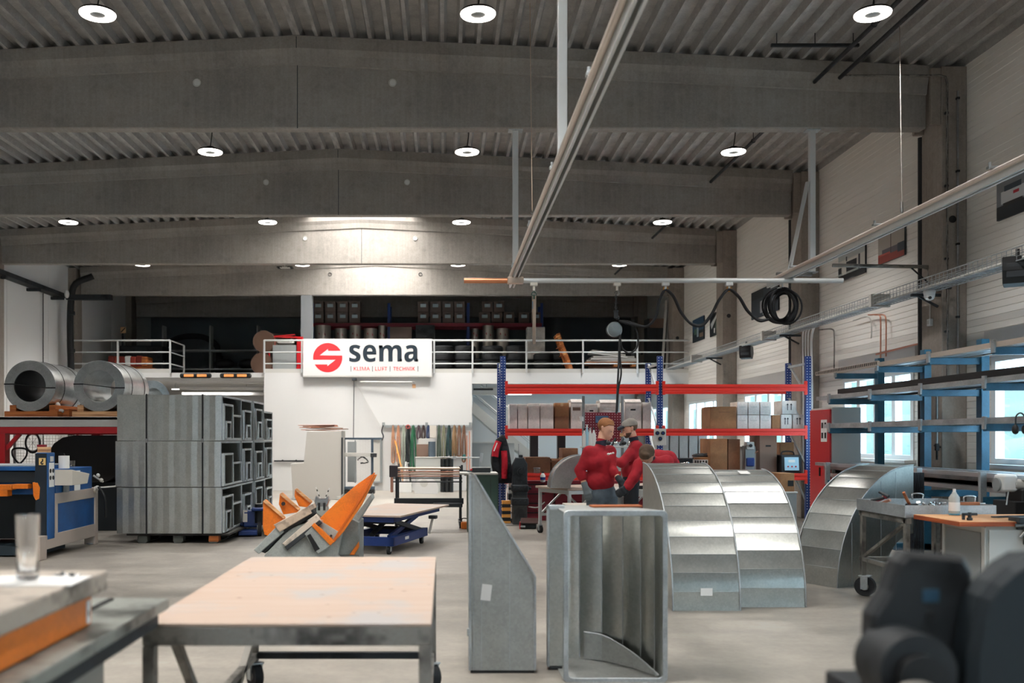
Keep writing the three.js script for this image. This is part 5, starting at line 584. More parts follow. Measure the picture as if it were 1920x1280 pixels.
// ---------- middle of the hall ----------
const caster = (p, x, z, r, yt, turn = 0) => { const c = obj('caster', [cy(r, r * .7, 0, r, 0, 'x', 22)], M.rubber, p); c.position.set(x, 0, z); c.rotation.y = turn; obj('hub', [cy(r * .4, r * .76, 0, r, 0, 'x', 14)], M.lightGrey, c); obj('fork', [rb(.012, r * 1.3, r * .7, r * .48, r * 1.35, 0, .003), rb(.012, r * 1.3, r * .7, -r * .48, r * 1.35, 0, .003), rb(r * 1.15, .012, r * 1.1, 0, r * 2.05, 0, .003)], M.galv, c); if (yt) obj('stem', [cy(r * .25, yt - r * 2, 0, (yt + r * 2) / 2, 0)], M.galv, c); return c; };
{ // folding machine with orange plates, profile seen end-on
  const z0 = 9.3, t = thing('folding_machine', 'grey folding machine with tilted orange gusset plates behind the plywood table', 'machine', [0, 0, -z0]), P = (px, py, z = z0) => [X(px, z), Y(py, z)], G = mat(0xa3a8a4, .5, 0, { map: T.wear }), OR = M.orange;
  const ex = (n, pts, za, zb, m, b = .006, holes) => obj(n, [ext(pts.map(p => P(...p)), zb - za, b, holes).translate(0, 0, -zb)], m, t);
  ex('pedestal', [[497, 1041], [545, 990], [566, 984], [600, 976], [640, 1000], [632, 1041], [660, 1090], [660, 1127], [500, 1127]], 0, .5, G);
  ex('left_beam', [[478, 1030], [522, 985], [532, 996], [486, 1036]], -.02, .7, G); ex('left_beam_slot', [[488, 1033], [528, 992], [536, 994], [496, 1036]], .02, .68, M.darkGrey);
  ex('clamp_bar', [[516, 983], [526, 995], [584, 961], [578, 950]], -.04, .9, mat(0xc5b3a2, .55, 0, { map: T.dirty })); ex('black_blade', [[522, 998], [528, 1004], [592, 962], [586, 956]], .0, .9, M.black); ex('lower_bed', [[532, 1018], [540, 1026], [602, 976], [594, 964]], -.03, .9, mat(0xcfc7bd, .5, 0, { map: T.dirty })); ex('bed_edge', [[536, 1024], [540, 1029], [604, 979], [600, 975]], -.035, .9, M.darkGrey);
  ex('right_wing', [[574, 1000], [590, 984], [622, 1020], [598, 1036], [586, 1020]], -.05, .55, G); ex('wing_slot', [[578, 1003], [583, 1000], [600, 1027], [593, 1031]], -.054, .1, M.black);
  ex('wing_base', [[603, 1016], [640, 990], [655, 974], [671, 982], [671, 1041], [650, 1041], [590, 1041]], .1, .6, mat(0x8d928f, .5, 0, { map: T.wear })); ex('orange_trim', [[655, 1041], [671, 1018], [671, 1026], [662, 1041]], .08, .1, OR); ex('wing_foot', [[596, 1041], [671, 1041], [671, 1120], [596, 1120]], .12, .6, mat(0x7d817f, .5));
  ex('orange_plate', [[589, 984], [622, 1017], [628, 1010], [640, 996], [672, 950], [699, 892], [696, 890], [670, 908], [635, 938], [606, 966]], .0, .012, OR, .003); 
  ex('plate_fold', [[622, 1017], [628, 1014], [644, 996], [678, 946], [706, 890], [698, 890], [674, 944], [640, 992]], -.05, .03, OR, .004); ex('fold_line', [[625, 1012], [629, 1012], [688, 920], [704, 886], [701, 886], [684, 920]], -.06, -.045, mat(0xc85f10, .45), .002);
  ex('plate_lip', [[587, 984], [591, 980], [627, 1014], [621, 1020]], -.07, .02, OR, .004); ex('far_plate_edge', [[640, 1000], [692, 930], [694, 938], [660, 992], [648, 1004]], .2, .5, G);
  [[[485, 943], [484, 990], [487, 1006], [496, 1010], [524, 982], [526, 974], [490, 940]], [[507, 932], [505, 952], [514, 972], [540, 968], [546, 962], [512, 930]], [[528, 926], [527, 940], [536, 960], [552, 962], [562, 952], [532, 925]]].forEach((g, i) => { ex('orange_fin', g, .25 + i * .3, .275 + i * .3, OR, .003); const a = g[0], b = [[526, 974], [546, 962], [562, 952]][i], e = [[487, 941], [509, 931], [530, 925]][i]; obj('fin_edge', [bar([...P(...e), -.235 - i * .3], [...P(...b), -.235 - i * .3], .02, .03)], M.woodPale, t); });
  obj('fin_bolt', [cy(.02, .02, ...P(514, 951), -.53, 'z', 12)], M.iron, t); obj('plate_screw', [cy(.012, .02, ...P(621, 1004), .01, 'z', 10)], M.iron, t); obj('plate_bracket', [cy(.012, .03, ...P(604, 978), .01, 'z', 10), rb(.03, .01, .03, ...P(603, 975), .01, .003)], M.copper, t);
  ex('stop_block', [[593, 950], [611, 950], [613, 962], [604, 970], [593, 962]], .05, .15, mat(0x9aa19c, .5)); ex('stop_slot', [[596, 944], [598, 944], [598, 956], [596, 956]], .04, .05, M.black); ex('stop_slot', [[606, 944], [608, 944], [608, 956], [606, 956]], .04, .05, M.black); ex('stop_head', [[591, 932], [595, 936], [609, 936], [613, 932], [615, 940], [611, 950], [593, 950], [589, 940]], .05, .14, M.chrome);
  for (const [a, b] of [[[598, 936], [589, 912]], [[607, 936], [616, 914]]]) for (let k = 0; k < 5; k++) { const u = k / 5, v = (k + .62) / 5; obj('striped_rod', [rod([...P(a[0] + (b[0] - a[0]) * u, a[1] + (b[1] - a[1]) * u), -.1], [...P(a[0] + (b[0] - a[0]) * v, a[1] + (b[1] - a[1]) * v), -.1], .006, 8)], k % 2 ? M.black : M.white, t); }
  ex('rear_bar', [[604, 962], [612, 956], [636, 938], [640, 942], [616, 964]], .5, .56, M.paper); ex('rear_roller', [[628, 944], [636, 937], [640, 941], [632, 950]], .48, .5, M.black);
}
{ // scissor lift table
  const t = thing('scissor_lift_table', 'blue scissor lift table on casters with a plywood top', 'lift table', [-.667, 0, -12.62], -.287), L = 1.5, W = .85;      // local: x right side edge goes -z, width to -x
  obj('base_frame', [rb(.09, .12, L, -.045, .17, -L / 2, .006), rb(.09, .12, L, -W + .045, .17, -L / 2, .006), rb(W, .12, .06, -W / 2, .17, -.03, .006), rb(W, .1, .06, -W / 2, .17, -L + .03, .006)], M.darkBlue, t);
  const yT = .5; obj('top_frame', [rb(.06, .07, 2.1, -.06, yT - .05, -1.15, .006), rb(.06, .07, 2.1, -W + .06, yT - .05, -1.15, .006), rb(W - .06, .07, .05, -W / 2, yT - .05, -.12, .005), rb(W - .06, .07, .05, -W / 2, yT - .05, -2.18, .005)], M.darkBlue, t);
  obj('plywood_top', [rb(W + .16, .025, 2.3, -W / 2, yT, -1.2, .004)], M.ply, t);
  for (const x of [-.12, -W + .12]) { obj('scissor_arm', [bar([x, .21, -.15], [x, yT - .08, -1.35], .045, .06)], M.darkBlue, t); obj('scissor_arm', [bar([x + .05, yT - .08, -.25], [x + .05, .21, -1.35], .045, .06)], M.darkGrey, t); }
  obj('cross_tube', [rod([-.1, .23, -1.32], [-W + .1, .23, -1.32], .025), rod([-.1, .4, -.3], [-W + .1, .4, -.3], .025)], M.iron, t); obj('cylinder', [rod([-.42, .22, -.3], [-.42, .4, -.95], .035)], M.iron, t);
  obj('lettering', [bx(.003, .04, .16, .002, .175, -.55)], M.paper, t); for (const [x, z] of [[-.08, -.05], [-W + .08, -.05], [-.08, -L + .05], [-W + .08, -L + .05]]) caster(t, x, z, .055, 0);
  obj('brake_pedal', [rod([.02, .14, -L + .0], [.06, .36, -L - .05], .018)], M.lightGrey, t); obj('pedal_pad', [rb(.12, .05, .09, .065, .38, -L - .05, .012)], M.darkGrey, t);
}
{ // roller machine
  const z = 16.4, x0 = X(737, z), x1 = X(867, z), y = p => Y(p, z), t = thing('roller_machine', 'dark sheet roller machine with shiny copper-toned rollers on a black frame', 'machine', [0, 0, -z]), blk = mat(0x22262a, .5);
  [[878, .021, M.copperAlu], [884, .012, M.copper], [888, .017, M.copperAlu], [892.5, .012, M.copper]].forEach(([p, r, m]) => obj('roller', [rod([x0 + .03, y(p), 0], [x1 - .02, y(p), 0], r, 18)], m, t));
  obj('gear_box', [rb(.14, .2, .16, X(738, z), y(883), 0, .01)], mat(0x383034, .5), t); obj('end_post', [rb(.035, .16, .12, X(866, z), y(880), 0, .006)], blk, t); for (const p of [896, 903]) obj('tie_bar', [rb(x1 - x0, .02, .03, (x0 + x1) / 2, y(p), 0, .003)], blk, t);
  obj('bottom_beam', [rb(x1 - x0, .1, .08, (x0 + x1) / 2 + .02, y(940) + .01, 0, .006), rb(.5, .07, .06, x1 - .25, y(947) + .01, .1, .006)], blk, t); for (const x of [x0 + .06, x1 - .03]) for (const q of [.0, -.5]) obj('leg', [rb(.04, y(875) - .12, .04, x, (y(875) + .12) / 2, q, .004)], blk, t); for (const x of [x0 + .06, x1 - .03]) for (const q of [0, -.5]) caster(t, x, q, .06, 0);
  obj('crank', [rod([x1, y(882), .02], [x1 + .15, y(883), .02], .012), cy(.03, .04, x1 + .05, y(888), .02, 'x', 14)], blk, t); obj('hanging_rag', [rb(.05, .3, .03, x0 - .02, y(906), 0, .01)], M.copper, t);
  obj('measuring_rail', [rod([X(822, z), y(857.5), -.3], [X(900, z), y(858.5), -.3], .012), cy(.03, .05, X(852, z), y(858), -.3), cy(.02, .05, X(879, z), y(858.5), -.3)], M.railGalv, t);
  const pd = thing('foot_switch', 'small orange foot switch on the floor beside the roller machine', 'switch', [X(871, 16.2), 0, -16.3]); obj('case', [rb(.12, .12, .14, 0, .06, 0, .02)], M.orange, pd); obj('guard', [tb([[-.05, .12, 0], [-.04, .17, 0], [.04, .17, 0], [.05, .12, 0]], .01, 14, 6)], M.black, pd);
}
{ // tall grey cabinet seen from behind, cardboard on top
  const z = 24, P = (px, py) => [X(px, z), Y(py, z)], t = thing('machine_housing', 'tall pale grey sheet-metal housing with a lower step at its left', 'housing', [0, 0, -z]), g = mat(0xb9b5ae, .55);
  obj('housing', [ext([P(546, 869), P(570, 868), P(576, 809), P(640, 808), P(640, 936), P(550, 936)], .9, .006).translate(0, 0, -.9)], g, t); obj('plinth', [ext([P(552, 936), P(637, 936), P(637, 940), P(552, 940)], .8).translate(0, 0, -.85)], M.black, t); obj('side_strip', [ext([P(640, 820), P(643, 820), P(643, 925), P(640, 928)], .03).translate(0, 0, .0)], M.darkGrey, t); for (const p of [551, 632]) obj('foot_bracket', [rb(.12, .09, .05, X(p + 3, z), Y(933, z), .02, .01)], M.lightGrey, t);
  const c = thing('cardboard_pile', 'flat pile of brown cardboard sheets on the grey housing', 'cardboard', [X(605, z), Y(808, z), -z - .4]); for (let i = 0; i < 7; i++) obj('sheet', [rb(.95 + rnd(-.15, .1), .014, .6, rnd(-.12, .12) - .02 * i, .02 + i * .022, rnd(-.05, .05), .003, 0, rnd(-.15, .15), rnd(-.05, .03))], i % 2 ? M.cardDark : M.copper, c);
  const zc = 24.8, Q = (px, py) => [X(px, zc), Y(py, zc)], w = thing('mesh_cage_door', 'blue-grey cage cabinet with an expanded mesh door against the white wall', 'cage', [0, 0, -zc]), fr = mat(0x3d4d5c, .5);
  const postx = (p, y0, y1, m, wd = .07) => { const [a, b] = [Q(p, y0), Q(p, y1)]; obj('post', [rb(wd, a[1] - b[1], .07, a[0], (a[1] + b[1]) / 2, 0, .005)], m, w); }; postx(645, 822, 921, fr); postx(698, 822, 905, fr, .06); postx(714, 822, 905, M.grey, .04); postx(666, 825, 905, M.grey, .03); obj('top_bar', [rb(X(716, zc) - X(643, zc), .05, .07, (X(716, zc) + X(643, zc)) / 2, Y(822, zc), 0, .005)], fr, w); obj('bottom_bar', [rb(.85, .06, .3, X(672, zc), Y(914, zc), 0, .005)], fr, w); obj('plinth', [rb(.9, .1, .3, X(670, zc), Y(921, zc), 0, .005)], M.black, w);
  const mesh = []; const [mx0, my0] = Q(669, 905), [mx1, my1] = Q(697, 825); for (let i = 0; i < 26; i++) { const yy = my0 + (my1 - my0) * i / 26; mesh.push(bar([mx0, yy, .01], [mx1, yy + .12, .01], .008, .008, 0), bar([mx0, yy + .12, .01], [mx1, yy, .01], .008, .008, 0)); } obj('expanded_mesh', mesh, M.lightGrey, w).userData.kind = 'stuff';
  obj('latch_bar', [rb(.75, .1, .05, X(673, zc), Y(852, zc), .06, .006)], M.lightGrey, w); obj('latch_block', [rb(.16, .1, .1, X(701, zc), Y(853, zc), .08, .01)], M.darkGrey, w); obj('inner_panel', [spanb(X(648, zc), X(665, zc), Y(905, zc), Y(828, zc), -.5, -.48)], M.grey, w); obj('cable_clutter', [tb([[X(670, zc), Y(862, zc), -.1], [X(680, zc), Y(856, zc), .02], [X(690, zc), Y(866, zc), -.05], [X(676, zc), Y(868, zc), .02]], .02, 24, 6)], M.darkGrey, w);
  const d = thing('frame_panel', 'grey framed panel on the white wall right of the mesh cage', 'panel', [0, 0, -28.24]); const zf = 28.24; obj('frame', [span(X(700, zf), X(716, zf), Y(825, zf), Y(822, zf), -.03, .03), span(X(714, zf), X(717, zf), Y(905, zf), Y(822, zf), -.03, .03), span(X(700, zf), X(716, zf), Y(905, zf), Y(902, zf), -.03, .03)], M.grey, d); obj('panel', [spanb(X(700, zf), X(714, zf), Y(902, zf), Y(825, zf), -.02, -.01)], M.lightGrey, d);
}
// ---------- work area ----------
{
  const z = 15.6, t = thing('work_table', 'trestle work table with a plywood top and a large caster, behind the front ducts', 'table', [X(1008, z), 0, -z], .42), yt = .765, tu = M.railGalv;      // far-left corner, length along +x (towards the camera on the right)
  obj('plywood_top', [rb(2.7, .035, 1.0, 1.33, yt - .017, .46, .004)], M.ply, t); for (const [x, q] of [[.03, .03], [.03, .93], [2.6, .03], [2.6, .93]]) { obj('leg', [rb(.045, yt - .16, .045, x, (yt + .12) / 2, q, .004)], tu, t); caster(t, x, q, .062, 0); } for (const q of [.03, .93]) { obj('apron', [rb(2.6, .06, .04, 1.32, yt - .065, q, .004)], tu, t); obj('lower_rail', [rb(2.6, .04, .04, 1.32, .3, q, .004)], tu, t); for (let k = 0; k < 3; k++) { obj('brace', [bar([.05 + k * .86, .32, q], [.46 + k * .86, yt - .09, q], .03)], tu, t); obj('brace', [bar([.46 + k * .86, yt - .09, q], [.88 + k * .86, .32, q], .03)], tu, t); } } for (const x of [.03, 2.6]) obj('end_apron', [rb(.04, .06, .9, x, yt - .065, .48, .004)], tu, t);
}
function elbow(l, x, y, z, turn, R, r, W, n, group, flange = true, sx = 1) {      // 90 degree duct: arc in the local xy plane about the origin, from the ground (x=-R) to the top (y=R); width W towards -z
  const t = thing('duct_elbow', l, 'duct', [x, y, z], turn, group), ZN = M.zinc, pt = (rad, a) => [-rad * Math.cos(a) * sx, rad * Math.sin(a)], A = i => i / n * Math.PI / 2;
  const band = (rad, bulge) => { const p = []; const per = 5; for (let i = 0; i < n * per; i++) { const q = k => { const f = k % per / per, st = Math.PI / 2 / n, rr = rad * Math.cos(st / 2) / Math.cos((f - .5) * st) + (bulge ? .005 * Math.sin(f * Math.PI) * (Math.floor(k / per) % 3 === 1 ? 1 : -.35) : 0), [a, b] = pt(rr, k / (n * per) * Math.PI / 2); return [a, b]; }; const [a, b] = q(i), [c, d] = q(i + 1); p.push(a, b, 0, a, b, -W, c, d, -W, a, b, 0, c, d, -W, c, d, 0); } const g = new THREE.BufferGeometry(); g.setAttribute('position', new THREE.Float32BufferAttribute(p, 3)); const m = mergeVertices(g, 1e-5); m.computeVertexNormals(); return toCreasedNormals(m, .07); };
  obj('outer_sheet', [band(R, true)], ZN, t); obj('inner_sheet', [band(r, false)], ZN, t);
  const N = 28, ring2 = [...[...Array(N + 1)].map((_, i) => pt(R, i / N * Math.PI / 2)), ...[...Array(N + 1)].map((_, i) => pt(r, (N - i) / N * Math.PI / 2))];
  for (const q of [0, -W]) obj('side_plate', [ext(ring2, .003).translate(0, 0, q - .0015)], M.zinc, t);
  const seam = rad => [...Array(N + 1)].map((_, i) => pt(rad, i / N * Math.PI / 2));
  for (const q of [0, -W]) obj('edge_seam', [tb(seam(R + .004).map(([a, b]) => [a, b, q]), .008, 60, 6)], M.galv, t);
  for (let i = 1; i < n; i++) { const [a, b] = pt(R + .003, A(i)); obj('cross_seam', [rod([a, b, -.01], [a, b, -W + .01], .0022, 6)], M.galv, t); }
  return t;
}
{
  { const t = elbow('small zinc elbow duct lying on the plywood work table', X(1096, 14.6), .772, -14.7, 0, .5, .2, .45, 5); }
  { const z = 15.7, t = thing('green_cabinet', 'dark green cabinet with a grey worktop and odds and ends', 'cabinet', [X(905, z), 0, -z]); obj('carcass', [rb(.5, .94, .6, -.0, .47, -.3, .01)], M.greenDark, t); obj('worktop', [rb(.62, .03, .68, -.06, .955, -.3, .004)], M.lightGrey, t); obj('door_gap', [bx(.006, .8, .004, .13, .48, .002)], M.black, t); obj('side_panel', [span(.252, .262, .05, .9, -.58, -.02, .002)], mat(0x16251f, .6), t);
    const b = thing('steel_box', 'low dark steel box on the green cabinet', 'box', [X(903, z), .97, -z - .2]); obj('box', [rb(.3, .08, .25, 0, .04, 0, .006)], M.iron, b); obj('rim', [rb(.31, .012, .26, 0, .08, 0, .003)], M.steel, b); const s = thing('metal_strip', 'light metal strip standing on the green cabinet', 'strip', [X(903, z), .97, -z - .4]); obj('strip', [rb(.05, .32, .01, 0, .16, 0, .002, 0, 0, -.12)], M.galv, s); obj('foot', [rb(.08, .02, .08, 0, .01, 0, .003)], M.iron, s); const rd = thing('red_tool', 'small red clamp on the left end of the green cabinet', 'tool', [X(889, z) - .02, .97, -z - .15]); obj('grip', [sph(.035, 0, .035, 0, 1.3, 1, 1)], M.red, rd); obj('jaw', [rb(.1, .02, .04, -.04, .02, .03, .004)], M.iron, rd); }
  { const t = thing('work_jacket', 'black and red work jacket hanging on the left rack upright', 'jacket', [X(942, 17.3), 0, -17.3]); const y = p => Y(p, 17.3), x = p => X(p, 17.3) - X(942, 17.3); const blk = mat(0x15161b, .9, 0, { bumpMap: T.clothBump, bumpScale: .02 }), rd = mat(0xc0142a, .85, 0, { bumpMap: T.clothBump, bumpScale: .02 }); const sec = (pts, yy) => pts.map(([a, b]) => [x(a), y(yy), b]); const S = (c, w, d, yy, n = 14) => [...Array(n)].map((_, i) => { const a = i / n * 6.283; return [x(c) + Math.cos(a) * w * (1 + .1 * Math.sin(3 * a + yy)), y(yy), .06 + Math.sin(a) * d]; }); const body = [[942, .02, .03, 815], [941, .08, .07, 822], [940, .12, .09, 838], [942, .15, .11, 860], [944, .17, .12, 885], [945, .17, .11, 905]]; const g = toCreasedNormals(mergeVertices(uvless(loft(body.map(b => S(...b))))), 1.2); obj('body', [g], blk, t); obj('sleeve', [tb([[x(937), y(826), .1], [x(930), y(842), .13], [x(927), y(860), .15], [x(931), y(885), .15], [x(934), y(900), .14]], .075, 30, 12)], blk, t); obj('red_shoulder', [tb([[x(934), y(828), .14], [x(929), y(842), .17], [x(927), y(856), .185]], .062, 14, 12)], rd, t); obj('red_front', [tb([[x(944), y(845), .15], [x(945), y(865), .17], [x(944), y(896), .165]], .055, 16, 10)], rd, t); obj('reflective_stripe', [tb([[x(931), y(830), .2], [x(925), y(845), .235]], .012, 8, 6)], M.paper, t); }
  { const z = 16.9, y = p => Y(p, z), t = thing('power_hammer', 'dark iron power hammer post with bolted heads', 'machine', [X(975, z), 0, -z - .1]), I = M.iron; obj('base', [rb(.52, .02, .4, -.02, .01, 0, .004)], M.steelDull, t); obj('foot', [extX([[-.16, 0], [.16, 0], [.15, .52], [-.15, .52]], -.115, .115, .008)], mat(0x3b4042, .6, .2, { map: T.dirty }), t); obj('lower_head', [rb(.3, .15, .3, 0, y(940), .02, .03)], I, t); obj('middle', [rb(.26, .2, .28, 0, y(927), .0, .03)], I, t); obj('upper_head', [rb(.3, .13, .3, 0, y(915), .02, .03)], I, t); obj('column', [ext([[-.12, 0], [.12, 0], [.12, .36], [.06, .46], [-.06, .46], [-.12, .34]], .22, .01).translate(0, y(908), -.11)], I, t); obj('ram', [rb(.07, .16, .1, .02, y(861), 0, .01)], I, t); obj('eccentric', [cy(.07, .05, .02, y(884), .13, 'z', 24)], I, t); obj('eccentric_core', [cy(.035, .02, .02, y(884), .165, 'z', 18)], M.black, t); for (const q of [915, 940]) for (const dx of [-.09, .0, .09]) { const b = obj('bolt', [cy(.028, .03, dx, y(q), .18, 'z', 16)], I, t); obj('bolt_core', [cy(.014, .01, dx, y(q), .197, 'z', 12)], M.black, b); } for (const s of [-1, 1]) obj('side_bolt', [cy(.03, .06, s * .17, y(915), .05, 'x', 12)], M.iron, t); obj('guide_rod', [rod([-.02, y(860), .05], [-.02, y(832), .05], .006)], M.steel, t); obj('cable', [tb([[.15, y(950), .1], [.3, y(950), .2], [.42, y(940), .25]], .01, 20, 6)], M.lightGrey, t);
    const pd = thing('foot_pedal', 'red-edged black foot pedal lying before the iron post', 'pedal', [X(992, 16.4), 0, -16.35], -.15); obj('plate', [rb(.3, .02, .28, 0, .13, 0, .004, .22)], mat(0x3c2420, .5), pd); obj('side', [rb(.02, .12, .3, -.15, .06, 0, .004)], M.red, pd); obj('body', [rb(.24, .1, .2, 0, .055, -.03, .01)], M.black, pd); obj('pin', [cy(.02, .08, -.1, .04, .12, 'x')], M.galv, pd); }
  { // perforated tool wall with posts, bottles
    const z = 14.9, y = p => Y(p, z), x = p => X(p, z) - X(1130, z), t = thing('tool_board', 'dark red perforated tool board between grey posts', 'tool board', [X(1130, z), 0, -z]); obj('panel', [span(x(1095), x(1166), y(828), y(773), -.02, 0, .003)], M.maroon, t); const h = []; for (let i = 0; i < 14; i++) for (let j = 0; j < 11; j++) h.push(bx(.012, .012, .004, x(1098) + i * .0413, y(826) + j * .0412, .001)); obj('hole_grid', h, mat(0xe2b8bd, .6), t).userData.kind = 'stuff'; for (const p of [1094, 1167]) obj('post', [rb(.04, y(742), .04, x(p), y(742) / 2, -.01, .004)], M.steel, t); obj('lamp_arm', [rb(.05, .02, .12, x(1089), y(782), .05, .005), cy(.03, .06, x(1089), y(786), .1)], M.paper, t); obj('blue_screen', [rb(.2, .11, .02, x(1128), y(786), .03, .006)], mat(0x47617e, .5), t); obj('card', [rb(.09, .05, .006, x(1165), y(815), .1, .002)], M.woodPale, t); obj('tool_shelf', [rb(.9, .02, .3, .1, y(834) - .03, .12, .004)], M.lightGrey, t); for (const q of [-.3, .5]) obj('shelf_bracket', [bar([q, y(834) - .04, .25], [q, y(834) - .25, .0], .02)], M.steel, t);
    const bo = (l, p, yt, r, c, cap) => { const o = thing('spray_bottle', l, 'bottle', [X(p, 14.6), y(834) - .02, -14.68]), hh = Y(yt, 14.6) - (y(834) - .02); obj('bottle', [lathe([[0, 0], [r, 0], [r, hh * .7], [r * .5, hh * .85], [r * .35, hh], [0, hh]], 0, 0, 0, 18)], c, o); obj('cap', [cy(r * .4, hh * .15, 0, hh * 1.05, 0)], cap, o); }; bo('pale cartridge bottle at the left end of the tool board', 1097, 806, .03, M.paper, M.black); bo('light blue cartridge with a pointed tip before the tool board', 1102, 800, .03, mat(0x9cc4d4, .4), M.paper); bo('white bottle beside the blue cartridge', 1108, 806, .036, M.paper, M.lightGrey); bo('white bottle nearest the young worker', 1115, 805, .032, M.paper, M.darkGrey);
    const g = thing('grinder_clutter', 'cluster of black and bright hand tools below the tool board', 'tools', [X(1150, 14.7), y(834) - .02, -14.74]); for (let i = 0; i < 8; i++) obj('tool', [i % 2 ? rod([-.2 + i * .06, .02, .05], [-.14 + i * .06, .12, 0], .018) : sph(.04, -.2 + i * .06, .05, .02, 1.2, .8, 1)], [M.black, M.chrome, M.darkGrey][i % 3], g); }
  { const z = 13.6, t = thing('welding_bench', 'grey steel bench with a red drawer cabinet in front of the crouching worker', 'bench', [X(1205, z), 0, -z]); obj('top', [rb(1.0, .1, .8, .1, .76, -.3, .006)], M.lightGrey, t); for (const x of [-.35, .5]) for (const q of [.05, -.65]) obj('leg', [rb(.06, .71, .06, x, .355, q, .004)], M.grey, t); obj('drawer_cabinet', [rb(.35, .5, .5, .3, .45, -.3, .006)], M.maroon, t); for (let k = 0; k < 3; k++) obj('drawer', [rb(.33, .13, .02, .3, .28 + k * .16, -.045, .004)], k % 2 ? M.lightGrey : M.red, t); obj('plug', [rb(.09, .05, .05, -.02, .84, .0, .01)], M.black, t); obj('cable', [tb([[-.06, .84, .02], [-.15, .82, .05], [-.18, .6, .06], [-.16, .3, .08]], .012, 24, 6)], M.black, t);
    const c = thing('red_drawer_unit', 'red and white drawer unit under the work table', 'drawers', [X(1095, 13.2), 0, -13.35]); obj('carcass', [rb(.5, .62, .5, 0, .31, 0, .006)], M.beige, c); for (let k = 0; k < 4; k++) obj('drawer', [rb(.22, .13, .02, .1, .1 + k * .15, .255, .004)], M.red, c); }
}
// ---------- foreground ----------
{ // plywood table on casters
  const zf = 3.79, zb = 5.93, xl = X(266, zf), xr = X(809, zf), yt = .80, tu = M.steelDull, W = xr - xl, t = thing('plywood_table', 'large workshop table with a pale plywood top on a raw steel frame', 'table', [(xl + xr) / 2, 0, -(zf + zb) / 2]), D = zb - zf;
  obj('plywood_top', [rb(W, .012, D, 0, yt - .006, 0, .003)], M.ply, t); const e = [W / 2 - .03, D / 2 - .03];
  obj('front_rail', [rb(W, .075, .05, 0, yt - .051, e[1] + .005, .005)], tu, t); obj('rear_rail', [rb(W, .075, .05, 0, yt - .051, -e[1] - .005, .005)], tu, t); for (const s of [-1, 1]) obj('side_rail', [rb(.05, .075, D - .1, s * (e[0] + .005), yt - .051, 0, .005)], tu, t);
  for (const sx of [-1, 1]) for (const sz of [-1, 1]) { obj('leg', [rb(.05, yt - .25, .05, sx * (e[0] + .005), (yt + .07) / 2, sz * (e[1] + .005), .005)], tu, t); caster(t, sx * (e[0] + .0), sz * e[1], .075, 0, .6); }
  obj('cross_bar', [rb(W - .1, .04, .04, 0, .2, -e[1], .004)], M.iron, t); for (const s of [-1, 1]) obj('low_side_bar', [rb(.04, .04, D - .1, s * e[0], .2, 0, .004)], tu, t); obj('diagonal', [bar([-e[0], yt - .1, .75], [-e[0], .18, .2], .04)], tu, t); obj('diagonal', [bar([-e[0], yt - .1, -.75], [-e[0], .36, -e[1]], .04)], tu, t); obj('diagonal', [bar([-e[0], .36, -e[1]], [-e[0], .12, -.5], .04)], tu, t);
}
{ // tapered duct standing left of the elbow
  const z = 6.26, xl = X(881, z), xr = X(1003, z), yl = Y(890, z), ym = Y(1080, z), t = thing('tapered_duct', 'tall zinc duct piece with a sloping top and a white sticker', 'duct', [xl, 0, -z]), w = xr - xl, D = .42, ZS = M.zincSoft, b = .02;
  const f = [[0, b], [w, b], [w, ym], [.03, yl], [0, yl]];
  obj('front_sheet', [ext(f, .004).translate(0, 0, -.004)], ZS, t); obj('rear_sheet', [ext(f, .004).translate(0, 0, -D)], ZS, t); obj('left_sheet', [span(0, .004, b, yl, -D, 0, .001)], M.zinc, t); obj('right_sheet', [span(w - .004, w, b, ym, -D, 0, .001)], M.zinc, t); obj('slope_sheet', [bar([w, ym, -D / 2], [.03, yl, -D / 2], D, .004, 0)], M.zinc, t);
  for (const [x, h] of [[.024, yl - .03], [.075, yl - .1], [.26, yl - .42]]) obj('bend_line', [rb(.004, h - b, .004, x, (h + b) / 2, .001, .001)], M.galv, t); obj('edge_seam', [rb(.016, yl - b, .02, 0, (yl + b) / 2, .004, .004), rb(.014, ym - b, .02, w, (ym + b) / 2, .004, .004), bar([w, ym, .004], [.03, yl, .004], .014)], M.galv, t); obj('bottom_gap', [rb(w - .01, .02, D - .02, w / 2, .01, -D / 2, .002)], M.black, t);
  obj('sticker', [bx(.065, .105, .002, .107, Y(1110, z), .004, 0, 0, -.12)], M.paper, t); obj('tape_strip', [bar([w - .055, ym + .115, .008], [w + .005, ym + .0, .008], .035, .004, 0)], M.paper, t); obj('corner_clip', [rb(.02, .05, .03, -.008, .27, .0, .004)], M.galv, t);
}
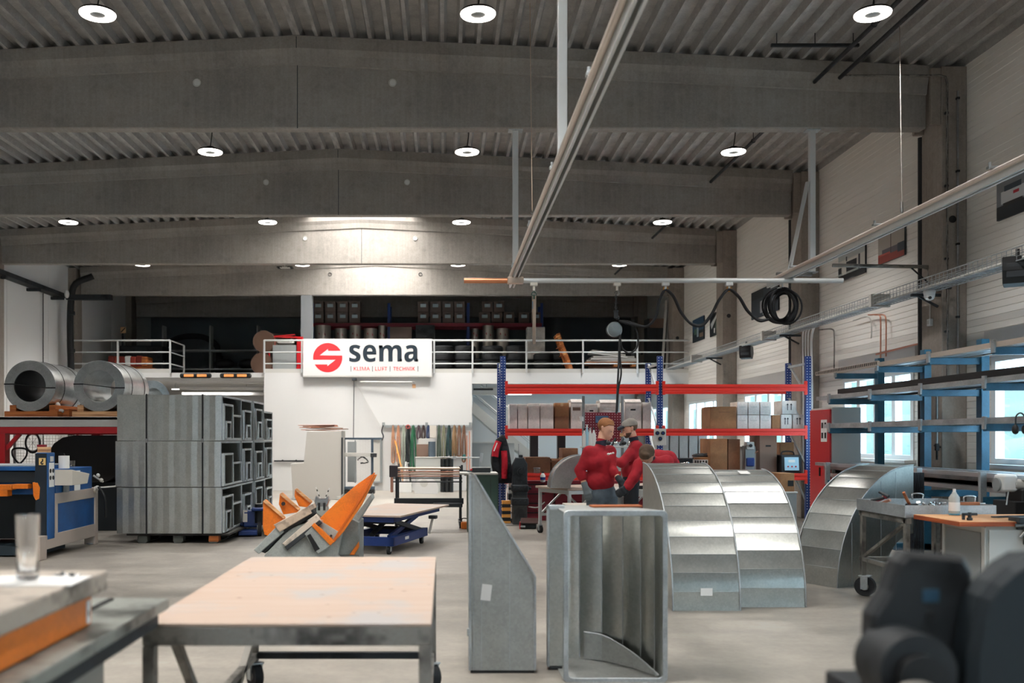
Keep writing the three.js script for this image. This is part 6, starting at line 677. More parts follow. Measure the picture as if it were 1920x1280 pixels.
{ // elbow duct standing on its side with an open mouth to the camera
  const z = 6.04, x0 = X(1057, z), x1 = X(1250, z), h = Y(957, z), t = thing('open_duct_elbow', 'zinc duct elbow standing upright with its open rounded mouth towards the camera', 'duct', [x0, 0, -z]), w = x1 - x0, r = .03;
  const rr = (a, b, c, d, q) => { const o = []; for (const [cx, cyy, s] of [[c - q, d - q, 0], [a + q, d - q, 1], [a + q, b + q, 2], [c - q, b + q, 3]]) for (let i = 0; i <= 5; i++) { const an = (s + i / 5) * Math.PI / 2; o.push([cx + q * Math.cos(an), cyy + q * Math.sin(an)]); } return o; };
  obj('mouth_flange', [ext(rr(0, 0, w, h, .03), .012, .003, [rr(.024, .024, w - .024, h - .03, .03)])], M.galv, t);
  // plan: throat at the left, outer wall curves from the right edge to the rear left
  const C = [.0, -.62], arc = (ra, rz, n, a0 = 0, a1 = Math.PI / 2) => [...Array(n + 1)].map((_, i) => { const a = a0 + (a1 - a0) * i / n; return [.03 + (ra) * Math.cos(a), -.01 - rz * Math.sin(a)]; });
  const outer = arc(w - .05, .62, 6), inner = [[.024, -.01], [.024, -.05]];
  const wall = pts => { const p = []; for (let i = 0; i + 1 < pts.length; i++) { const [a, b] = pts[i], [c, d] = pts[i + 1], K = 6; const nx = d - b, nz = -(c - a), L = Math.hypot(nx, nz); for (let k = 0; k < K; k++) { const u = k / K, v = (k + 1) / K, bu = .005 * Math.sin(u * Math.PI), bv = .005 * Math.sin(v * Math.PI), A = [a + (c - a) * u + nx / L * bu, b + (d - b) * u + nz / L * bu], B = [a + (c - a) * v + nx / L * bv, b + (d - b) * v + nz / L * bv]; p.push(A[0], .01, A[1], B[0], .01, B[1], B[0], h - .01, B[1], A[0], .01, A[1], B[0], h - .01, B[1], A[0], h - .01, A[1]); } } const g = new THREE.BufferGeometry(); g.setAttribute('position', new THREE.Float32BufferAttribute(p, 3)); const m = mergeVertices(g, 1e-5); m.computeVertexNormals(); return toCreasedNormals(m, .18); };
  obj('outer_sheet', [wall(outer)], M.zinc, t); obj('throat_sheet', [wall(inner)], M.zinc, t);
  const plate = [[.0, 0], [w, 0], ...outer.map(([a, b]) => [a + .02, -b]).slice(1), [.0, .62]];
  for (const y of [.006, h - .012]) obj(y < .1 ? 'bottom_plate' : 'top_plate', [ext(plate.map(([a, b]) => [a, b]), .004).rotateX(-Math.PI / 2).translate(0, y, 0)], M.zincSoft, t);
  for (const [x, q] of outer.slice(1, -1)) obj('seam', [rod([x, .01, q + .003], [x, h - .01, q + .003], .003, 6)], M.galv, t);
  obj('floor_lip', [tb([[w * .32, .2, -.56], [w * .5, .19, -.5], [w * .75, .12, -.3], [w - .04, .03, -.04]], .007, 30, 6)], M.galv, t); obj('floor_lip_plate', [loft([[[w * .32, .2, -.56], [w * .32, .02, -.56]], [[w * .5, .19, -.5], [w * .5, .02, -.5]], [[w * .75, .12, -.3], [w * .75, .02, -.3]], [[w - .04, .03, -.04], [w - .04, .02, -.04]]].map(([a, b]) => [a, b, [b[0], b[1], b[2] - .003], [a[0], a[1], a[2] - .003]]))], M.zincSoft, t);
  const s = obj('side_panel', [span(X(1029, 6.36) - x0, X(1056, 6.36) - x0, .02, Y(958, 6.36) + .03, -.36, -.32, .006)], M.zinc, t); obj('side_flange', [span(X(1026, 6.36) - x0, X(1030, 6.36) - x0, .02, Y(958, 6.36) + .04, -.37, -.3, .004), span(X(1026, 6.36) - x0, X(1058, 6.36) - x0, Y(958, 6.36) + .01, Y(958, 6.36) + .04, -.37, -.3, .004)], M.galv, t); obj('side_gap', [span(X(1029, 6.36) - x0, X(1054, 6.36) - x0, .0, .02, -.36, -.31, .002)], M.black, t); obj('reflection_strip', [rb(.34, .012, .1, w * .62, h + .0, -.42, .003, 0, .08)], M.woodRed, t);  // brown strip paints the brownish reflection on the top sheet
}
{ // big elbows
  const t3 = elbow('large curved zinc elbow, left one of the standing pair', 2.63, 0, -9.81, Math.PI / 2, 1.28, .66, .6, 12); const s3 = obj('sticker', [bx(.004, .066, .105, 0, 0, 0)], M.paper, t3); s3.geometry = s3.geometry; s3.rotation.y = 0; s3.position.set(-1.283, Y(1109, 8.54), -.3);
  s3.rotation.z = 0; const t4 = elbow('large curved zinc elbow, right one of the standing pair', 3.28, 0, -9.92, Math.PI / 2, 1.21, .62, .6, 11); const s4 = obj('sticker', [bx(.11, .004, .1, 0, 0, 0)], M.paper, t4); s4.position.set(-.28, 1.19, -.27); s4.rotation.z = .23;
  const t5 = elbow('curved zinc elbow standing at an angle behind the steel trolley', X(1700, 10.6), 0, -10.45, .52, 1.24, .5, .55, 10, undefined, true, 1.0); for (const [x, h] of [[-1.02, .66], [-.8, .9], [-.55, 1.08], [-.3, 1.18]]) obj('fold_line', [rb(.006, h - .01, .004, x, h / 2, .003, .001)], M.galv, t5);
  { const z = 10.7, t = thing('small_duct_top', 'pale duct flange lying on the floor behind the pair of elbows', 'duct', [X(1375, z), 0, -z]); obj('body', [rb(.42, 1.14, .5, 0, .57, 0, .03)], M.zincSoft, t); obj('flange', [rb(.45, .02, .53, 0, 1.15, 0, .004)], M.galv, t); }
}
{ // steel trolley with tray
  const x0 = 4.04, x1 = 4.84, z0 = 8.42, z1 = 9.4, yt = .945, t = thing('steel_trolley', 'grey steel trolley with a shallow tray of tools on large casters', 'trolley', [(x0 + x1) / 2, 0, -(z0 + z1) / 2]), w = x1 - x0, d = z1 - z0, tu = M.steelDull;
  obj('tray_floor', [rb(w, .006, d, 0, yt - .1, 0, .002)], M.steel, t); obj('tray_side', [rb(w, .11, .006, 0, yt - .055, d / 2, .002), rb(w, .11, .006, 0, yt - .055, -d / 2, .002), rb(.006, .11, d, -w / 2, yt - .055, 0, .002), rb(.006, .11, d, w / 2, yt - .055, 0, .002)], M.galv, t);
  for (const sx of [-1, 1]) for (const sz of [-1, 1]) { obj('leg', [rb(.045, yt - .32, .045, sx * (w / 2 - .04), (yt + .09) / 2, sz * (d / 2 - .05), .004)], tu, t); caster(t, sx * (w / 2 - .06), sz * (d / 2 - .05), .095, 0, .9); } for (const s of [-1, 1]) { obj('side_rail', [rb(.045, .05, d, s * (w / 2 - .04), yt - .14, 0, .004)], tu, t); obj('low_rail', [rb(.04, .04, d, s * (w / 2 - .04), .36, 0, .004)], tu, t); obj('diagonal', [bar([s * (w / 2 - .04), .38, -d / 2 + .06], [s * (w / 2 - .04), yt - .16, d / 2 - .06], .03)], tu, t); obj('end_rail', [rb(w - .1, .04, .04, 0, .36, s * (d / 2 - .05), .004)], tu, t); }
  for (const [x, z] of [[.1, -.3], [.38, .1]]) obj('tray_handle', [tb([[x - .05, yt, z], [x - .05, yt + .05, z], [x + .05, yt + .05, z], [x + .05, yt, z]], .008, 24, 8)], M.chrome, t);
  const P = (px, py, z) => [X(px, z), Y(py, z), -z];
  const rag = thing('tool_heap', 'heap of reddish hand tools on the left edge of the trolley', 'tools', [4.12, yt - .09, -9.2]); for (let i = 0; i < 6; i++) obj('tool', [rod([rnd(-.03, .1), .05 + i * .015, rnd(-.15, .1)], [rnd(0, .14), .09 + i * .015, rnd(-.1, .2)], .014)], [M.copper, M.maroon, M.darkGrey][i % 3], rag);
  const hm = thing('wooden_mallet', 'brown-handled mallet leaning out of the trolley tray', 'mallet', [4.42, yt - .06, -9.1]); obj('handle', [rod([0, 0, 0], [-.09, .14, .05], .014)], M.woodRed, hm); obj('head', [cy(.03, .1, .01, .0, 0, 'x')], M.iron, hm);
  const sc = thing('metal_offcuts', 'bright heap of small metal offcuts in the trolley tray', 'offcuts', [4.5, yt - .095, -8.75]); const sg = []; for (let i = 0; i < 70; i++) sg.push(rb(.035, .012, .02, rnd(-.17, .17), .02 + rnd(.07), rnd(-.2, .2), .002, rnd(3), rnd(3), rnd(3))); obj('offcut', sg, M.chrome, sc).userData.kind = 'stuff'; sc.userData.kind = 'stuff';
  const sw = thing('wooden_tool', 'dark red wooden tool lying on the trolley offcuts', 'tool', [4.66, yt - .0, -8.6]); obj('body', [rb(.3, .03, .04, 0, 0, 0, .01, 0, .2)], M.woodRed, sw); obj('tip', [rb(.06, .02, .03, .17, .0, -.03, .006)], M.chrome, sw);
}
{ // workbench
  const x0 = 4.1, x1 = 6.3, z0 = 7.64, z1 = 8.38, yt = .87, t = thing('wooden_workbench', 'workbench with an orange-edged wooden top and a grey drawer base at right', 'workbench', [(x0 + x1) / 2, 0, -(z0 + z1) / 2]), w = x1 - x0, d = z1 - z0, gr = mat(0xa9aba6, .5);
  obj('top', [rb(w, .04, d, 0, yt - .02, 0, .005)], M.woodPale, t); obj('top_edge', [rb(w + .008, .036, .008, 0, yt - .021, d / 2, .002), rb(.008, .036, d, -w / 2, yt - .021, 0, .002)], mat(0xb5602c, .5, 0, { map: T.wood }), t);
  const xs = 4.34 - (x0 + x1) / 2; obj('pedestal', [span(xs, xs + .35, .0, yt - .04, -d / 2 + .03, d / 2 - .05, .006)], gr, t); obj('side_panel', [span(xs - .008, xs - .001, .12, yt - .1, -d / 2 + .09, d / 2 - .12, .002)], M.grey, t); obj('side_frame', [span(xs - .012, xs, .0, yt - .05, d / 2 - .1, d / 2 - .05, .003), span(xs - .012, xs, .0, yt - .05, -d / 2 + .03, -d / 2 + .07, .003), span(xs - .012, xs, .03, .1, -d / 2 + .07, d / 2 - .1, .003)], M.lightGrey, t); obj('front_panel', [span(xs + .02, xs + .33, .04, yt - .07, d / 2 - .05, d / 2 - .04, .003)], M.lightGrey, t);
  obj('drawer_cabinet', [span(xs + .42, xs + 1.0, .1, yt - .1, -d / 2 + .05, d / 2 - .06, .006)], M.lightGrey, t); for (let k = 0; k < 5; k++) { const dr = obj('drawer', [span(xs + .48, xs + .96, .14 + k * .12, .24 + k * .12, d / 2 - .06, d / 2 - .04, .004)], mat0(), t); obj('handle', [span(xs + .5, xs + .94, .21 + k * .12, .235 + k * .12, d / 2 - .04, d / 2 - .02, .004)], M.galv, dr); }
  function mat0() { return M.drawer ??= mat(0x8c1420, .4); }
  const v = thing('bench_vise', 'dark bench vise at the right end of the workbench', 'vise', [X(1908, 7.7), yt, -7.72]); obj('jaw', [rb(.16, .1, .1, .06, -.02, 0, .01), rb(.06, .05, .16, -.02, .01, .05, .01)], M.iron, v); obj('screw', [rod([-.06, -.03, .08], [.2, -.02, .08], .016)], M.steel, v); obj('handle', [rod([-.05, -.12, .14], [.1, .06, .14], .01)], M.steel, v); obj('slide', [rb(.1, .14, .06, .08, -.12, .05, .01)], M.steelDull, v);
  const c = thing('small_clamp', 'small dark clamp lying on the workbench front edge', 'clamp', [X(1818, 7.75), yt, -7.75]); obj('bar', [rb(.12, .02, .02, 0, .05, 0, .004)], M.iron, c); obj('screw', [cy(.014, .07, .0, .03, 0), cy(.022, .02, 0, .012, 0)], M.iron, c); obj('jaw', [rb(.02, .05, .02, -.05, .03, 0, .003)], M.iron, c);
  const p = thing('pry_bar', 'thin dark bar lying on the workbench at the right', 'bar', [X(1900, 7.95), yt + .012, -7.95]); obj('bar', [rod([-.13, 0, 0], [.3, .01, -.02], .009)], M.iron, p); obj('tip', [rb(.06, .012, .03, -.15, 0, 0, .004)], M.iron, p);
  const b = thing('spray_can', 'clear spray bottle with a white label on the workbench', 'bottle', [X(1787, 8.3), yt, -8.28]); obj('bottle', [lathe([[0, 0], [.042, 0], [.044, .02], [.044, .15], [.03, .175], [.018, .19], [.018, .2], [0, .2]], 0, 0, 0, 24)], phy(0xe4e8e4, .15, 0, { transmission: .5, thickness: .02 }), b); obj('label', [cy(.0445, .075, 0, .075, 0, 'y', 24, .0445, true)], M.paper, b); obj('blue_liquid', [cy(.0435, .03, 0, .02, 0, 'y', 24)], mat(0x3d8fae, .3), b); obj('nozzle', [cy(.012, .03, 0, .212, 0)], M.paper, b);
}
{ // saw behind the bench
  const z = 9.9, t = thing('chop_saw', 'white-headed cut-off saw on a black stand in front of the stock rack', 'saw', [X(1900, z), 0, -z]); obj('motor', [rb(.16, .18, .18, -.08, Y(905, z), 0, .03)], M.paper, t); obj('gear', [cy(.06, .1, .02, Y(908, z), .04, 'x')], M.lightGrey, t); obj('head_rod', [rod([.0, Y(906, z), 0], [.4, Y(900, z), 0], .03)], M.iron, t); obj('vise_block', [rb(.5, .16, .3, .25, Y(930, z), 0, .02)], M.black, t); obj('stand', [rb(.7, Y(938, z), .4, .25, Y(938, z) / 2, 0, .01)], M.black, t); obj('lever', [rod([-.08, Y(914, z), .06], [-.13, Y(945, z), .1], .008)], M.galv, t); obj('front_plate', [cy(.07, .02, -.17, Y(908, z), 0, 'x', 20)], M.grey, t);
}
{ // dark machine in the right foreground, out of focus
  const z = 2.25, P = (px, py) => [X(px, z), Y(py, z)], I = mat(0x272c31, .55, .25, { map: T.dirty }), t = thing('iron_machine', 'dark iron machine head with a round hub in the blurred right foreground', 'machine', [0, 0, -z]);
  obj('front_plate', [ext([[1704, 1044], [1800, 1052], [1812, 1075], [1816, 1300], [1640, 1300], [1643, 1155], [1672, 1110], [1690, 1058]].map(p => P(...p)), .05, .012).translate(0, 0, -.05)], I, t); obj('worn_edge', [ext([[1700, 1040], [1800, 1050], [1802, 1062], [1700, 1056]].map(p => P(...p)), .06, .003).translate(0, 0, -.065)], mat(0x4a4040, .6), t); obj('hub', [cy(.085, .14, ...P(1672, 1236), .06, 'z', 32)], I, t); obj('hub_cap', [cy(.05, .03, ...P(1668, 1240), .145, 'z', 28)], M.black, t); obj('nameplate', [rb(.04, .03, .004, ...P(1740, 1115), .012, .002)], mat(0x1c4258, .5), t); obj('bolt', [cy(.009, .02, ...P(1738, 1152), .01, 'z', 14)], M.black, t);
  obj('hand_wheel', [ring(.058, .018, ...P(1640, 1296), .2, 'z', 32, 12)], M.steelDull, t); obj('wheel_core', [cy(.05, .03, ...P(1640, 1296), .19, 'z', 28)], M.black, t); obj('side_block', [ext([[1815, 1135], [1850, 1142], [1850, 1310], [1815, 1310]].map(p => P(...p)), .05, .01).translate(0, 0, -.05)], mat(0x151b20, .6), t);
  obj('pedestal', [span(P(1640, 0)[0], P(1990, 0)[0], 0, P(0, 1312)[1], -.3, -.02, .01)], mat(0x14181c, .6), t);
  const u = thing('machine_housing', 'dark curved machine housing at the right edge of the blurred foreground', 'machine', [0, 0, -z + .1]); const z2 = 2.15, Q = (px, py) => [X(px, z2), Y(py, z2)]; obj('housing', [ext([[1925, 1056], [1896, 1073], [1868, 1100], [1850, 1125], [1840, 1160], [1830, 1225], [1828, 1310], [2060, 1310], [2060, 1056], [1990, 1051]].map(p => Q(...p)), .06, .02).translate(0, 0, -.06)], mat(0x20282d, .5, .25), u); obj('rust_edge', [ext([[1925, 1056], [1896, 1073], [1892, 1067], [1922, 1049], [1990, 1045], [1990, 1051]].map(p => Q(...p)), .05, .004).translate(0, 0, -.05)], mat(0x7a6552, .7), u); obj('black_base', [span(Q(1826, 0)[0], Q(2060, 0)[0], 0, Q(0, 1312)[1], -.3, 0, .01)], M.black, u);  // plain black base block under the housing
}
{ // machine table at the left
  const t = thing('machine_table', 'beige machine bed with an orange box below, in the blurred left foreground', 'machine', [0, 0, 0]), yt = 1.075, X1 = -1.165;
  obj('bed', [rb(1.1, .068, 2.6, X1 - .55, yt - .034, -2.03, .01)], mat(0xa8a29a, .5, 0, { map: T.dirty }), t); obj('orange_box', [rb(1.0, .1, 2.5, X1 - .52, .955, -1.98, .008)], M.orange, t); obj('end_label', [rb(.003, .075, .03, X1 - .0195 + .002, .955, -3.19, .001)], M.paper, t); obj('label_mark', [rb(.004, .02, .008, X1 - .016, .95, -3.19, .001)], M.black, t);
  const sl = thing('steel_slab', 'grey steel slab under the orange box, its corner towards the plywood table', 'slab', [0, 0, 0]); obj('slab', [rb(1.3, .045, 3.2, -1.09 - .65, .878, -2.2, .006)], mat(0x8d9492, .42, .3, { map: T.dirty }), sl); obj('groove', [rb(.02, .012, 1.0, -1.3, .902, -3.25, .002)], M.black, sl);
  const bo = thing('machine_cabinet', 'beige cabinet carrying the steel slab at the left', 'cabinet', [0, 0, 0]); obj('carcass', [rb(1.0, .78, 2.4, -1.72, .39, -2.25, .01)], mat(0x9c968d, .55), bo); obj('top_strip', [rb(1.04, .05, 2.45, -1.71, .805, -2.24, .006)], M.darkGrey, bo); obj('knob', [sph(.02, -1.2, .83, -3.4)], M.grey, bo); obj('under_edge', [rb(.04, .05, 3.0, -1.12, .83, -2.2, .006)], M.iron, bo);
  const g = thing('drinking_glass', 'tall clear drinking glass standing on a folded paper at the left', 'glass', [X(52, 3.08), yt + .006, -3.08]); const h = .205; obj('glass', [lathe([[0, 0], [.031, 0], [.034, .01], [.033, .1], [.0365, h], [.0335, h], [.0295, .1], [.028, .022], [0, .018]], 0, 0, 0, 36)], phy(0xffffff, .02, 0, { transmission: 1, thickness: .01, ior: 1.5 }), g); const n = 18; obj('base_flute', [...Array(n)].map((_, i) => cy(.004, .03, .032 * Math.cos(i / n * 6.283), .02, .032 * Math.sin(i / n * 6.283), 'y', 8)), M.glass, g).userData.kind = 'stuff';
  const p = thing('paper_sheet', 'folded white paper under the drinking glass', 'paper', [X(50, 3.0), yt, -3.05]); obj('sheet', [rb(.3, .004, .2, 0, .002, 0, .001, 0, .05)], M.paper, p); obj('fold', [bx(.12, .002, .2, -.08, .006, 0, 0, .1, .02)], M.paper, p);
  const c = thing('metal_scraps', 'small bright metal scraps beside the folded paper', 'scraps', [X(128, 3.15), yt, -3.15]); for (let i = 0; i < 5; i++) obj('scrap', [rb(.02, .01, .014, -.04 + i * .018, .006 + .003 * (i % 2), rnd(-.015, .015), .003, 0, rnd(3), rnd(.6))], i % 2 ? M.iron : M.chrome, c);
}
// ---------- people ----------
function skin(bones, { c, half, N = 64, k = .03, cut } = {}) {            // smooth union of tapered capsules -> mesh in world coordinates
  if (!c) { const lo = [9e9, 9e9, 9e9], hi = [-9e9, -9e9, -9e9]; for (const [a, ra, b, rb2] of bones) for (const [p, r] of [[a, ra], [b, rb2]]) for (let i = 0; i < 3; i++) { lo[i] = Math.min(lo[i], p[i] - r); hi[i] = Math.max(hi[i], p[i] + r); } c = lo.map((v, i) => (v + hi[i]) / 2); half = Math.max(...lo.map((v, i) => hi[i] - v)) / 2 + .03; }
  const mc = new MarchingCubes(N, M.white, false, false, 200000); mc.isolation = 0; const f = mc.field, H = N / 2;
  const B = bones.map(([a, ra, b, rb2]) => { const d = [b[0] - a[0], b[1] - a[1], b[2] - a[2]]; return [...a, ...d, ra, rb2, d[0] * d[0] + d[1] * d[1] + d[2] * d[2] || 1e-9]; });
  for (let z = 0; z < N; z++) for (let y = 0; y < N; y++) for (let x = 0; x < N; x++) {
    const px = c[0] + (x - H) / H * half, py = c[1] + (y - H) / H * half, pz = c[2] + (z - H) / H * half; let s = 1;
    for (const q of B) { const ux = px - q[0], uy = py - q[1], uz = pz - q[2]; let t = (ux * q[3] + uy * q[4] + uz * q[5]) / q[8]; t = t < 0 ? 0 : t > 1 ? 1 : t; const dx = ux - t * q[3], dy = uy - t * q[4], dz = uz - t * q[5]; const d = Math.sqrt(dx * dx + dy * dy + dz * dz) - (q[6] + (q[7] - q[6]) * t); const h = Math.max(k - Math.abs(s - d), 0) / k; s = Math.min(s, d) - h * h * k * .25; }
    if (cut) s = Math.max(s, cut(px, py, pz));
    f[x + y * N + z * N * N] = -s;
  }
  mc.update(); const n = mc.count, g = new THREE.BufferGeometry(); g.setAttribute('position', new THREE.BufferAttribute(mc.positionArray.slice(0, n * 3), 3)); g.setAttribute('normal', new THREE.BufferAttribute(mc.normalArray.slice(0, n * 3), 3)); g.scale(half, half, half).translate(...c); return g;
}
const skinM = mat(0xd9a68c, .55), skin2 = mat(0xc8937a, .55), sweat = mat(0xa80f22, .85, 0, { map: T.cloth, bumpMap: T.clothBump, bumpScale: .012 }), trou = mat(0x56626c, .85, 0, { map: T.cloth, bumpMap: T.clothBump, bumpScale: .012 }), trouD = mat(0x1b1f25, .85, 0, { map: T.cloth }), shoe = mat(0x16181b, .7);
const lerp3 = (a, b, t) => a.map((v, i) => v + (b[i] - v) * t), add = (a, b, s = 1) => a.map((v, i) => v + b[i] * s), nrm = a => { const l = Math.hypot(...a); return a.map(v => v / l); }, crs = (a, b) => [a[1] * b[2] - a[2] * b[1], a[2] * b[0] - a[0] * b[2], a[0] * b[1] - a[1] * b[0]];
function headBones(c, f, up) {                                            // c centre of the skull, f facing, up; full head about 0.235 high
  const r = nrm(crs(up, f)), P = (a, b, d) => add(add(add(c, r, a), up, b), f, d);
  return { P, r, bones: [[P(0, .035, -.02), .086, P(0, .02, .02), .08], [P(0, -.02, .035), .062, P(0, -.07, .05), .05], [P(-.035, -.01, .045), .03, P(.035, -.01, .045), .03], [P(-.03, -.05, .03), .038, P(.03, -.05, .03), .038], [P(0, -.098, .07), .019, P(0, -.09, .06), .024], [P(0, .0, .088), .010, P(0, -.032, .108), .013], [P(-.012, -.036, .094), .009, P(.012, -.036, .094), .009], [P(-.022, -.066, .087), .0075, P(.022, -.066, .087), .0075], [P(-.02, -.074, .085), .0075, P(.02, -.074, .085), .0075], [P(-.045, .02, .068), .013, P(.045, .02, .068), .013], ...[-1, 1].map(s => [P(s * .078, .012, -.012), .014, P(s * .075, -.028, -.004), .010])] };
}
function handBones(w, d, pn, s = 1) {                                     // wrist, direction of the fingers, palm normal, side of the thumb
  const side = nrm(crs(d, pn)), P = (a, b, q) => add(add(add(w, d, a), side, b * s), pn, q), o = [];
  for (let i = 0; i < 4; i++) { const b = -.03 + i * .02, L = [.062, .074, .08, .07][i]; o.push([P(.01, b * .6, 0), .016, P(.08, b, 0), .0135]); const k1 = P(.08 + L * .45, b * 1.1, .014), k2 = P(.08 + L * .75, b * 1.12, .036), k3 = P(.08 + L * .85, b * 1.1, .058); o.push([P(.08, b, 0), .0115, k1, .0105], [k1, .0105, k2, .0095], [k2, .0095, k3, .0085]); }
  o.push([P(.02, .028, .008), .015, P(.055, .055, .024), .0125], [P(.055, .055, .024), .0125, P(.085, .062, .04), .0105]); return o;
}
function worker(spec) {
  const { label, z, j, face, up = [0, 1, 0], hair, pants, cap, gl, gr, beard, sm = sweat, sk = skinM, base } = spec;
  const J = k => { const [px, py, dz = 0] = j[k], zz = z + dz; return [X(px, zz), Y(py, zz), -zz]; }, A = a => Array.isArray(a) ? a : J(a);
  const t = thing('person', label, 'person', [0, 0, 0]);
  const hc = J('head'), h = headBones(hc, nrm(face), nrm(up));
  const neckTop = h.P(0, -.07, -.02), nb = J('neck');
  const foot = s => { const a = J('ank' + s), d = nrm([face[0], 0, face[2]]); return [[a, .05, add(a, [0, -.04, 0]), .045], [add(a, [0, -.045, 0]), .042, add(add(a, d, .15), [0, -.055, 0]), .035]]; };
  const arm = s => [[J('sh' + s), .06, J('el' + s), .045], [J('el' + s), .043, J('wr' + s), .029]];
  const leg = s => [[J('hip' + s), .085, J('kn' + s), .058], [J('kn' + s), .058, J('ank' + s), .04]];
  const torso = [[J('shL'), .065, J('shR'), .065], [J('chL'), .105, J('chR'), .105], [J('waL'), .1, J('waR'), .1], [J('hipL'), .095, J('hipR'), .095], [lerp3(J('chL'), J('chR'), .5), .13, lerp3(J('waL'), J('waR'), .5), .12], [nb, .055, neckTop, .053]];
  const all = [...torso, ...arm('L'), ...arm('R'), ...leg('L'), ...leg('R'), ...foot('L'), ...foot('R')];
  const dirL = nrm(add(J('haL'), J('wrL'), -1)), dirR = nrm(add(J('haR'), J('wrR'), -1)), pn = s => nrm(crs(crs(s === 'L' ? dirL : dirR, [0, 0, 1]), s === 'L' ? dirL : dirR).map(v => -v));
  const hbL = handBones(J('wrL'), dirL, pn('L'), -1), hbR = handBones(J('wrR'), dirR, pn('R'), 1);
  const bodyG = [skin(all, { N: 120, k: .05 }), skin([...h.bones, [neckTop, .052, nb, .056]], { c: add(hc, [0, -.03, 0]), half: .19, N: 88, k: .022 }), skin([...hbL, [J('wrL'), .03, lerp3(J('wrL'), J('elL'), .2), .031]], { N: 72, k: .012 }), skin([...hbR, [J('wrR'), .03, lerp3(J('wrR'), J('elR'), .2), .031]], { N: 72, k: .012 })];
  const body = obj('body', bodyG, sk, t);
  const grow = (b, d) => b.map(([a, ra, c2, rc]) => [a, ra + d, c2, rc + d]);
  const sl = (s, e) => { const el = J('el' + s), w = J('wr' + s); return [[J('sh' + s), .076, el, .058], [el, .058, lerp3(el, w, e), .046], [lerp3(el, w, e * .8), .052, lerp3(el, w, e), .043]]; };
  const fold = []; for (let i = 0; i < 6; i++) { const u = i / 6; fold.push([lerp3(J('waL'), J('waR'), u), .116, lerp3(J('waL'), J('waR'), u + .1), .118]); }
  obj('sweater', [skin([...grow(torso.slice(0, 3), .013), [lerp3(J('chL'), J('chR'), .5), .142, lerp3(J('waL'), J('waR'), .5), .135], [add(J('waL'), [0, -.06, 0]), .112, add(J('waR'), [0, -.06, 0]), .112], ...fold, [nb, .062, lerp3(nb, neckTop, .35), .058], ...sl('L', spec.sleeve ?? .95), ...sl('R', spec.sleeve ?? .95)], { N: 104, k: .04 })], sm, t);
  obj('collar', [skin([[lerp3(nb, neckTop, .1), .066, lerp3(nb, neckTop, .5), .062]], { N: 40, k: .01, cut: (x, y, zz) => y - (nb[1] + .055 + (x - nb[0]) * .15) })], mat(0x1c2030, .85), t);
  obj('trousers', [skin([[J('hipL'), .112, J('hipR'), .112], [lerp3(J('waL'), J('hipL'), .6), .105, lerp3(J('waR'), J('hipR'), .6), .105], ...['L', 'R'].flatMap(s => [[J('hip' + s), .112, J('kn' + s), .078], [J('kn' + s), .078, J('ank' + s), .068]])], { N: 110, k: .035 })], pants, t);
  for (const s of ['L', 'R']) obj('shoe', [skin(foot(s).map(([a, ra, b, rb2]) => [a, ra + .012, b, rb2 + .012]), { N: 48, k: .03 })], shoe, t);
  const cutFace = (x, y, zz) => { const d = [x - hc[0], y - hc[1], zz - hc[2]], u = d[0] * nrm(up)[0] + d[1] * nrm(up)[1] + d[2] * nrm(up)[2], f = nrm(face), w = d[0] * f[0] + d[1] * f[1] + d[2] * f[2]; return Math.max(.0 + w * .95 - u * .9 + .006 - (u > .06 ? .06 : 0), -.055 - u + w * .2); };
  obj('hair', [skin([[h.P(0, .037, -.022), .0925, h.P(0, .03, .02), .086], [h.P(0, .10, .01), .03, h.P(.0, .1, .05), .026], [h.P(-.03, .095, .03), .02, h.P(.03, .1, .05), .02]], { c: add(hc, [0, .02, 0]), half: .17, N: 64, k: .02, cut: cutFace })], hair, t);
  for (const s of [-1, 1]) { obj('eye', [sph(.0105, 0, 0, 0, 1.2, .8, .8, 10).translate(...h.P(s * .031, -.002, .087))], M.paper, t); obj('iris', [sph(.0062, 0, 0, 0, 1, 1, 1, 8).translate(...h.P(s * .031, -.003, .0945))], M.black, t); obj('eyebrow', [rod(h.P(s * .016, .018, .096), h.P(s * .046, .019, .084), .0042, 6)], hair, t); }
  obj('lips', [rod(h.P(-.018, -.07, .092), h.P(.018, -.07, .092), .0055, 8)], mat(0xa9605a, .5), t);
  if (beard) obj('beard', [skin(h.bones.slice(1, 5).map(([a, ra, b, rb2]) => [a, ra + .0025, b, rb2 + .0025]), { c: h.P(0, -.06, .03), half: .12, N: 48, k: .02, cut: (x, y, zz) => { const d = [x - hc[0], y - hc[1], zz - hc[2]]; const u = d[0] * up[0] + d[1] * up[1] + d[2] * up[2]; return u + .058 - .1 * Math.max(0, Math.abs(d[0] * h.r[0] + d[1] * h.r[1] + d[2] * h.r[2]) - .03); } })], mat(0x5b4638, .9), t);
  if (cap) { obj('cap', [skin([[h.P(0, .045, -.02), .1, h.P(0, .04, .025), .092]], { c: add(hc, [0, .03, 0]), half: .18, N: 60, k: .02, cut: (x, y, zz) => { const d = [x - hc[0], y - hc[1], zz - hc[2]]; return .035 - (d[0] * up[0] + d[1] * up[1] + d[2] * up[2]); } })], cap, t); const f = nrm(face); obj('cap_brim', [skin([[h.P(-.045, .045, .09), .012, h.P(.045, .045, .09), .012], [h.P(-.035, .038, .13), .01, h.P(.035, .038, .13), .01], [h.P(-.02, .03, .16), .009, h.P(.02, .03, .16), .009], [h.P(0, .045, .08), .014, h.P(0, .032, .155), .012]], { N: 44, k: .05 })], mat(0x3a3f48, .85), t); }
  const gv = (b, w, e, m) => obj('glove', [skin([...b.map(([a, ra, c2, rc]) => [a, ra + .005, c2, rc + .005]), [w, .036, lerp3(w, e, .22), .04]], { N: 72, k: .014 })], m, t);
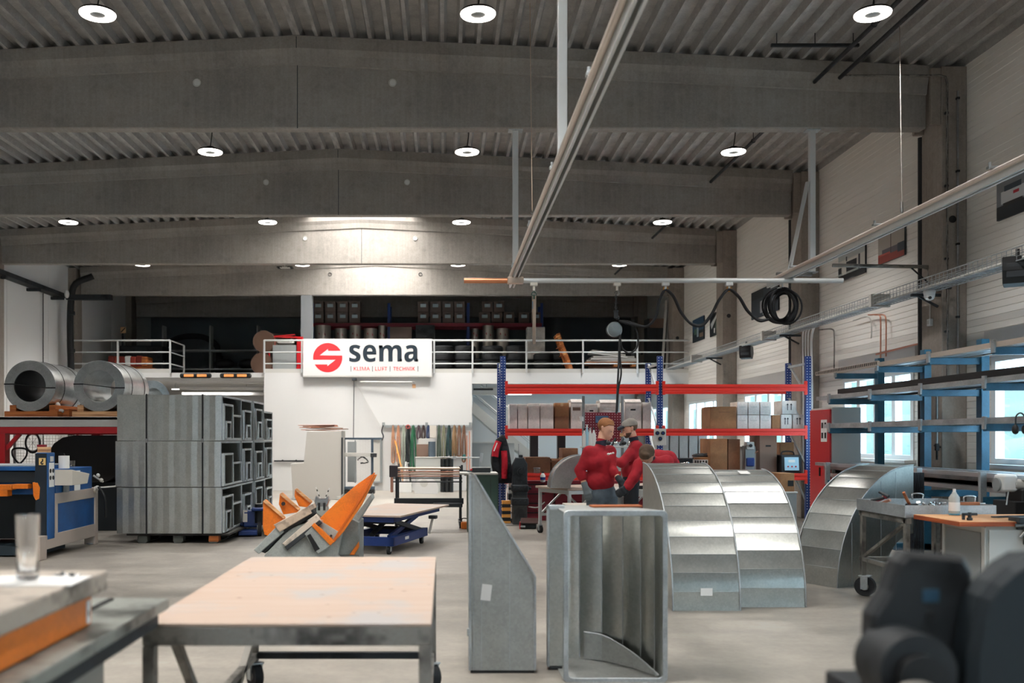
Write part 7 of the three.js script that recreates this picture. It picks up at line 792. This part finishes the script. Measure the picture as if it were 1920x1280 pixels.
  if (gl) gv(hbL, J('wrL'), J('elL'), gl); if (gr) gv(hbR, J('wrR'), J('elR'), gr);
  if (spec.badge) { const b = J('badge'); for (let i = 0; i < 3; i++) obj('chest_badge', [sph(i ? .014 : .018, b[0] + i * .034, b[1] + .006 * i, b[2] - i * .03, 1.1, .8, .5, 10)], M.paper, t); }
  return t;
}
worker({ label: 'young worker in a red sweater and grey trousers, standing and looking down at his hands', z: 12, face: [.8, -.42, .55], up: [.22, .96, .12], sleeve: .42, badge: 1, hair: mat(0x99633a, .8, 0, { map: T.cloth }), pants: trou, gl: mat(0x23282e, .8), gr: mat(0x6e777c, .85), sk: skinM,
  j: { head: [1136, 803], neck: [1126, 834], shR: [1105, 848, -.08], shL: [1143, 847, .1], chR: [1109, 866, -.06], chL: [1137, 866, .06], waR: [1114, 900, -.04], waL: [1133, 900, .04], hipR: [1116, 930, -.03], hipL: [1140, 931, .04], elR: [1087, 881, -.1], wrR: [1098, 914, -.14], haR: [1103, 929, -.16], elL: [1146, 878, -.02], wrL: [1163, 901, -.16], haL: [1174, 911, -.2], knR: [1112, 990, -.06], knL: [1150, 990, .04], ankR: [1108, 1040, -.02], ankL: [1156, 1036, .1], badge: [1141, 851, -.055 - .125] } });
worker({ label: 'worker in a red sweater and grey flat cap, seen in profile facing the tool board', z: 13.5, face: [-.96, -.22, .1], up: [-.16, .98, 0], sleeve: .95, hair: mat(0x6a5442, .85), pants: trouD, cap: mat(0x9b948c, .85, 0, { map: T.cloth }), beard: 1, sk: skin2,
  j: { head: [1181, 803], neck: [1189, 826], shR: [1191, 838, .17], shL: [1194, 838, -.16], chR: [1189, 856, .12], chL: [1190, 856, -.12], waR: [1184, 882, .1], waL: [1184, 882, -.1], hipR: [1183, 904, .1], hipL: [1183, 904, -.1], elR: [1165, 868, .2], wrR: [1143, 858, .12], haR: [1131, 854, .1], elL: [1166, 868, -.24], wrL: [1147, 863, -.12], haL: [1136, 860, -.1], knR: [1182, 966, .1], knL: [1186, 966, -.1], ankR: [1184, 1014, .1], ankL: [1190, 1014, -.1] } });
worker({ label: 'worker in a red sweater bending down behind the large curved duct', z: 11.5, face: [-.3, -.86, .42], up: [-.35, .45, .82], sleeve: .97, hair: mat(0x5a4636, .85, 0, { map: T.cloth }), pants: trou, gl: mat(0x23282e, .8), gr: mat(0x23282e, .8), beard: 1, sk: skin2,
  j: { head: [1213, 852, -.1], neck: [1222, 864, .05], shR: [1200, 872, .02], shL: [1250, 866, .06], chR: [1212, 866, .25], chL: [1252, 862, .3], waR: [1228, 872, .5], waL: [1256, 872, .52], hipR: [1232, 884, .72], hipL: [1262, 884, .72], elR: [1188, 896, -.1], wrR: [1177, 912, -.12], haR: [1170, 918, -.14], elL: [1258, 900, -.05], wrL: [1240, 925, -.1], haL: [1230, 935, -.12], knR: [1228, 960, .5], knL: [1262, 960, .5], ankR: [1230, 1026, .75], ankL: [1264, 1026, .75] } });
renderer.render(scene, camera);
